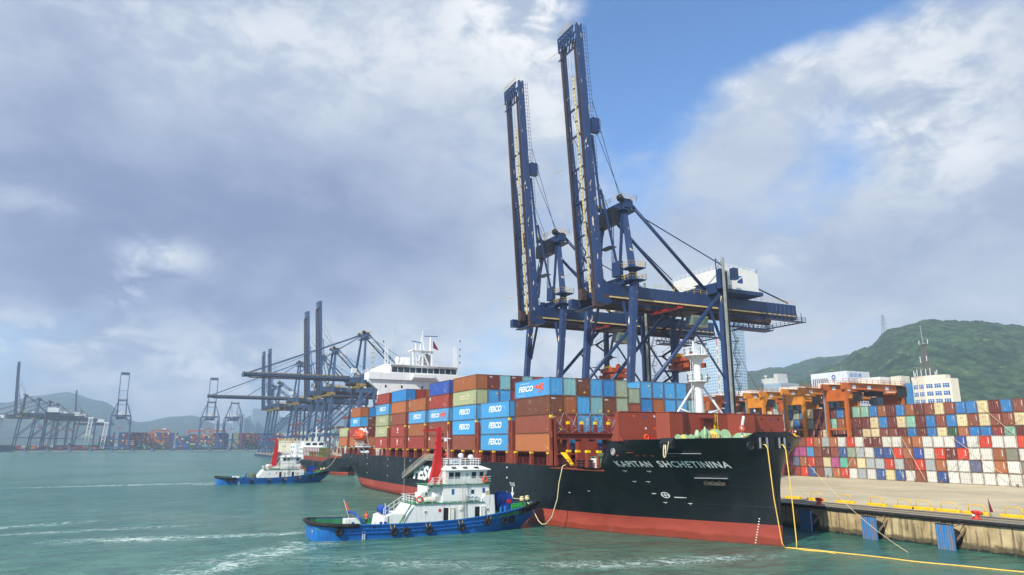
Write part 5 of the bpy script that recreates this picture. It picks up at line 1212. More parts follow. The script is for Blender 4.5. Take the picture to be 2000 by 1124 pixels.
            mb = MB(); mb.box(-.6, .6, hy0-.04, hy0-.01, hz, hz+2.1); mb.box(-.9, .9, hy0-.8, hy0-.01, hz+2.3, hz+2.4); B(mb, 'house_door', 'dark')
    if detail > 1:
        # lift tower beside the near landside leg
        lx = LS+1.25
        mb = MB(); mb.box(lx-.1, lx+.4, G-.4, G+.05, 1, gt+8.4); B(mb, 'lift_mast', 'mast_cream')
        mb = MB(); mb.box(lx-.3, lx+.1, G+.25, G+1.0, 1, gt+5); B(mb, 'cable_chute', 'dark')
        mb = MB(); mb.box(LS-.7, LS+.75, G-.65, G+.65, gt+1, gt+5.8); mb.bar((LS-.6, G-.6, gt+5.8), (LS-.6, G-.6, gt+8.6), .18); mb.bar((LS+.8, G+.6, gt+5.8), (LS+.8, G+.6, gt+8.6), .18); mb.bar((LS-.6, G-.6, gt+5.8), (LS+.8, G+.6, gt+8.6), .14); mb.bar((LS+.8, G+.6, gt+5.8), (LS-.6, G-.6, gt+8.6), .14); B(mb, 'leg_head')
        mb = MB()
        for k in range(15):
            z = 5+k*2.75; y0, y1 = (G+1.3, G+2.5) if k % 2 else (G+2.5, G+1.3)
            mb.bar((lx+.1, y0, z), (lx+.1, y1, z+2.75), .12); mb.bar((lx+.6, y0, z), (lx+.6, y1, z+2.75), .08); mb.box(lx-.2, lx+.8, G+1.2, G+2.6, z-.06, z)
            mb.bar((lx+.7, G+2.6, z), (lx+.7, G+2.6, z+1.1), .06); mb.bar((lx+.7, G+1.2, z+1.1), (lx+.7, G+2.6, z+1.1), .05); mb.bar((lx+.7, G+1.2, z+.6), (lx+.7, G+2.6, z+.6), .05)
        B(mb, 'stair_tower', 'dark')
        mb = MB(); mb.box(lx+.2, lx+1.5, G+1.7, G+3.3, gt+3.0, gt+5.8); B(mb, 'lift_cab', 'crane_blue'); mb = MB(); mb.box(lx+1.51, lx+1.55, G+1.9, G+2.4, gt+3.6, gt+5.3); mb.box(lx+1.51, lx+1.55, G+2.6, G+3.1, gt+4.0, gt+5.3); B(mb, 'lift_window', 'glass')
        # landside left leg stairs
        mb = MB()
        for k in range(8):
            z = 14+k*3.4; s_ = 1 if k % 2 else -1
            mb.bar((-LS-1.2, G-3.0*s_, z), (-LS-1.2, G+3.0*s_, z+3.4), .16, .5); mb.box(-LS-1.8, -LS-.6, G+(2.2 if s_ > 0 else -4.2), G+(4.2 if s_ > 0 else -2.2), z+3.3, z+3.45)
            mb.bar((-LS-1.2, G-3.0*s_, z+1.1), (-LS-1.2, G+3.0*s_, z+4.5), .07)
        B(mb, 'stair_tower', 'dark')
        mb = MB(); mb.box(-LS-2, -LS+5, G-2.4, G+2.4, 27, 27.3); mb.rail([(-LS-2, G-2.4, 27.3), (-LS+5, G-2.4, 27.3)], 1.1, .04, 1.2, 2); B(mb, 'stair_landing')
        # end walkway and hanging basket under the back reach
        mb = MB(); mb.box(GS+1.3, GS+2.6, back-13, back+1.2, gb-1.2, gb-1.0); mb.box(-GS-2.6, -GS-1.3, back-13, back+1.2, gb-1.2, gb-1.0); mb.box(-GS-2.6, GS+2.6, back+.2, back+1.2, gb-1.19, gb-.99)
        for k in range(9): y = back-13+k*1.75; mb.bar((GS+1.4, y, gb-1.0), (GS+1.4, y, gb+1.5), .12); mb.bar((-GS-1.4, y, gb-1.0), (-GS-1.4, y, gb+1.5), .12)
        mb.rail([(GS+2.6, back-13, gb-1.0), (GS+2.6, back+1.2, gb-1.0), (-GS-2.6, back+1.2, gb-1.0)], 1.1, .04, 1.4, 2); B(mb, 'end_walkway')
        for k in range(6):
            y = back-9+k*1.5; mb = MB(); mb.box(GS+.96, GS+1.06, y, y+.16, gb-.6, gt-.4); B(mb, 'girder_stiffener', 'crane_far')
        mb = MB(); y0, y1 = G+8.5, G+19; z = gb-4.0
        mb.box(GS-.6, GS+2.4, y0, y1, z-.25, z); mb.rail([(GS+2.4, y0, z), (GS+2.4, y1, z), (GS-.5, y1, z), (GS-.5, y0, z), (GS+2.4, y0, z)], 1.2, .05, 1.3, 2)
        for y in (y0+1.2, y0+3.2, y1-1): mb.bar((GS+1.4, y, z), (GS+.6, y0+3.2 if y < y1-2 else y, gb), .14)
        mb.bar((GS+1.4, y0+5, z), (GS+.6, y0+3.2, gb), .14); B(mb, 'maintenance_basket')
        # operator cab and trolley
        mb = MB(); mb.prism([(G-5.6, gb-4.0), (G-3.2, gb-4.6), (G-.6, gb-4.4), (G-.4, gb-1.6), (G-5.4, gb-1.6)], 'x', GS-2.2, GS+.2); B(mb, 'operator_cab', 'cab_grey')
        mb = MB(); mb.prism([(G-5.3, gb-3.6), (G-.9, gb-3.9), (G-.7, gb-2.1), (G-5.1, gb-2.1)], 'x', GS+.21, GS+.25); mb.box(GS-2, GS, G-5.58, G-5.5, gb-3.6, gb-2.1); B(mb, 'cab_window', 'cab_glass')
        mb = MB(); mb.box(-GS+1.1, GS-1.1, G-6, G-1, gb-.3, gb+.4); B(mb, 'trolley', 'dark'); mb = MB(); mb.box(-GS-.9, GS+1.0, G-10.5, G-8.9, gb-.35, gb+.0); B(mb, 'trolley_bumper', 'mast_red')
        mb = MB()
        for y in (G-6.5, G-1):
            for x in (-2.5, 2.5): mb.tube([(x, y, gb-.5), (x*.9, y+.4, gb-10.6)], .035, 4)
        B(mb, 'spreader_rope', 'dark')
        mb = MB(); mb.box(-3.0, 3.0, G-6.6, G-1.2, gb-12.6, gb-11.4); mb.box(-3.9, 4.1, G-6.4, G-5.9, gb-14.2, gb-13.2); mb.box(-3.9, 4.1, G-1.9, G-1.4, gb-14.2, gb-13.2)
        for x in (-3.9, -1.5, 1.2, 3.7): mb.box(x, x+.4, G-6.4, G-1.4, gb-14.15, gb-13.1)
        for x in (-2.6, 2.2): mb.lathe((x, G-4, gb-10.9), [(.7, -.3), (.7, .3)], 12, 'x'); mb.box(x-.3, x+.3, G-6, G-2, gb-13.2, gb-12.5)
        B(mb, 'spreader', 'spreader')
        mb = MB(); mb.lathe((-.4, G-5.2, gb-11.0), [(.5, -.3), (.5, .3)], 10, 'x'); mb.box(-1, 1.2, G-6.8, G-6.5, gb-11.3, gb-10.9); B(mb, 'spreader_yellow_gear', 'yellow')
    elif detail == 1:
        mb = MB()
        for k in range(9): z = ap-5-k*2.6; y = 7.2+(.8 if k % 2 else 0); mb.box(LS-3.2, LS-1.6, y, y+1.6, z, z+.15); mb.bar((LS-2, y+1.6, z), (LS-2, y+.8, z+2.6), .12)
        B(mb, 'zigzag_stair', 'rail_yellow')
        mb = MB(); mb.box(-LS-1.5, LS+1.5, -.5, 4.2, gb-1.4, gb-1.2); mb.rail([(LS+1.5, -.5, gb-1.2), (LS+1.5, 4.2, gb-1.2)], 1.2, .08, 1., 2); mb.box(-3, 3, 4, 9, gb+3.7, gb+4.6); mb.rail([(GS+1, 0, gt+.1), (GS+1, 12, gt+.1)], 1.4, .09, 1.4, 2); B(mb, 'walkway', 'rail_yellow')
        mb = MB(); mb.box(1, 3.4, -1.5, 1, gt+2.5, gt+5); B(mb, 'boom_cab', 'house_white')
        mb = MB()
        for k in range(10): z = 6+k*3.4; mb.bar((LS+1.2, G-1.5, z), (LS+1.2, G+1.5, z+3.4), .2)
        B(mb, 'stair_tower')
        mb = MB(); mb.box(-3, 3, G-8, G-3, gb-14, gb-12.6); B(mb, 'spreader', 'spreader')
    return c
MT['sky_emblem'] = mat('sky_emblem', '2d7fc4', .5, var=.02); MT['navy_emblem'] = mat('navy_emblem', '173d84', .5, var=.02)
MT['mast_cream'] = mat('mast_cream', '8f948e', .6, var=.15, dirt='6e6a5c', dirta=.5, dscale=.8)
MT['cab_grey'] = mat('cab_grey', '7c7f70', .6); MT['cab_glass'] = mat('cab_glass', '56706a', .15)
crane('dark blue quay crane nearest the bow with its boom raised highest', (-39.0, 36, QZ), bl=69.5, group='quay cranes with raised booms beside the ship')
crane('dark blue quay crane with raised boom behind the one nearest the bow', (-70.2, 36, QZ), bl=69.5, group='quay cranes with raised booms beside the ship')
GM = 'blue quay cranes beyond the ship stern'
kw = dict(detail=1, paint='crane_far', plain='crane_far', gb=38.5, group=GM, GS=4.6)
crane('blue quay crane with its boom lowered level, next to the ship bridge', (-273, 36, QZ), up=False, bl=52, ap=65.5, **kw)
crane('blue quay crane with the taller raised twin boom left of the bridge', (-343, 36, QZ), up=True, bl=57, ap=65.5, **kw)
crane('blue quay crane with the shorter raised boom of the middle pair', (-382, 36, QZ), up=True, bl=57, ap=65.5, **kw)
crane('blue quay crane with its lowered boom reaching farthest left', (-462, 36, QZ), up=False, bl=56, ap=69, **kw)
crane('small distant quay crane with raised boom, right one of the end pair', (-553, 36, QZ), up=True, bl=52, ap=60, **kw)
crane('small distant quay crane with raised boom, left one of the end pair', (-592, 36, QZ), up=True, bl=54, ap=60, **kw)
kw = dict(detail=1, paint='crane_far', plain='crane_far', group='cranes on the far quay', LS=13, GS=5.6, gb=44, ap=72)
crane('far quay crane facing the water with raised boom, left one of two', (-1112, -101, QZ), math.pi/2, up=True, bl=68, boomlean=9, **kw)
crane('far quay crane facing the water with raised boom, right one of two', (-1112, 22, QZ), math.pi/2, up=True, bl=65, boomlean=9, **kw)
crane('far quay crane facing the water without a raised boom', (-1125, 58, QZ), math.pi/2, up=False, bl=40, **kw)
kw = dict(detail=1, paint='crane_dim', plain='crane_dim', group='crowded cranes at the far left', gb=40, ap=65)
MT['crane_dim'] = mat('crane_dim', '333c52', .6)
crane('far left quay crane with upright raised boom and white house', (-1098, -226, QZ), 0, up=True, bl=66, scale=1.14, **kw)
crane('far left quay crane with level boom, second behind the raised boom', (-1140, -214, QZ), 0, up=False, bl=56, scale=1.1, **kw)
crane('far left quay crane with level boom, third in the crowded group', (-1210, -208, QZ), 0, up=False, bl=56, scale=1.1, **kw)
crane('far left quay crane with level boom, fourth in the crowded group', (-1290, -206, QZ), 0, up=False, bl=56, scale=1.1, **kw)
crane('far left quay crane standing last in the crowded group, blue raised boom', (-1400, -180, QZ), 0, up=True, bl=62, scale=1.0, **kw)

# ================================================================== YARD GANTRY CRANES
def rtg(label, x, y, paint, h=24.2, span=23.5, hw=3.3, full=True):
    c = thing('yard_gantry_crane', label, 'gantry crane', (x, y, QZ), 0, 'orange gantry cranes over the yard stacks')
    def B(mb, n, m=paint, **k): return mb.build(n, MT[m], c, **k)
    for sy in (0, span):
        for sx in (-hw, hw):
            B(MB().bar((sx, sy, 1.2), (sx, sy, h), .85, 1.0, w2=.75, h2=.85), 'leg')
            B(MB().prism([(sy, h-4.5), (sy+(1.6 if sy == 0 else -1.6), h-1.8), (sy, h-1.8)], 'x', sx-.4, sx+.4), 'leg_gusset')
        B(MB().box(-hw-1.2, hw+1.2, sy-.5, sy+.5, .9, 1.9), 'sill_beam')
        B(MB().box(-hw+.45, hw-.45, sy-.35, sy+.35, h-4.4, h-1.4), 'portal_tie')
        for sx in (-hw-.6, hw+.6): B(MB().lathe((sx, sy, .75), [(.75, -.3), (.75, .3)], 16, 'y'), 'wheel', 'black_rubber')
    for sx in (-hw, hw):
        B(MB().box(sx-.45, sx+.45, -1.2, span+1.8, h-1.35, h+.4), 'main_girder')
        mb = MB(); mb.rail([(sx+.5, -1.2, h+.4), (sx+.5, span+1.8, h+.4)], 1.15, .045, 2.4, 2); B(mb, 'walkway_railing')
        for yy in (2.4, 8.5, 16): B(MB().box(sx+.46, sx+.49, yy, yy+1.4, h-1.1, h-.2), 'number_plate', 'white_mark')
        mb = MB(); mb.box(sx+.5, sx+1.1, 1, span, h+.35, h+.42); B(mb, 'walkway', 'yellow')
    mb = MB(); mb.tube([(-hw, -.72, 1), (-hw, -.72, h-.5)], .2, 8); B(mb, 'cable_pipe', 'grey_steel')
    B(MB().box(-hw+.6, hw-.6, -.2, span*.0+.6, 12.4, 12.8), 'cross_tie')
    mb = MB(); mb.box(-hw-.2, hw+.2, span*.62, span*.62+4.2, h+.41, h+2.6); B(mb, 'trolley_house', 'house_white')
    mb = MB(); mb.box(-hw+1.5, hw-1.5, span*.60, span*.60+3.6, h-2.6, h-1.4); mb.box(-hw-.1, hw+.1, span*.5, span*.5+9, h-.1, h+.3); B(mb, 'trolley', 'dark')
    mb = MB(); mb.prism([(span*.55, h-5.6), (span*.55+2.5, h-5.8), (span*.55+2.7, h-3.2), (span*.55, h-3.2)], 'x', 1.0, 3.0); B(mb, 'operator_cab', 'glass')
    mb = MB(); mb.box(-3.2, 3.2, span*.40, span*.40+2.4, h-6.4, h-5.6); mb.box(-6, 6, span*.40+.2, span*.40+2.2, h-6.9, h-6.5); B(mb, 'spreader', 'spreader')
    mb = MB(); [mb.tube([(a, span*.45, h-5.6), (a, span*.45, h-1)], .05, 4) for a in (-2, 2)]; B(mb, 'spreader_rope', 'dark')
    mb = MB()
    for k in range(8): mb.tube([(hw+.5, span-2.5+k*.55, h+.2), (hw+.55, span-2.5+k*.55, h-2.9)], .16, 6)
    B(mb, 'festoon_cable', 'dark')
    return c
rtg('orange yard gantry nearest the front stack, with yellow walkway and red girder', -38.9, 112.6, 'rtg_red')if False else None
MT['rtg_red'] = mat('rtg_red_orange', 'b8601f', .5, var=.1, dirt='7c3216', dirta=.4, dscale=.4)
rtg('red orange yard gantry crane farthest right over the yard stacks', -38.9, 112.9, 'rtg_red', 24.6)
rtg('ochre orange yard gantry crane second from the right', -53.4, 112.9, 'rtg_ochre', 24.2)
rtg('ochre orange yard gantry crane third from the right', -68.6, 112.9, 'rtg_ochre', 24.0)
rtg('red orange yard gantry crane behind the white foremast', -88, 113, 'rtg_red', 24.0)
rtg('distant red orange yard gantry crane partly behind the crane leg', -108, 120, 'rtg_red', 24.5)
rtg('orange yard gantry crane in the row behind, between the nearer two', -60, 143, 'rtg_ochre', 24)
rtg('rear orange yard gantry crane seen through the nearer gantries', -84, 143, 'rtg_red', 24)

# ================================================================== TUGS
def tug(label, x, y, variant=0):
    T = thing('tugboat', label, 'tugboat', (x, y, 0), 0, 'blue and white tugs pushing the ship')
    def B(mb, n, m='white_paint', **k): return mb.build(n, MT[m] if isinstance(m, str) else m, T, **k)
    DK = [(0, 2.6), (.5, 3.5), (1.6, 4.1), (4, 4.35), (8, 4.4), (24, 4.4), (27, 4.1), (29.5, 3.4), (31.5, 2.45), (33, 1.4), (33.9, .6), (34.3, .15)]
    WLn = [(0, 2.0), (.6, 3.0), (2, 3.8), (6, 4.1), (22, 4.05), (26, 3.1), (29, 1.8), (31, .8), (31.9, .2), (34.3, .02)]
    SH = [(0, 2.25), (3, 2.0), (8, 1.8), (15, 1.75), (20, 1.95), (24, 2.3), (28, 2.8), (31.5, 3.2), (34.3, 3.5)]
    def kz(s): return -.8 if s < 30 else -.8+(s-30)/4.3*3.4
    def pt(s, t, side, out=0.):
        z0, z1 = kz(s), lerp_tab(SH, s); z = z0+(z1-z0)*t
        q = max(0, min(1, z/max(z1, .1))); w, dk = lerp_tab(WLn, s), lerp_tab(DK, s)
        return V((side*(w+(dk-w)*q**.8+out), s, z))
    ss = [0, .5, 1, 1.6, 2.6, 4, 6, 9, 12, 16, 20, 22, 24, 25.5, 27, 28.3, 29.5, 30.5, 31.5, 32.3, 33, 33.5, 33.9, 34.3]
    ts = [0, .22, .36, .5, .65, .8, .92, 1]; m_ = len(ts); mb = MB()
    for side in (-1, 1):
        vs = [pt(s, t, side) for s in ss for t in ts]; b0 = len(mb.v); mb.add(vs, [], 0)
        for i in range(len(ss)-1):
            for j in range(m_-1):
                q = (i*m_+j, (i+1)*m_+j, (i+1)*m_+j+1, i*m_+j+1); q = q if side > 0 else q[::-1]
                mb.f.append(tuple(a+b0 for a in q)); mb.mi.append(1 if vs[q[0]].z < .22 and vs[q[2]].z < .5 else 0)
    mb.add([pt(0, t, s_) for t in ts for s_ in (-1, 1)], [(2*j, 2*j+1, 2*j+3, 2*j+2) for j in range(m_-1)])
    B(mb, 'hull', 'tug_blue').data.materials.append(MT['tug_wl'])
    for side in (-1, 1):
        P = [pt(s, 1, side, .04) for s in ss]
        mb = MB()
        for a, b in zip(P, P[1:]): mb.bar(a, b, .22, .12)
        B(mb, 'gunwale', 'tug_blue')
        mb = MB(); st = [s for s in ss if 2 < s < 30]
        P = [pt(s, .62, side, .06) for s in st]; P2 = [pt(s, .80, side, .06) for s in st]
        for a, b in zip(P, P[1:]): mb.bar(a, b, .14, .1)
        for a, b in zip(P2, P2[1:]): mb.bar(a, b, .14, .1)
        B(mb, 'rubbing_strake', 'tug_blue')
        mb = MB()
        for k in range(15): s = 8+k*1.25; mb.bar(pt(s, .62, side, .05), pt(s, .80, side, .05), .1, .1)
        B(mb, 'strake_rib', 'tug_blue')
        mb = MB()
        for i in range(len(ss)-1):
            a, b = ss[i], ss[i+1]; p, q = pt(a, 1, side, -.16), pt(b, 1, side, -.16); dz_ = .75
            mb.add([p, q, q-V((0, 0, dz_)), p-V((0, 0, dz_))], [(0, 1, 2, 3) if side < 0 else (3, 2, 1, 0)])
        B(mb, 'bulwark_lining', 'tug_green')
    mb = MB(); vs = []
    for s in ss:
        z = lerp_tab(SH, s)-(.62 if s < 26 else .35 if s < 31 else .2); h = max(.05, lerp_tab(DK, s)-.1); vs += [V((-h, s, z)), V((h, s, z))]
    mb.add(vs, [(2*i, 2*i+1, 2*i+3, 2*i+2) for i in range(len(ss)-1)]); B(mb, 'deck', 'tug_green')
    dz = lambda s: lerp_tab(SH, s)-(.62 if s < 26 else .35)
    mb = MB(); vs = []
    for s in (29.2, 30.2, 31.2, 32.2, 33): h = max(.1, lerp_tab(DK, s)-.7); vs += [V((-h, s, dz(s)+.03+.0)), V((h, s, dz(s)+.03))]
    mb.add(vs, [(2*i, 2*i+1, 2*i+3, 2*i+2) for i in range(4)]); B(mb, 'foredeck_plate', 'tug_deck_pale')
    # fenders
    P = [pt(s, .97, 1, .22) for s in (5.5, 4, 2.6, 1.4, .5)]+[V((2.2, -.25, 2.2)), V((0, -.35, 2.2)), V((-2.2, -.25, 2.2))]+[pt(s, .97, -1, .22) for s in (.5, 1.4, 2.6, 4, 5.5)]
    B(MB().tube(P, .27, 10), 'stern_fender', 'black_rubber', smooth=True)
    P = [pt(s, .99, 1, .25) for s in (30.5, 31.8, 33)]+[V((0, 34.75, 3.35))]+[pt(s, .99, -1, .25) for s in (33, 31.8, 30.5)]
    B(MB().tube(P, .2, 10), 'bow_fender', 'black_rubber', smooth=True)
    tyres = [(3.0, .70), (10.3, .62), (11.9, .62), (15.2, .62), (20.0, .62), (24.0, .72), (27.0, .62), (28.5, .62), (30.2, .86), (31.2, .88), (32.1, .88), (32.9, .9), (33.7, .9)]
    if variant: tyres = [(3.0, .75), (4.6, .75), (9.8, .62), (14.8, .62), (19.2, .62), (23.6, .66), (27.6, .72), (29.6, .80), (30.9, .82), (32.0, .84), (33.0, .86)]
    for s, t in tyres:
        for side in ((1,) if s < 30 else (1, -1)):
            p = pt(s, t, side, .24); q = pt(s+.3, t, side, .24)-pt(s-.3, t, side, .24); ang = math.atan2(q.x, q.y)
            tl = Matrix.Rotation(-ang, 3, 'Z'); B(MB().torus(p, .38, .19, 'x', 20, 8, tilt=tl), 'tyre', 'black_rubber', smooth=True)
    mb = MB()
    for s in (10.0, 15.0, 19.8, 24.2):
        for d_ in (-.35, .35): mb.bar(pt(s+d_, 1, 1, .1), pt(s+d_*.3+.1, .68, 1, .18), .06)
    B(mb, 'tyre_hanger', 'rope_yellow')
    B(MB().lathe((lerp_tab(DK, 7.6)+.0, 7.6, 1.45), [(.2, 0), (.2, .05)], 12, 'x'), 'freeing_port', 'dark')
    B(MB().lathe((lerp_tab(DK, 3.0)-.2, 2.9, 1.0), [(.17, 0), (.17, .12)], 12, 'x'), 'freeing_port', 'dark')
    mb = MB(); mb.ladder((4.32, 6.2, 1.1), (4.3, 6.2, -.1), .3, .03, step=.22); B(mb, 'draught_scale', 'white_mark')
    # lower house: sloped aft end, raised forward end
    mb = MB(); z0 = 1.0
    mb.prism([(11.6, z0), (25.8, z0+.6), (25.6, 5.0), (24.1, 5.0), (23.5, 4.05), (13.6, 4.05), (12.6, 2.9)], 'x', -3.15, 3.15) if not variant else mb.prism([(11.0, z0), (25.6, z0+.6), (25.6, 3.95), (25.2, 4.2), (13.4, 4.2)], 'x', -3.15, 3.15)
    B(mb, 'lower_deckhouse')
    top = 4.06 if not variant else 4.21
    B(MB().box(-3.3, 3.3, 13.4, 24.0, top, top+.06), 'boat_deck', 'tug_green')
    if not variant:
        mb = MB(); mb.prism([(9.2, 1.1), (11.58, 1.1), (12.3, 2.85), (10.6, 2.85), (9.4, 2.5)], 'x', -2.9, 2.9); B(mb, 'aft_casing')
        mb = MB(); mb.prism([(11.2, 1.3), (13.0, 4.1), (12.85, 4.1), (11.05, 1.3)], 'x', 3.16, 3.4); B(mb, 'stair', 'tug_green')
        B(MB().lathe((0, 9.9, 3.3), [(.5, -1.2), (.6, -.9), (.5, 0), (.6, .9), (.5, 1.2)], 14, 'x'), 'deck_winch', 'deep_blue')
        mb = MB(); mb.rail([(2.9, 9.2, 2.6), (2.9, 12.0, 4.3)], 1.1, .04, .9, 2); mb.rail([(3.2, 9.4, 1.9), (3.2, 9.3, 3.4)], 1., .04, .9, 2); B(mb, 'aft_railing', 'rail_white')
    else:
        B(MB().lathe((1.9, 10.2, 2.1), [(1.2, -.9), (1.3, -.2), (1.1, .8), (.4, 1.2)], 14, 'z'), 'covered_gear', mat('olive_cover', '5d6650', .8))
    for s in ((18.1, 22.9) if not variant else (18.4, 22.2)):
        z = 1.7; B(MB().box(3.155, 3.18, s-.36, s+.36, z, z+1.75), 'doorway', 'dark')
        B(MB().box(3.16, 3.30, s+.55, s+1.25, z, z+1.8), 'open_door', 'white_paint')
        mb = MB(); mb.tube([(3.33, s+.62, z+.1), (3.33, s+.62, z+1.7), (3.33, s+1.18, z+1.7), (3.33, s+1.18, z+.1), (3.33, s+.62, z+.1)], .025, 5); B(mb, 'door_rim', 'rail_yellow')
    for s in ((15.1, 24.6) if not variant else (15.0, 24.0, 25.0)):
        B(MB().torus((3.17, s, 3.0), .19, .05, 'x', 16, 6), 'porthole_rim', 'rail_white'); B(MB().lathe((3.15, s, 3.0), [(.17, 0), (.17, .03)], 14, 'x'), 'porthole', 'dark')
    B(MB().box(3.155, 3.22, 17.0, 17.35, 3.0, 3.35), 'fire_alarm_box', 'mast_red'); B(MB().box(3.155, 3.3, 20.1, 20.55, 3.1, 3.55), 'white_box')
    mb = MB(); mb.ladder((3.38, 20.75, 1.6), (3.3, 20.75, 7.4), .45, .035); B(mb, 'side_ladder', mat('aluminium_ladder', 'b0aea6', .5) if 'aluminium_ladder' not in bpy.data.materials else bpy.data.materials['aluminium_ladder'])
    # second deck
    if not variant:
        mb = MB(); mb.box(-2.7, 2.7, 17.8, 25.0, top+.07, 6.5); mb.box(-2.0, 2.0, 15.6, 17.8, top+.07, 6.4); B(mb, 'upper_deckhouse'); wx, w0, w1, wz = 2.7, 18.6, 24.6, 6.5
        B(MB().box(-2.95, 2.95, 15.6, 25.3, 6.51, 6.58), 'bridge_deck', 'tug_green')
        for s, z, w, h in ((19.1, 5.2, .4, .75), (23.9, 5.3, .4, .7)): B(MB().box(2.71, 2.73, s, s+w, z, z+h), 'window', 'glass_blue')
        B(MB().box(2.71, 2.76, 22.0, 22.65, 4.5, 6.0), 'door', 'white_mark'); B(MB().box(2.765, 2.78, 22.1, 22.55, 5.2, 5.8), 'door_window', 'glass')
        B(MB().box(2.72, 3.1, 24.3, 24.9, 5.0, 5.6), 'air_conditioner', mat('aircon_beige', 'b0a98e', .6))
        B(MB().box(2.9, 2.95, 21.3, 23.2, 4.3, 5.0), 'name_board', 'white_mark'); mb = MB(); text_fit(mb, '港亮二', (2.96, 21.45, 4.6), (0, 1, 0), (0, 0, 1), 1.6, .33); text_fit(mb, 'GANG LIANG 2', (2.96, 21.5, 4.37), (0, 1, 0), (0, 0, 1), 1.4, .14); B(mb, 'name_lettering', 'navy_emblem')
    else:
        mb = MB(); mb.box(-2.4, 2.4, 18.9, 24.6, top+.07, 5.9); B(mb, 'upper_deckhouse'); wx, w0, w1, wz = 2.4, 18.9, 24.6, 5.9
        mb = MB(); text_fit(mb, '盐港拖', (2.72, 20.4, 4.6), (0, 1, 0), (0, 0, 1), 3.4, .45); B(mb, 'name_lettering', 'navy_emblem')
        B(MB().torus((2.44, 23.6, 6.5), .55, .09, 'x', 18, 6), 'round_emblem', 'navy_emblem')
    # wheelhouse with sloping windows
    mb = MB(); a = wx*.86; b = wx*.97
    z1 = wz+2.0
    q0 = [(-a, w0), (a, w0), (a, w1-.5), (-a, w1-.5)]; q1 = [(-b, w0-.1), (b, w0-.1), (b, w1+.15), (-b, w1+.15)]
    vs = [(x_, y_, wz+.08) for x_, y_ in q0]+[(x_, y_, z1) for x_, y_ in q1]; mb.add(vs, [(3, 2, 1, 0), (4, 5, 6, 7), (0, 1, 5, 4), (1, 2, 6, 5), (2, 3, 7, 6), (3, 0, 4, 7)]); B(mb, 'wheelhouse')
    e_ = .35; q2 = [(-b-e_, w0-.3), (b+e_, w0-.3), (b+e_, w1+.5), (-b-e_, w1+.5)]; q3 = [(-b+.7, w0+.3), (b-.7, w0+.3), (b-.7, w1-.7), (-b+.7, w1-.7)]
    mb = MB(); vs = [(x_, y_, z1+.01) for x_, y_ in q2]+[(x_, y_, z1+.14) for x_, y_ in q2]+[(x_, y_, z1+.62) for x_, y_ in q3]
    mb.add(vs, [(3, 2, 1, 0), (8, 9, 10, 11)]+[(i+k, (i+1) % 4+k, (i+1) % 4+k+4, i+k+4) for k in (0, 4) for i in range(4)]); B(mb, 'wheelhouse_roof')
    def side_win(s0, s1, zb, zt, m='glass', n='window'):
        f0, f1 = (zb-wz)/2., (zt-wz)/2.; X0_, X1_ = a+(b-a)*f0+.015, a+(b-a)*f1+.015
        B(MB().add([(X0_, s0, zb), (X0_, s1, zb), (X1_, s1, zt), (X1_, s0, zt), (X0_-.03, s0, zb), (X0_-.03, s1, zb), (X1_-.03, s1, zt), (X1_-.03, s0, zt)], [(0, 1, 2, 3), (7, 6, 5, 4), (0, 4, 5, 1), (1, 5, 6, 2), (2, 6, 7, 3), (3, 7, 4, 0)]), n, m)
    L_ = w1-w0
    for s in ((.10, .85), (1.05, 1.85), (3.65, 4.35), (4.9, 5.5)) if not variant else ((.3, 1.1), (1.5, 2.3), (4.3, 5.1)): side_win(w0+s[0], w0+s[1], wz+.9, wz+1.75)
    side_win(w0+2.5, w0+3.3, wz+.15, wz+1.8, 'white_mark', 'door'); side_win(w0+2.72, w0+3.08, wz+1.05, wz+1.6, 'dark', 'door_window')
    for k in range(4):
        x0_ = -a+.15+k*(2*a-.3)/4; yb = w1-.5+.65*.45; yt = w1-.5+.65*.9
        B(MB().add([(x0_, yb+.03, wz+.9), (x0_+.85, yb+.03, wz+.9), (x0_+.85, yt+.03, wz+1.75), (x0_, yt+.03, wz+1.75)], [(0, 1, 2, 3), (3, 2, 1, 0)]), 'window', 'glass')
    for k in range(3):
        y_ = w0+.5+k*1.75; B(MB().add([(b+.18, y_, z1+.24), (b+.18, y_+.75, z1+.24), (b-.35, y_+.75, z1+.49), (b-.35, y_, z1+.49)], [(0, 1, 2, 3)]), 'skylight', 'dark')
    # top deck
    zt = z1+.63
    mb = MB(); rr = [(-b+.6, w0+.2, zt), (b-.6, w0+.2, zt), (b-.6, w1-.6, zt), (-b+.6, w1-.6, zt), (-b+.6, w0+.2, zt)]; mb.rail(rr, 1.0, .035, .9, 3); B(mb, 'top_railing', 'rail_white')
    mb = MB(); mb.box(b-.62, b-.55, w0+.5, w0+2.2, zt+.25, zt+.9); B(mb, 'name_board', 'white_mark'); mb = MB(); text_fit(mb, '盐港亮二' if not variant else '盐港拖六', (b-.54, w0+.75, zt+.38), (0, 1, 0), (0, 0, 1), 1.3, .38); B(mb, 'name_lettering', 'navy_emblem')
    for y_, z_ in ((w0+2.8, .9), (w0+4.4, .7)):
        B(MB().lathe((.4, y_, zt+z_+.5), [(.08, -.3), (.36, -.28), (.36, .2), (.2, .3)], 12, 'x'), 'searchlight', 'white_paint'); B(MB().tube([(.4, y_, zt), (.4, y_, zt+z_+.2)], .05, 6), 'searchlight_post')
    mb = MB(); mb.tube([(1, w0+.4, zt), (1, w0+.4, zt+5)], .03, 4); B(mb, 'whip_antenna', 'rail_white'); mb = MB(); mb.tube([(-1, w0+1.4, zt), (-1, w0+1.4, zt+3)], .03, 4); B(mb, 'whip_antenna', 'rail_white')
    mb = MB(); zz = 6.58 if not variant else top+.07
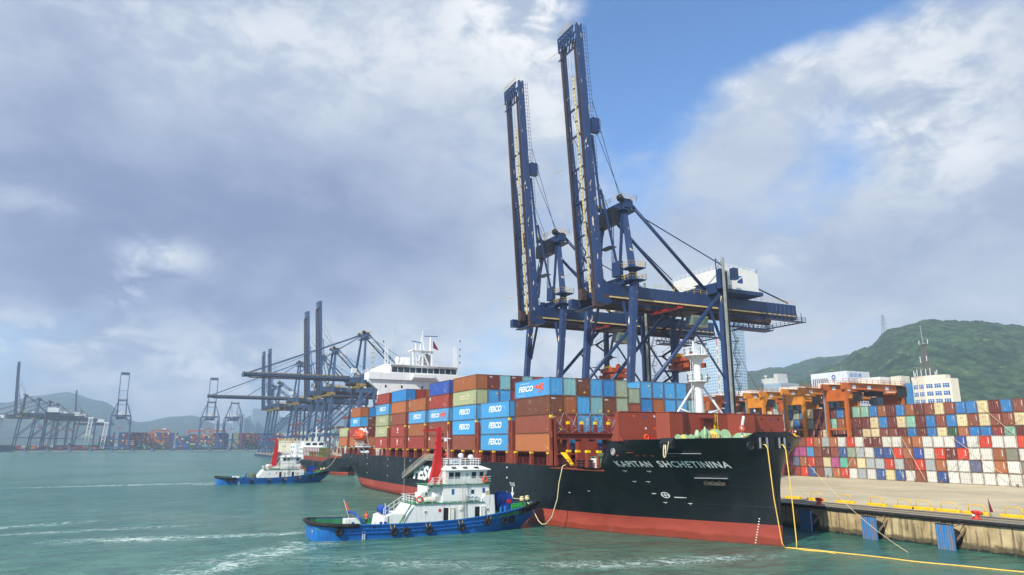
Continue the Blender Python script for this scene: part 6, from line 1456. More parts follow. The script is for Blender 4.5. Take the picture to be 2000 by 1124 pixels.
    mb.rail([(wx+.2, 16 if not variant else 15, zz), (wx+.2, 25.2, zz), (-wx-.2, 25.2, zz)], 1.0, .03, 1.2, 3); B(mb, 'bridge_railing', 'rail_white')
    mb = MB(); mb.rail([(3.2, 13.5, top+.07), (3.2, 23.6, top+.07)], 1.0, .03, 1.2, 3); mb.rail([(-3.2, 13.5, top+.07), (-3.2, 23.6, top+.07)], 1.0, .03, 1.2, 3); mb.rail([(-3.2, 13.5, top+.07), (3.2, 13.5, top+.07)], 1.0, .03, 1.2, 3); B(mb, 'boat_deck_railing', 'rail_white')
    mb = MB(); mb.ladder((b-.2, w0-1.6, 6.6 if not variant else 5), (b-.3, w0-.1, zt), .5, .04, (1, 0, 0)); mb.bar((b+.1, w0-1.6, 7.5), (b, w0-.1, zt+.9), .06); B(mb, 'bridge_ladder', 'rail_white')
    mb = MB(); mb.bar((2.0, 14.4, top), (2.0, 16.4, 6.5), .5, .12); B(mb, 'inner_stair', 'tug_green') if not variant else None
    mb = MB(); mb.rail([(2.35, 14.4, top), (2.35, 16.4, 6.5)], 1.0, .04, .6, 2); B(mb, 'stair_railing', 'rail_white') if not variant else None
    # red mast
    mb = MB(); yb = 17.2 if not variant else 16.2; m0 = 6.3 if not variant else 5.; mt = 14.7 if not variant else 13.8
    prof = [(-.65, 1.22, 0), (-.52, 1.2, .8), (-.22, 1.18, 1.9), (.05, 1.16, 3.4), (.28, 1.1, 5.4), (.42, 1.02, 7.2), (.48, .95, mt-m0)]
    vs = []
    for y0_, y1_, z_ in prof: hw_ = .42-.018*z_; vs += [(-hw_, yb+y0_, m0+z_), (hw_, yb+y0_, m0+z_), (hw_, yb+y1_+.1, m0+z_), (-hw_, yb+y1_+.1, m0+z_)]
    k = len(prof); mb.add(vs, [(3, 2, 1, 0)]+[(4*k-4, 4*k-3, 4*k-2, 4*k-1)]+[(4*i+j, 4*i+(j+1) % 4, 4*i+4+(j+1) % 4, 4*i+4+j) for i in range(k-1) for j in range(4)]); B(mb, 'mast', 'mast_red')
    mb = MB()
    for z_ in (3.6, 4.6, 5.8, 6.9, 7.7): mb.box(-.1, .1, yb-.15+z_*.08, yb+1.5, m0+z_, m0+z_+.08)
    mb.bar((0, yb+.8, mt-.4), (0, yb-1.7, mt-.55), .1, .25); B(mb, 'mast_arm', 'mast_red')
    B(MB().lathe((0, yb+1.6, m0+4.4), [(.1, -.2), (.14, .1), (.32, .5)], 10, 'y'), 'fog_horn', 'mast_red')
    mb = MB(); mb.bar((0, yb+1.1, mt-1.6), (0, yb+2.7, mt-1.7), .12, .14); mb.lathe((0, yb+1.9, mt-2.1), [(.22, 0), (.22, .4)], 10); B(mb, 'radar_scanner', 'white_paint')
    for z_ in (3.9, 4.9, 5.9, 6.9): B(MB().lathe((0, yb-.25+z_*.1, m0+z_), [(.1, 0), (.1, .28)], 8), 'mast_light', 'dark'); B(MB().lathe((0, yb+1.4, m0+z_+.3), [(.1, 0), (.1, .28)], 8), 'mast_light', 'dark')
    # ventilators, life raft, winch drum
    for y_, r_ in (((15.4, .75), (17.6, .72)) if not variant else ((15.6, .9),)):
        B(MB().lathe((1.6, y_-.6, top+.06), [(r_*.7, 0), (r_*.7, .75), (r_, .8), (r_, 1.45), (r_*.9, 1.5)], 18), 'ventilator', 'white_paint')
    B(MB().lathe((2.3, 16.0 if not variant else 17.3, top+.5), [(.2, -.9), (.38, -.7), (.38, .7), (.2, .9)], 12, 'y'), 'liferaft_canister', 'cream_wall')
    dc = 28.4; dzc = dz(dc)+1.35
    mb = MB()
    for x_ in (-.9, .9): mb.lathe((x_, dc, dzc), [(1.35, -.07), (1.38, .0), (1.35, .07)], 28, 'x')
    mb.box(-1.3, -1.0, dc-1, dc+1, dz(dc), dzc); mb.box(1.0, 1.25, dc-.9, dc+.9, dz(dc), dzc-.2); mb.lathe((0, dc, dzc), [(.7, -.9), (.7, .9)], 16, 'x')
    for k in range(8):
        a_ = k*math.pi/4; mb.bar((.98, dc, dzc), (.98, dc+1.3*math.cos(a_), dzc+1.3*math.sin(a_)), .07)
    B(mb, 'towing_winch_drum', 'deep_blue'); B(MB().lathe((1.05, dc+.5, dzc), [(.3, 0), (.2, .2), (.3, .4)], 12, 'x'), 'winch_end_cap', 'mast_red')
    mb = MB(); mb.box(1.4, 1.6, 29.2, 31.0, dz(29.5), dz(29.5)+.9); mb.rail([(1.9, 29.0, dz(29)), (1.9, 31.2, dz(31))], .9, .05, .5, 2); B(mb, 'towing_frame', mat('bright_green', '2f9a45', .6) if 'bright_green' not in bpy.data.materials else bpy.data.materials['bright_green'])
    for y_ in (31.6, 32.5):
        B(MB().lathe((.3, y_, dz(y_)), [(.26, 0), (.24, 1.05)], 12), 'towing_bitt', 'dark'); B(MB().lathe((.3, y_, dz(y_)+.9), [(.34, 0), (.4, .25), (.3, .45), (.34, .6), (0, .7)], 10), 'rope_coil', 'rope_pale')
    for y_ in (26.6, 27.3): B(MB().lathe((3.3, y_, dz(y_)), [(.18, 0), (.18, 1.0)], 10), 'bollard', 'tug_blue')
    for y_ in (8.8, 9.4, 5.0): B(MB().lathe((3.2, y_, dz(y_)), [(.2, 0), (.2, .85)], 10), 'bollard', 'deep_blue')
    P = [(-2.4, 6.4, 1.2), (-2.3, 5.6, 2.6), (-1.6, 5.5, 3.15), (1.6, 5.5, 3.15), (2.6, 6.0, 2.6), (3.0, 7.0, 1.2)]
    if not variant: B(MB().tube(P, .16, 8), 'towing_hoop', 'deep_blue', smooth=True)
    else: mb = MB(); mb.bar((2.6, 12.1-4, 1.2), (2.6, 8.4, 3.2), .4, .3); mb.bar((2.6, 6.8, 1.3), (2.6, 8.3, 2.4), .25); mb.bar((2.0, 4.0, 1.2), (2.0, 4.0, 2.4), .5); B(mb, 'towing_hoop', 'deep_blue')
    B(MB().box(-.9, .7, 4.6, 6.6, 1.2, 2.3), 'deck_locker', 'white_paint')
    P = [(math.sin(k*.9)*1.3, 2.6+k*.12+math.cos(k*1.7)*.5, 1.48+.02*(k % 3)) for k in range(22)]; B(MB().tube(P, .08, 5), 'deck_rope', 'rope_grey')
    mb = MB(); text_fit(mb, '深圳', (2.6, -.02, 1.0), (-1, 0, 0), (0, 0, 1), .9, .35); B(mb, 'stern_lettering', 'white_mark')
    mb = MB(); text_fit(mb, 'SHEN ZHEN', (0, 0, 0), (1, 0, 0), (0, 0, 1), 1.6, .22)
    return T
T1 = tug('near blue and white tug with a red mast pushing the ship amid the foreground', -2.6, -35.3)
T2 = tug('distant blue and white tug pushing at the ship stern', -142.6, -36.6, 1)
def lifebuoy(p, lab):
    mb = MB(); mb.torus(p, .36, .10, 'x', 20, 8); mb.build('lifebuoy', MT['orange'], smooth=True, label=lab, cat='lifebuoy', group='lifebuoys on the tugs')
lifebuoy((.72, -21.2, 4.75), 'orange lifebuoy on the boat deck railing of the near tug'); lifebuoy((.5, -11.2, 7.2), 'orange lifebuoy on the bridge deck railing of the near tug')
lifebuoy((-139.3, -21.8, 4.9), 'orange lifebuoy on the after railing of the distant tug'); lifebuoy((-139.3, -12.2, 4.9), 'orange lifebuoy on the forward railing of the distant tug')
t = thing('tug_stern_flag', 'small red flag on a leaning staff at the near tug stern', 'flag', (-2.6, -30.0, 2.2))
MB().tube([(0, 0, 0), (0, -.9, 2.6)], .04, 6).build('staff', MT['white_mark'], t); mb = MB(); mb.add([(0, -.85, 2.45), (0, -.45, 1.3), (.03, -.05, 1.15), (.03, -.5, 2.3)], [(0, 1, 2, 3), (3, 2, 1, 0)]); mb.build('cloth', MT['cloth_orange'], t)

MB().prism([(24.4, 22), (26.9, 22), (26.9, 23.1), (25.9, 24.3), (24.4, 25.3)], 'z', 12.08, 12.19).build('working_platform', MT['red_oxide'], ship, world=True)
# ================================================================== PEOPLE
def person(label, loc, rz, shirt, legs, helmet, pose='stand'):
    t = thing('person', label, 'person', loc, rz)
    J = {'pelvis': (0, 0, .92), 'chest': (0, .03, 1.32), 'neck': (0, .04, 1.5), 'head': (0, .05, 1.66)}
    lean = .28 if pose == 'lean' else 0
    for k in ('chest', 'neck', 'head'): x_, y_, z_ = J[k]; J[k] = (x_, y_+lean*(z_-.92), z_-lean*.2*(z_-.92))
    def skin(pts, edges, rad, name, m, root=0):
        me = bpy.data.meshes.new(name); me.from_pydata(pts, edges, []); ob = bpy.data.objects.new(name, me); COL.objects.link(ob)
        md = ob.modifiers.new('skin', 'SKIN'); md.use_smooth_shade = True
        for i, v in enumerate(me.skin_vertices[0].data): v.radius = (rad[i], rad[i]); v.use_root = (i == root)
        ob.modifiers.new('sub', 'SUBSURF').levels = 1
        dg = bpy.context.evaluated_depsgraph_get(); me2 = bpy.data.meshes.new_from_object(ob.evaluated_get(dg)); bpy.data.objects.remove(ob); bpy.data.meshes.remove(me)
        me2.materials.clear(); me2.materials.append(m); o = bpy.data.objects.new(name, me2); COL.objects.link(o); o.parent = t; return o
    C = V(J['chest']); Nk = V(J['neck']); Hd = V(J['head'])
    ah = (.28, .34, 1.05) if pose != 'lean' else (.2, .62, 1.12)
    pts = [(0, 0, .92), tuple(C), tuple(Nk), tuple(Hd), tuple(Hd+V((0, .01, .12)))]
    ed = [(0, 1), (1, 2), (2, 3), (3, 4)]; rad = [.13, .15, .055, .10, .08]
    for s_ in (-1, 1):
        b = len(pts); sh = C+V((s_*.19, 0, .1)); elb = sh+V((s_*.06, .06, -.28)); ha = V((s_*ah[0], ah[1], ah[2]-.05)); fg = ha+V((0, .07, -.06))
        pts += [tuple(sh), tuple(elb), tuple(ha), tuple(fg)]; ed += [(1, b), (b, b+1), (b+1, b+2), (b+2, b+3)]; rad += [.06, .045, .035, .03]
        for k in range(5):
            q = len(pts); pts += [tuple(fg+V(((k-2)*.018, .03+.008*(2-abs(k-2)), -.02))), tuple(fg+V(((k-2)*.022, .06+.01*(2-abs(k-2)), -.05)))]; ed += [(b+3, q), (q, q+1)]; rad += [.009, .008]
        b = len(pts); pts += [(s_*.09, 0, .86), (s_*.11, .03, .48), (s_*.12, -.01, .09), (s_*.13, .13, .04)]; ed += [(0, b), (b, b+1), (b+1, b+2), (b+2, b+3)]; rad += [.09, .065, .045, .045]
    skin(pts, ed, rad, 'body', MT['skin'])
    pts = [(0, 0, .98), tuple(C), tuple(C+V((0, 0, .12)))]; ed = [(0, 1), (1, 2)]; rad = [.17, .19, .10]
    for s_ in (-1, 1):
        b = len(pts); sh = C+V((s_*.2, 0, .1)); elb = sh+V((s_*.06, .06, -.28)); ha = V((s_*ah[0], ah[1], ah[2]-.0)); pts += [tuple(sh), tuple(elb), tuple(elb.lerp(ha, .8))]; ed += [(1, b), (b, b+1), (b+1, b+2)]; rad += [.085, .065, .055]
    skin(pts, ed, rad, 'jacket', MT[shirt], 1)
    pts = [(0, 0, .95)]; ed = []; rad = [.16]
    for s_ in (-1, 1): b = len(pts); pts += [(s_*.1, 0, .84), (s_*.115, .03, .48), (s_*.125, -.01, .13)]; ed += [(0, b), (b, b+1), (b+1, b+2)]; rad += [.11, .085, .07]
    skin(pts, ed, rad, 'trousers', MT[legs])
    mb = MB(); mb.lathe((Hd.x, Hd.y, Hd.z+.04), [(.16, 0), (.135, .02), (.13, .08), (.09, .15), (0, .18)], 14); mb.build('helmet', MT[helmet], t, smooth=True)
    mb = MB(); [mb.cbox((s_*.035, Hd.y+.10, Hd.z+.0), (.02, .02, .014)) for s_ in (-1, 1)]; mb.cbox((0, Hd.y+.10, Hd.z-.055), (.045, .02, .012)); mb.build('face_features', MT['dark'], t)
person('worker in yellow vest and white helmet leaning over the ship bow', (25.9, 23.9, 12.2), R(-60), 'cloth_yellow', 'cloth_blue', 'helmet_white', 'lean')
person('worker in blue overalls with an orange vest beside the white helmet worker', (25.1, 24.6, 12.2), R(-80), 'cloth_orange', 'cloth_blue', 'helmet_red')
person('worker in blue overalls and red helmet behind the bow chock', (26.4, 22.5, 12.2), R(-60), 'cloth_blue', 'cloth_blue', 'helmet_red')
person('crewman in an orange vest on the after deck of the near tug', (-2.9, -27.6, 1.25), R(60), 'cloth_orange', 'cloth_dark', 'helmet_red')

# ================================================================== ROPES
def rope(name, label, pts, r, m, cat='rope', group=None, sag=0, n=18):
    if len(pts) == 2:
        a, b = V(pts[0]), V(pts[1]); pts = [a.lerp(b, i/n)-V((0, 0, sag*4*(i/n)*(1-i/n))) for i in range(n+1)]
    return MB().tube(pts, r, 7).build(name, MT[m], smooth=True, label=label, cat=cat, group=group)
x1, x2 = bow_xy(13.0)+.35, bow_xy(15.95)+.35
rope('mooring_rope', 'thick yellow rope hanging from the left bow chock into the water', [(x1-.3, 13.0, 12.2), (x1, 13.0, 12.15), (x1+.25, 13.1, 11.7), (x1+.35, 13.4, 6), (31.5, 14.2, .6), (31.7, 14.4, .03)], .07, 'rope_yellow', group='yellow ropes at the bow')
rope('mooring_rope', 'thick yellow rope hanging from the right bow chock into the water', [(x2-.3, 15.9, 12.2), (x2, 15.9, 12.1), (x2+.35, 15.9, 11.6), (x2+.6, 16.0, 6), (32.0, 16.1, .6), (32.1, 15.9, .03)], .07, 'rope_yellow', group='yellow ropes at the bow')
fl = []
for i in range(41):
    f = i/40; x = 31.8+f*28; y = 14.8+f*9.6+.35*math.sin(f*9)+.15*math.sin(f*23); fl.append((x, y, .04))
rope('floating_rope', 'long yellow rope floating on the water from the bow to the right', fl, .065, 'rope_yellow')
rope('floating_rope', 'short second strand of yellow rope floating beside the long one', [(31.7+.28*i, 14.4+.085*i+.25*math.sin(i*.5), .05) for i in range(22)], .055, 'rope_yellow')
rope('heaving_line', 'thin white line falling from the bow workers to the water', [(25.0, 24.2, 12.4), (40.6, 24.4, .02)], .03, 'rope_pale', sag=1.3)
rope('towing_rope', 'pale yellow rope looping between the near tug bow and the ship deck', [(4.9, .0, 9.3), (4.8, -.6, 9.0), (4.2, -.9, 6.6), (4.0, -1.1, 4.4), (3.2, -1.6, 1.8), (2.2, -2.0, .75), (1.3, -2.2, .6), (.4, -2.3, 1.0), (-.6, -2.4, 2.0), (-1.4, -2.6, 3.0), (-2.2, -2.9, 3.6)], .075, 'rope_pale')
rope('towing_rope', 'thin rope between the distant tug bow and the ship stern', [(-142.2, -4.0, 4.2), (-139.5, -.6, 8.8)], .07, 'rope_pale', sag=1.0)
rope('deck_hawser', 'yellow hawser running from the blue winch drum to the tug bitts', [(-2.4, -6.6, 4.6), (-2.3, -3.4, 4.0)], .08, 'rope_pale', sag=.15)
rope('lashing_wire', 'thin dark wire slanting from the quay crane down past the breakwater', [(-28, 66, 36), (24, 26, 12.5)], .04, 'dark', sag=1.5)
LG = 'lashing ropes over the front yard wall'
for i, (a, b) in enumerate((((-4.2, 14.0), (9.5, QZ+.6)), ((3.2, 14.0), (-6.4, QZ+.6)), ((-19.8, 14.0), (-15.6, QZ+.6)), ((-17, 12.8), (-12.6, QZ+.6)), ((-16, 14), (-10.2, QZ+.6)), ((-30.6, 14), (-37.0, QZ+.6)), ((-25.6, 14), (-32.6, QZ+.6)))):
    rope('lashing_rope', 'tight lashing rope over the front yard wall, %s counting from the %s' % (OW[i], 'right cross'), [(a[0], YY-.25, a[1]), (b[0], YY-1.6, b[1])], .045, 'rope_pale' if i % 2 == 0 else 'rope_grey', group=LG)
    mb = MB(); mb.cbox((b[0], YY-1.6, b[1]-.25), (.4, .25, .6)); mb.tube([(b[0], YY-1.6, b[1]-.5), (b[0]+.3, YY-1.75, QZ)], .05, 5); mb.build('lashing_anchor', MT['chain_rust'] if 'chain_rust' in MT else MT['grey_steel'], label='ground anchor at the yard wall foot holding the %s lashing rope' % OW[i], cat='anchor', group='lashing anchors')
rope('lashing_rope', 'tight pale rope slanting over the upper yard stack', [(-2.6, YU-.35, 21.8), (5.0, YU-.35, 14.0)], .05, 'rope_pale', group='lashing ropes over the upper yard stack')
rope('lashing_rope', 'tight grey rope slanting the other way over the upper yard stack', [(11.5, YU-.35, 21.8), (2.6, YU-.35, 14.0)], .045, 'rope_grey', group='lashing ropes over the upper yard stack')

# ================================================================== OTHER SHIPS
def feeder():
    t = thing('feeder_ship', 'black and red small cargo ship moored astern of the container ship', 'cargo ship', (-220, 14, 0))
    n = 16; vs = []
    X = [-262, -258, -250, -235, -215, -200, -192, -187, -183, -180.5]; HBW = [4, 5.5, 6.3, 6.5, 6.5, 6.4, 5.4, 3.9, 2.0, .2]
    mb = MB()
    for side in (-1, 1):
        vs = []
        for x, h in zip(X, HBW):
            zs = 5.0+(1.6 if x > -193 else 0)
            for z, f in ((-.5, .8), (1.3, .9), (1.3, .9), (3.4, .98), (zs, 1.0)): vs.append((x-(2.5 if z < 3 and x > -185 else 0), 14+side*h*f, z))
        b0 = len(mb.v); mb.add(vs, [], 0)
        for i in range(len(X)-1):
            for j in (0, 2, 3):
                q = (i*5+j, (i+1)*5+j, (i+1)*5+j+1, i*5+j+1); q = q if side < 0 else q[::-1]; mb.f.append(tuple(a+b0 for a in q)); mb.mi.append(1 if j == 0 else 0)
    mb.add([(-262, 14-4, -.5), (-262, 14+4, -.5), (-262, 14+4, 5), (-262, 14-4, 5)], [(0, 1, 2, 3)])
    mb.prism([(x, 14-h*.97) for x, h in zip(X, HBW)]+[(x, 14+h*.97) for x, h in zip(reversed(X), reversed(HBW))], 'z', 4.6, 4.75, 0)
    mb.build('hull', [MT['hull_black'], MT['hull_red']], t, world=True)
    def B(m, n_, k): return m.build(n_, MT[k], t, world=True)
    B(MB().box(-260, -250, 8.5, 19.5, 4.76, 10.5), 'accommodation', 'ship_white'); B(MB().box(-259, -251.5, 9, 19, 10.51, 13), 'wheelhouse', 'ship_white')
    mb = MB()
    for x in (-258, -255, -252): mb.box(x, x+1, 8.44, 8.49, 7, 8); mb.box(x, x+1, 8.44, 8.49, 9, 9.9)
    for y in (10, 13, 16): mb.box(-251.49, -251.4, y, y+2, 11.3, 12.3)
    B(mb, 'window', 'dark')
    mb = MB(); mb.box(-247, -196, 8.4, 8.7, 4.76, 6.8); mb.box(-247, -196, 19.3, 19.6, 4.76, 6.8); B(mb, 'hatch_coaming', 'red_oxide')
    mb = MB(); mb.rail([(-247, 8.3, 7.0), (-188, 8.3, 7.0)], 3.2, .12, 3.5, 2); B(mb, 'cargo_rail', 'red_oxide')
    mb = MB(); mb.tube([(-190, 14, 5), (-190, 14, 16)], .3, 6); mb.tube([(-249, 14, 13), (-249, 14, 20)], .25, 6); mb.bar((-249, 12, 17), (-249, 16, 17), .2); B(mb, 'mast', 'ship_white')
    for k, (x, c) in enumerate(((-230, 'winch_green'),)): pass
    for s in (-242, -228, -214, -200):
        B(MB().torus((s, 7.1, 3.6), .6, .3, 'y', 14, 6), 'tyre_fender', 'black_rubber')
feeder()
for x0, w, z0, h, c, lab in ((-236, 7, 6.9, 2.6, 'bright_green', 'green deck container on the small cargo ship, left one'), (-227, 4, 6.9, 2.6, 'rtg_orange', 'orange deck container on the small cargo ship'), (-222, 3.6, 6.9, 2.6, 'pale_green', 'grey green deck container on the small cargo ship'), (-215, 8, 7.2, 4.2, 'bright_green', 'larger green deck container near the bow of the small cargo ship')):
    m_ = MT.get(c) or bpy.data.materials.get(c); mb = MB(); mb.box(x0, x0+w, 8.9, 11.3, z0-2.1, z0+h-2.1+1.2)
    for k in range(int(w/.5)): mb.box(x0+.1+k*.5, x0+.3+k*.5, 8.82, 8.9, z0-1.9, z0+h-2.1+1.0)
    mb.box(x0+w*.25, x0+w*.75, 8.78, 8.82, z0-1.2, z0+.3)
    mb.build('deck_container', m_, label=lab, cat='container')
def creamship():
    t = thing('barge_ship', 'cream coloured ship hull section with ribs behind the distant tug mast', 'ship', (-362, 26, 0))
    def B(m, n_, k): return m.build(n_, MT[k], t, world=True)
    B(MB().prism([(-405, 4.8), (-330, 4.8), (-334, -.5), (-400, -.5)], 'y', 18, 31), 'hull', 'hull_black')
    B(MB().box(-392, -345, 19, 30, 6.4, 13.6), 'cargo_house', 'cream_wall'); B(MB().box(-398, -334, 18.6, 30.4, 4.81, 6.39), 'lower_band', 'red_oxide_dark')
    mb = MB()
    for k in range(11): mb.box(-392+k*4.7, -391.4+k*4.7, 18.7, 18.99, 6.4, 13.6)
    B(mb, 'rib', 'cream_wall'); mb = MB()
    for k in range(10): mb.box(-390.6+k*4.7, -388.2+k*4.7, 18.95, 18.99, 12.3, 13.1)
    for k in range(3, 6): mb.box(-390.6+k*4.7, -388.2+k*4.7, 18.95, 18.99, 9.6, 10.8)
    B(mb, 'window', 'dark')
    mb = MB(); mb.bar((-405, 18.8, 7), (-392, 18.8, 13.4), .5); mb.bar((-334, 18.8, 7), (-345, 18.8, 13.4), .5); mb.rail([(-392, 19, 13.6), (-345, 19, 13.6)], 1.2, .1, 3, 2); B(mb, 'slanting_rail', 'rail_yellow')
    B(MB().box(-338, -322, 17.6, 30, 4.82, 12.2), 'white_accommodation', 'ship_white'); mb = MB(); mb.box(-336, -334, 17.55, 17.59, 9.5, 10.6); mb.box(-329, -327, 17.55, 17.59, 9.5, 10.6); mb.box(-333, -330, 17.5, 17.59, 6, 7.6); B(mb, 'window', 'dark')
    mb = MB(); mb.tube([(-360, 24, 13.6), (-360, 24, 30)], .25, 6); B(mb, 'mast', 'red_oxide')
creamship()
def bigship():
    t = thing('large_container_ship', 'large container ship with white bridge and red funnel at the far left quay', 'container ship', (-1100, -262, 0))
    def B(m, n_, k): return m.build(n_, MT[k] if isinstance(k, str) else k, t, world=True)
    B(MB().prism([(-1250, 9), (-1040, 9), (-1024, 12), (-1040, -.5), (-1250, -.5)], 'y', -290, -246), 'hull', mat('dark_green_hull', '1f3a34', .6))
    B(MB().box(-1118, -1100, -288, -246, 9.1, 46), 'bridge_block', 'ship_white'); B(MB().box(-1118, -1098, -292, -242, 46.1, 50), 'bridge_deck', 'ship_white'); B(MB().box(-1150, -1136, -274, -258, 30, 58), 'funnel', 'mast_red'); B(MB().box(-1098, -1097.8, -288, -246, 47, 48.6), 'bridge_window', 'glass')
    cols = ['mr', 'rb', 'rd', 'br', 'gn']; i = 0
    for c in cols:
        mb = MB()
        for a in range(8):
            for b in range(16):
                for z in range(6):
                    if (a*7+b*3+z*5+b*z) % 5 == cols.index(c): mb.box(-1095+a*7, -1089+a*7, -288+b*2.6, -285.6+b*2.6, 9.2+z*2.7, 11.8+z*2.7)
        mb.build('deck_cargo', cmat(c), t, world=True, kind='stuff')
bigship()

# ================================================================== FAR QUAY
MB().box(-4580, -1085, -1880, 190, -1, QZ).build('far_quay_ground', MT['land_far'], kind='structure')
fq = thing('far_quay_wall', 'long grey quay wall across the water with blue fenders', 'quay wall', (-1085, -250, 0))
MB().box(-1085, -1084.6, -600, 190, -1, QZ-.1).build('wall', MT['concrete_far'], fq, world=True)
MB().box(-1085, -1083.5, -600, 190, QZ-.09, QZ+.5).build('coping', MT['dark'], fq, world=True)
for k in range(24): MB().box(-1083.4, -1082.9, -420+k*26, -418+k*26, -.2, 4.6).build('fender', FEN, fq, world=True)
spec = []; cl = ['mr', 'rb', 'db', 'b', 'mr', 'gn', 'rb', 'db', 'cr', 'mr', 'or']
for j in range(145):
    y = -190+j*2.6
    if (y+190) % 82 < 4: continue
    h = 9 if -110 < y < -20 else (7 if y < 30 else 9); h = 2 if y < -130 else h
    h += int(2.4*mn.noise(V((y*.03, 1.3, 0))))
    bias = mn.noise(V((y*.025, .2, 0)))
    for t_ in range(max(1, h)):
        c = rnd.choice(cl)
        if t_ < 3 and bias > -.1: c = rnd.choice(['sg', 'mr', 'sg']) if False else rnd.choice(['gn', 'mg', 'mr', 'gn'])
        elif bias > .15 and rnd.random() < .5: c = 'or'
        elif rnd.random() < .45: c = 'db' if bias < 0 else 'mr'
        spec.append((-1175, -1163, y-1.2, y+1.2, QZ+t_*2.75, QZ+2.65+t_*2.75, c))
stack('container_stack', 'long many coloured container wall on the far quay', spec)
spec = []
for j in range(6):
    for t_ in range(8): spec.append((-1168+0, -1156, -94+j*2.6-1.2, -94+j*2.6+1.2, QZ+t_*2.75, QZ+2.65+t_*2.75, 'mr'))
for t_ in (2, 3, 4): spec.append((-1155.9, -1155.8, -92, -81, QZ+t_*2.75+1, QZ+t_*2.75+1.7, 'wh'))
for j in range(7):
    for t_ in range(9): spec.append((-1160, -1149, 62+j*2.5, 64.4+j*2.5, QZ+t_*2.75, QZ+2.65+t_*2.75, 'ol' if j < 3 else 'rd'))
stack('container_stack', 'taller red container blocks in front of the far container wall', spec)
spec = []
for j in range(60):
    x = -720-j*6.3
    for t_ in range(rnd.choice((6, 7, 8, 9))): spec.append((x-3, x+3, 130, 136, QZ+t_*2.75, QZ+2.6+t_*2.75, rnd.choice(['lg', 'rb', 'mr', 'te', 'lg', 'cr'])))
for j in range(75):
    x = -250-j*6.3
    for t_ in range(rnd.choice((6, 7, 8, 9))): spec.append((x-3, x+3, 104, 110, QZ+t_*2.75, QZ+2.6+t_*2.75, rnd.choice(['lg', 'rb', 'mr', 'te', 'lg', 'cr', 'wh'])))
stack('container_stack', 'grey and white container rows behind the cranes beyond the stern', spec)
spec = []
for j in range(16): spec.append((-1115, -1103, -225+j*6.2, -219.4+j*6.2, QZ, QZ+rnd.choice((2.6, 5.2)), rnd.choice(['rd', 'or', 'mr', 'gn', 'mr'])))
stack('container_stack', 'low red containers lying along the far left quay edge', spec)
for i, (y, h) in enumerate(((-58, 38), (-66, 32), (-10, 36), (-18, 30), (96, 34), (-40, 28))):
    mb = MB(); mb.tube([(0, 0, 0), (0, 0, h)], .35, 6, r2=.2); mb.lathe((0, 0, h), [(1.6, 0), (2.0, .4), (1.6, .8)], 8); o = mb.build('light_mast', MT['grey_steel'], label='tall thin light mast above the far container wall, %s' % ('second from the left', 'first from the left', 'fifth from the left', 'fourth from the left', 'sixth from the left', 'third from the left')[i], cat='light mast', group='light masts on the far quay'); o.location = (-1200, y, QZ)
for i in range(3):
    t = thing('far_yard_gantry', 'orange gantry crane above the far container wall, %s from the left' % OW[i], 'gantry crane', (-1185, (-45, 8, 40)[i], QZ), 0, 'orange gantries above the far container wall')
    for y in (-12, 12): MB().box(-1, 1, y-1, y+1, 0, 27).build('leg', MT['rtg_red'], t)
    MB().box(-1.2, 1.2, -13, 13, 27.01, 29.5).build('girder', MT['rtg_red'], t); MB().box(-2, 2, 3, 7, 29.51, 32).build('trolley_house', MT['house_white'], t)
for i, (y, lab) in enumerate(((-143, 'white lattice loading tower at the far left quay, left one'), (-122, 'white lattice loading tower at the far left quay, right one'))):
    t = thing('lattice_tower', lab, 'tower', (-1128, y, QZ)); h = 44 if i == 0 else 37
    mb = MB()
    for a, b in ((-2.5, -2.5), (2.5, -2.5), (2.5, 2.5), (-2.5, 2.5)): mb.bar((a, b, 0), (a*.9, b*.9+3, h), .6)
    for k in range(9):
        z0_, z1_ = h*k/9, h*(k+1)/9; mb.bar((2.5, -2.5+3*k/9, z0_), (2.5, 2.5+3*k/9, z1_), .5); mb.bar((2.5, 2.5+3*k/9, z0_), (2.5, -2.5+3*k/9, z1_), .5)
    mb.build('lattice', MT['ship_white'], t); MB().box(-2.6, 2.6, -.5, 6, h, h+2).build('head', MT['ship_white'], t)

# jetty end of our quay: row of blue fenders
for k in range(26):
    x = -612+k*11.5
    t = thing('jetty_fender', 'blue fender pile on the near quay end beyond the distant tug, %s from the left' % OW[k], 'fender', (x, QY-.3, 0), 0, 'blue fender piles at the quay end')
    MB().box(-.9, .9, -1.4, -1.1, -.5, 3.0).build('panel', FEN, t); MB().lathe((2.6, .05, 1.7), [(1.0, -1.3), (1.1, -.6), (.9, 0)], 10, 'y').build('rubber_cone', MT['black_rubber'], t)
MB().box(-.6, .6, -.6, .6, 0, 4).build('beacon_post', MT['deep_blue'], label='small blue beacon post at the end of the quay', cat='beacon').location = (-608, 34, QZ)

# ================================================================== BUILDINGS
def facade_mat(name, wall, glass, px, pz, wf=.6, hf=.5):
    m, n, b = pbsdf(name); oc = n.new('ShaderNodeTexCoord').outputs['Object']; sp = n.new('ShaderNodeSeparateXYZ'); n.put(sp.inputs[0], oc)
    h = n.m('FRACT', n.m('DIVIDE', n.m('ADD', sp.outputs[0], sp.outputs[1]), px)); v = n.m('FRACT', n.m('DIVIDE', sp.outputs[2], pz))
    w = n.m('MULTIPLY', n.m('LESS_THAN', h, wf), n.m('LESS_THAN', v, hf))
    n.put(b.inputs['Base Color'], n.mix(w, hx(wall), n.mix(n.noise(oc, .08, 4), hx(glass), tuple(min(1, q*1.6) for q in hx(glass)[:3])+(1,)))); n.put(b.inputs['Roughness'], n.m('SUBTRACT', .7, n.m('MULTIPLY', w, .5))); return m
def bpart(t, bx, n, m): return MB().box(*bx).build(n, m, t, world=True)
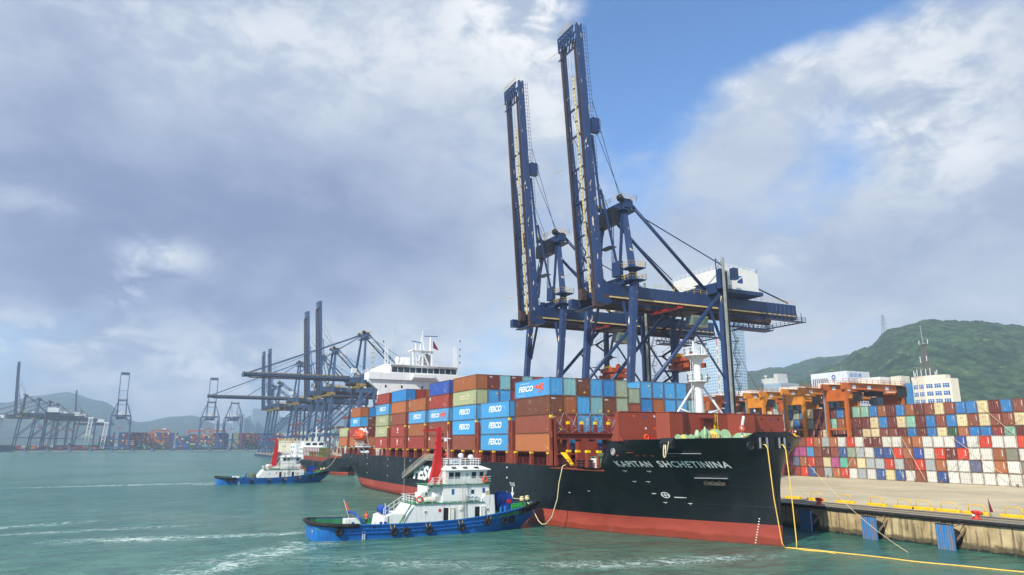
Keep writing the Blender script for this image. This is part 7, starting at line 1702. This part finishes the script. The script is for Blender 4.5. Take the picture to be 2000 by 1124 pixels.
t = thing('skyscraper', 'tall pale glass tower block behind the nearest quay crane leg', 'skyscraper', (-640, 630, QZ))
fm_ = facade_mat('tower_facade', 'b9c4cc', '6f93ad', 4.4, 4.0, .78, .55); gm_ = mat('tower_glass', '86abc6', .2, var=.12, vscale=.05); pm_ = mat('tower_pier', 'cfccc4', .6)
bpart(t, (-672, -632, 605, 660, QZ, 137), 'lower_block', fm_); bpart(t, (-631.9, -600, 600, 640, QZ, 160), 'main_block', fm_); bpart(t, (-630, -601.5, 602, 638, 160.01, 178), 'glass_crown', gm_)
bpart(t, (-674, -671, 603.5, 612, QZ, 138), 'corner_pier', pm_); bpart(t, (-611, -606, 598.9, 599.9, QZ, 149), 'corner_pier', pm_); bpart(t, (-599.9, -595, 598, 606, QZ, 149), 'corner_pier', pm_)
mb = MB()
for k, c in enumerate('RRRRRR'): mb.box(-609.8, -607.2, 598.8, 598.88, 136-k*11, 143-k*11)
mb.build('vertical_sign', mat('tower_sign', '8c93a6', .6), t, world=True); bpart(t, (-609.8, -607.2, 598.78, 598.89, 138.5, 146), 'sign_emblem', mat('sign_pink', 'b05a72', .6))
t = thing('glass_office_building', 'pale glass office building with rooftop dishes below the wooded ridge', 'building', (-640, 700, QZ))
fg = facade_mat('glass_office_facade', 'a9b6bf', '7f99ad', 6., 4.2, .85, .6)
bpart(t, (-690, -630, 700, 740, QZ, 84), 'lower_wing', fg); bpart(t, (-629.9, -600, 700, 735, QZ, 92), 'main_block', fg); bpart(t, (-648, -614, 705, 730, 92.01, 100), 'roof_block', pm_); bpart(t, (-613, -606, 702, 720, 92.01, 105), 'stair_block', pm_)
MB().lathe((-640, 715, 100), [(.6, 0), (.6, 3), (2.8, 4.5), (2.8, 5.2), (0, 5.6)], 12).build('roof_dish', MT['ship_white'], t, world=True)
t = thing('white_office_building', 'white office block with a blue round emblem above the orange gantries', 'building', (-357, 505, QZ))
bpart(t, (-378, -338, 500, 530, QZ, 76), 'main_block', MT['pale_wall'])
mb = MB()
for k in range(8): mb.box(-376+k*2.2, -375.0+k*2.2, 499.8, 499.98, 50, 71)
mb.build('window_slots', MT['glass'], t, world=True)
for z in (68, 62.5, 57, 51):
    mb = MB()
    for k in range(7): mb.box(-357.5+k*2.7, -356.2+k*2.7, 499.85, 499.98, z-3.8 if z < 60 or k > 3 else z-3.4, z-2.1)
    for k in range(8): mb.box(-337.98, -337.9, 501.5+k*3.4, 503.3+k*3.4, z-3.8, z-2.1)
    mb.build('window_row', MT['glass'], t, world=True)
MB().torus((-352.6, 499.8, 71.3), 1.7, .45, 'y', 18, 6).build('round_emblem', MT['navy_emblem'], t, world=True); bpart(t, (-354.2, -351, 499.8, 499.95, 67.6, 68.3), 'emblem_bar', MT['navy_emblem'])
mb = MB(); text_fit(mb, '盐田港', (-337.85, 503, 70.8), (0, 1, 0), (0, 0, 1), 16, 3.4); mb.build('rooftop_sign', MT['sky_emblem'], t, world=True); MB().tube([(-352, 510, 76), (-352, 510, 82)], .2, 5).build('flagpole', MT['grey_steel'], t, world=True)
# building with the lattice mast
BX0, BX1, BY0 = -176, -150.5, 352
t = thing('terminal_office', 'cream office building with blue windows carrying the lattice mast', 'building', (-163, 362, QZ))
TS = .96
mb = MB(); mb.prism([(-176.5, 350.6), (-167.2, 348.0), (-152.9, 350), (-152.2, 356), (-176.5, 358)], 'z', QZ, 48.6); mb.build('main_block', MT['cream_wall'], t, world=True)
mb = MB(); mb.prism([(-177.5, 351.6), (-167.2, 349.2), (-156.5, 350.8), (-156.5, 356), (-177.5, 357)], 'z', 48.61, 51.0); mb.build('roof_parapet', MT['cream_wall'], t, world=True)
mb = MB(); mb.prism([(-190, 350), (-182.2, 348.5), (-182.2, 357), (-190, 357)], 'z', QZ, 52.3); mb.build('stair_tower', MT['cream_wall'], t, world=True)
mb = MB(); mb.lathe((-179.4, 351.2, QZ), [(2.9, 0), (2.9, 44)], 18); mb.build('blue_glass_bay', mat('blue_glass', '2f6f9c', .15, var=.2, vscale=.3), t, world=True)
def wrow(p, q, n, z, h=2.7, fr=.78):
    P, Q = V((*p, 0)), V((*q, 0)); d = (Q-P).normalized(); nn = V((d.y, -d.x, 0))
    for k in range(n):
        a, b = P.lerp(Q, (k+.5-fr/2)/n), P.lerp(Q, (k+.5+fr/2)/n); mb = MB()
        vs = [a+nn*.1+V((0, 0, z)), b+nn*.1+V((0, 0, z)), b+nn*.1+V((0, 0, z+h)), a+nn*.1+V((0, 0, z+h))]; mb.add(vs, [(0, 1, 2, 3)]); w_ = mb.build('window', MT['glass_blue'], t, world=True)
        mb = MB()
        for f in (0, .33, .66, 1): c_ = a.lerp(b, f)+nn*.16; mb.bar(c_+V((0, 0, z)), c_+V((0, 0, z+h)), .12)
        mb.bar(a+nn*.16+V((0, 0, z+h*.62)), b+nn*.16+V((0, 0, z+h*.62)), .1); fo = mb.build('frame', MT['ship_white'], w_); lo_ = abs_loc(w_); fo.data.transform(Matrix.Translation(-lo_))
for z in (43.6, 39.2, 34.8, 30.4): wrow((-176.2, 350.52), (-167.5, 348.08), 2, z, 2.4, .82); wrow((-166.9, 348.04), (-153.3, 349.94), 3, z, 2.4, .82)
lt = thing('lattice_mast', 'rusty lattice radio mast with a platform on the cream office roof', 'radio mast', (-168.5, 353.5, 51)); lt.scale = (.72, .72, .74)
mb = MB(); zz = [0, 5, 10, 15, 19, 23, 26]; ww = [4.2, 3.1, 2.2, 1.7, 1.4, 1.2, 1.1]
for (z0_, w0_), (z1_, w1_) in zip(zip(zz, ww), zip(zz[1:], ww[1:])):
    c0 = [(-w0_, -w0_), (w0_, -w0_), (w0_, w0_), (-w0_, w0_)]; c1 = [(-w1_, -w1_), (w1_, -w1_), (w1_, w1_), (-w1_, w1_)]
    for i in range(4):
        j = (i+1) % 4; mb.bar((*c0[i], z0_), (*c1[i], z1_), .3); mb.bar((*c0[i], z0_), (*c1[j], z1_), .2); mb.bar((*c0[j], z0_), (*c1[i], z1_), .2); mb.bar((*c1[i], z1_), (*c1[j], z1_), .2)
mb.build('lattice', mat('mast_rust', '6d625c', .8), lt)
mb = MB(); mb.lathe((0, 0, 26), [(2.4, -.6), (3.0, 0), (3.0, .3), (.8, .6)], 10); mb.tube([(0, 0, 26), (-.4, 0, 31), (-.8, 0, 39)], .45, 8, r2=.25); mb.lathe((-.8, 0, 38.6), [(.4, 0), (.4, 2.4), (0, 3)], 6); mb.build('mast_top', MT['grey_steel'], lt)
mb = MB()
for x_, y_, z_, h_ in ((-3.6, 0, 26, 3.4), (3.8, 0, 26, 3.4), (-3, -2, 11, 5), (2.6, -2, 12, 4), (-8, -5, 0, 5), (-7, -5, 0, 3), (-5.2, -5, 0, 6), (-1, -6, 0, 5), (3, -6, 0, 5.4), (6, -5, 0, 6), (9.4, -4, 0, 3), (10.8, -4, 0, 4)):
    MB().cbox((x_, y_, z_+h_/2), (.5, .3, h_)).bar((x_, y_, z_), (x_*.6, y_*.6, z_), .12).build('panel_antenna', MT['pale_wall'], lt)
# low buildings and city beyond
i = 0
for (x, y, w, d, h, c) in ((-320, 440, 60, 30, 34, 'p'), (-250, 420, 50, 30, 30, 'p'), (-420, 470, 44, 30, 40, 'p'), (-240, 330, 30, 20, 29, 'p')):
    i += 1; o = MB().box(-w/2, w/2, -d/2, d/2, 0, h).build('low_building', MT['pale_wall'], label='low white building showing under the gantry girders, %s one' % OW[i-1], cat='building', group='low white buildings'); o.location = (x, y, QZ)
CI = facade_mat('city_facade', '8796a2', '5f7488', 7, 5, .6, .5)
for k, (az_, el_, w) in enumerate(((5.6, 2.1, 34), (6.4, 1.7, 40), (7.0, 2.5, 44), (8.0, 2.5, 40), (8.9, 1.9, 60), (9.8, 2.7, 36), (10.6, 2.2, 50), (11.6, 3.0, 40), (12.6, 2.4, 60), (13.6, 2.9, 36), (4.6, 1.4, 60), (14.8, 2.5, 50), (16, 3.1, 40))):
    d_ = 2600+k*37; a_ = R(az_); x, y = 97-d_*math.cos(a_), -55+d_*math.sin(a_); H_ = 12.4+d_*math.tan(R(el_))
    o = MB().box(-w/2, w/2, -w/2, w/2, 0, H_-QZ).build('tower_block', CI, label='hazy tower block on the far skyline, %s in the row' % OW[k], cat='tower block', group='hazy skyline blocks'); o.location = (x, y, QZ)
# pylon on the ridge
t = thing('power_pylon', 'faint lattice power pylon standing on the ridge crest', 'pylon', (-1000, 1490, 250)); mb = MB()
for a, b in ((-6, -6), (6, -6), (6, 6), (-6, 6)): mb.bar((a, b, 0), (a*.15, b*.15, 64), .8)
for k in range(8): z0_, z1_ = k*7.5, (k+1)*7.5; w0_, w1_ = 6*(1-k*.105), 6*(1-(k+1)*.105); mb.bar((-w0_, -w0_, z0_), (w1_, -w1_, z1_), .5); mb.bar((w0_, -w0_, z0_), (-w1_, -w1_, z1_), .5)
for z_, w_ in ((42, 11), (50, 9), (58, 7)): mb.bar((-w_, 0, z_), (w_, 0, z_), .8)
mb.build('lattice', MT['grey_steel'], t)

# ================================================================== HAZE
m = bpy.data.materials.new('haze'); m.use_nodes = True; n = NT(m.node_tree); n.n.clear()
pv = n.new('ShaderNodeVolumePrincipled'); pv.inputs['Color'].default_value = (.58, .72, .92, 1); pv.inputs['Density'].default_value = .00024; pv.inputs['Anisotropy'].default_value = .2
o = n.new('ShaderNodeOutputMaterial'); n.l.new(pv.outputs[0], o.inputs['Volume'])
hb = MB().box(-4600, 1300, -1900, 2990, -2.6, 345).build('haze', m, kind='stuff', label='pale sea haze filling the air over the harbour', cat='haze')
SC.cycles.volume_bounces = 2; SC.cycles.max_bounces = 6
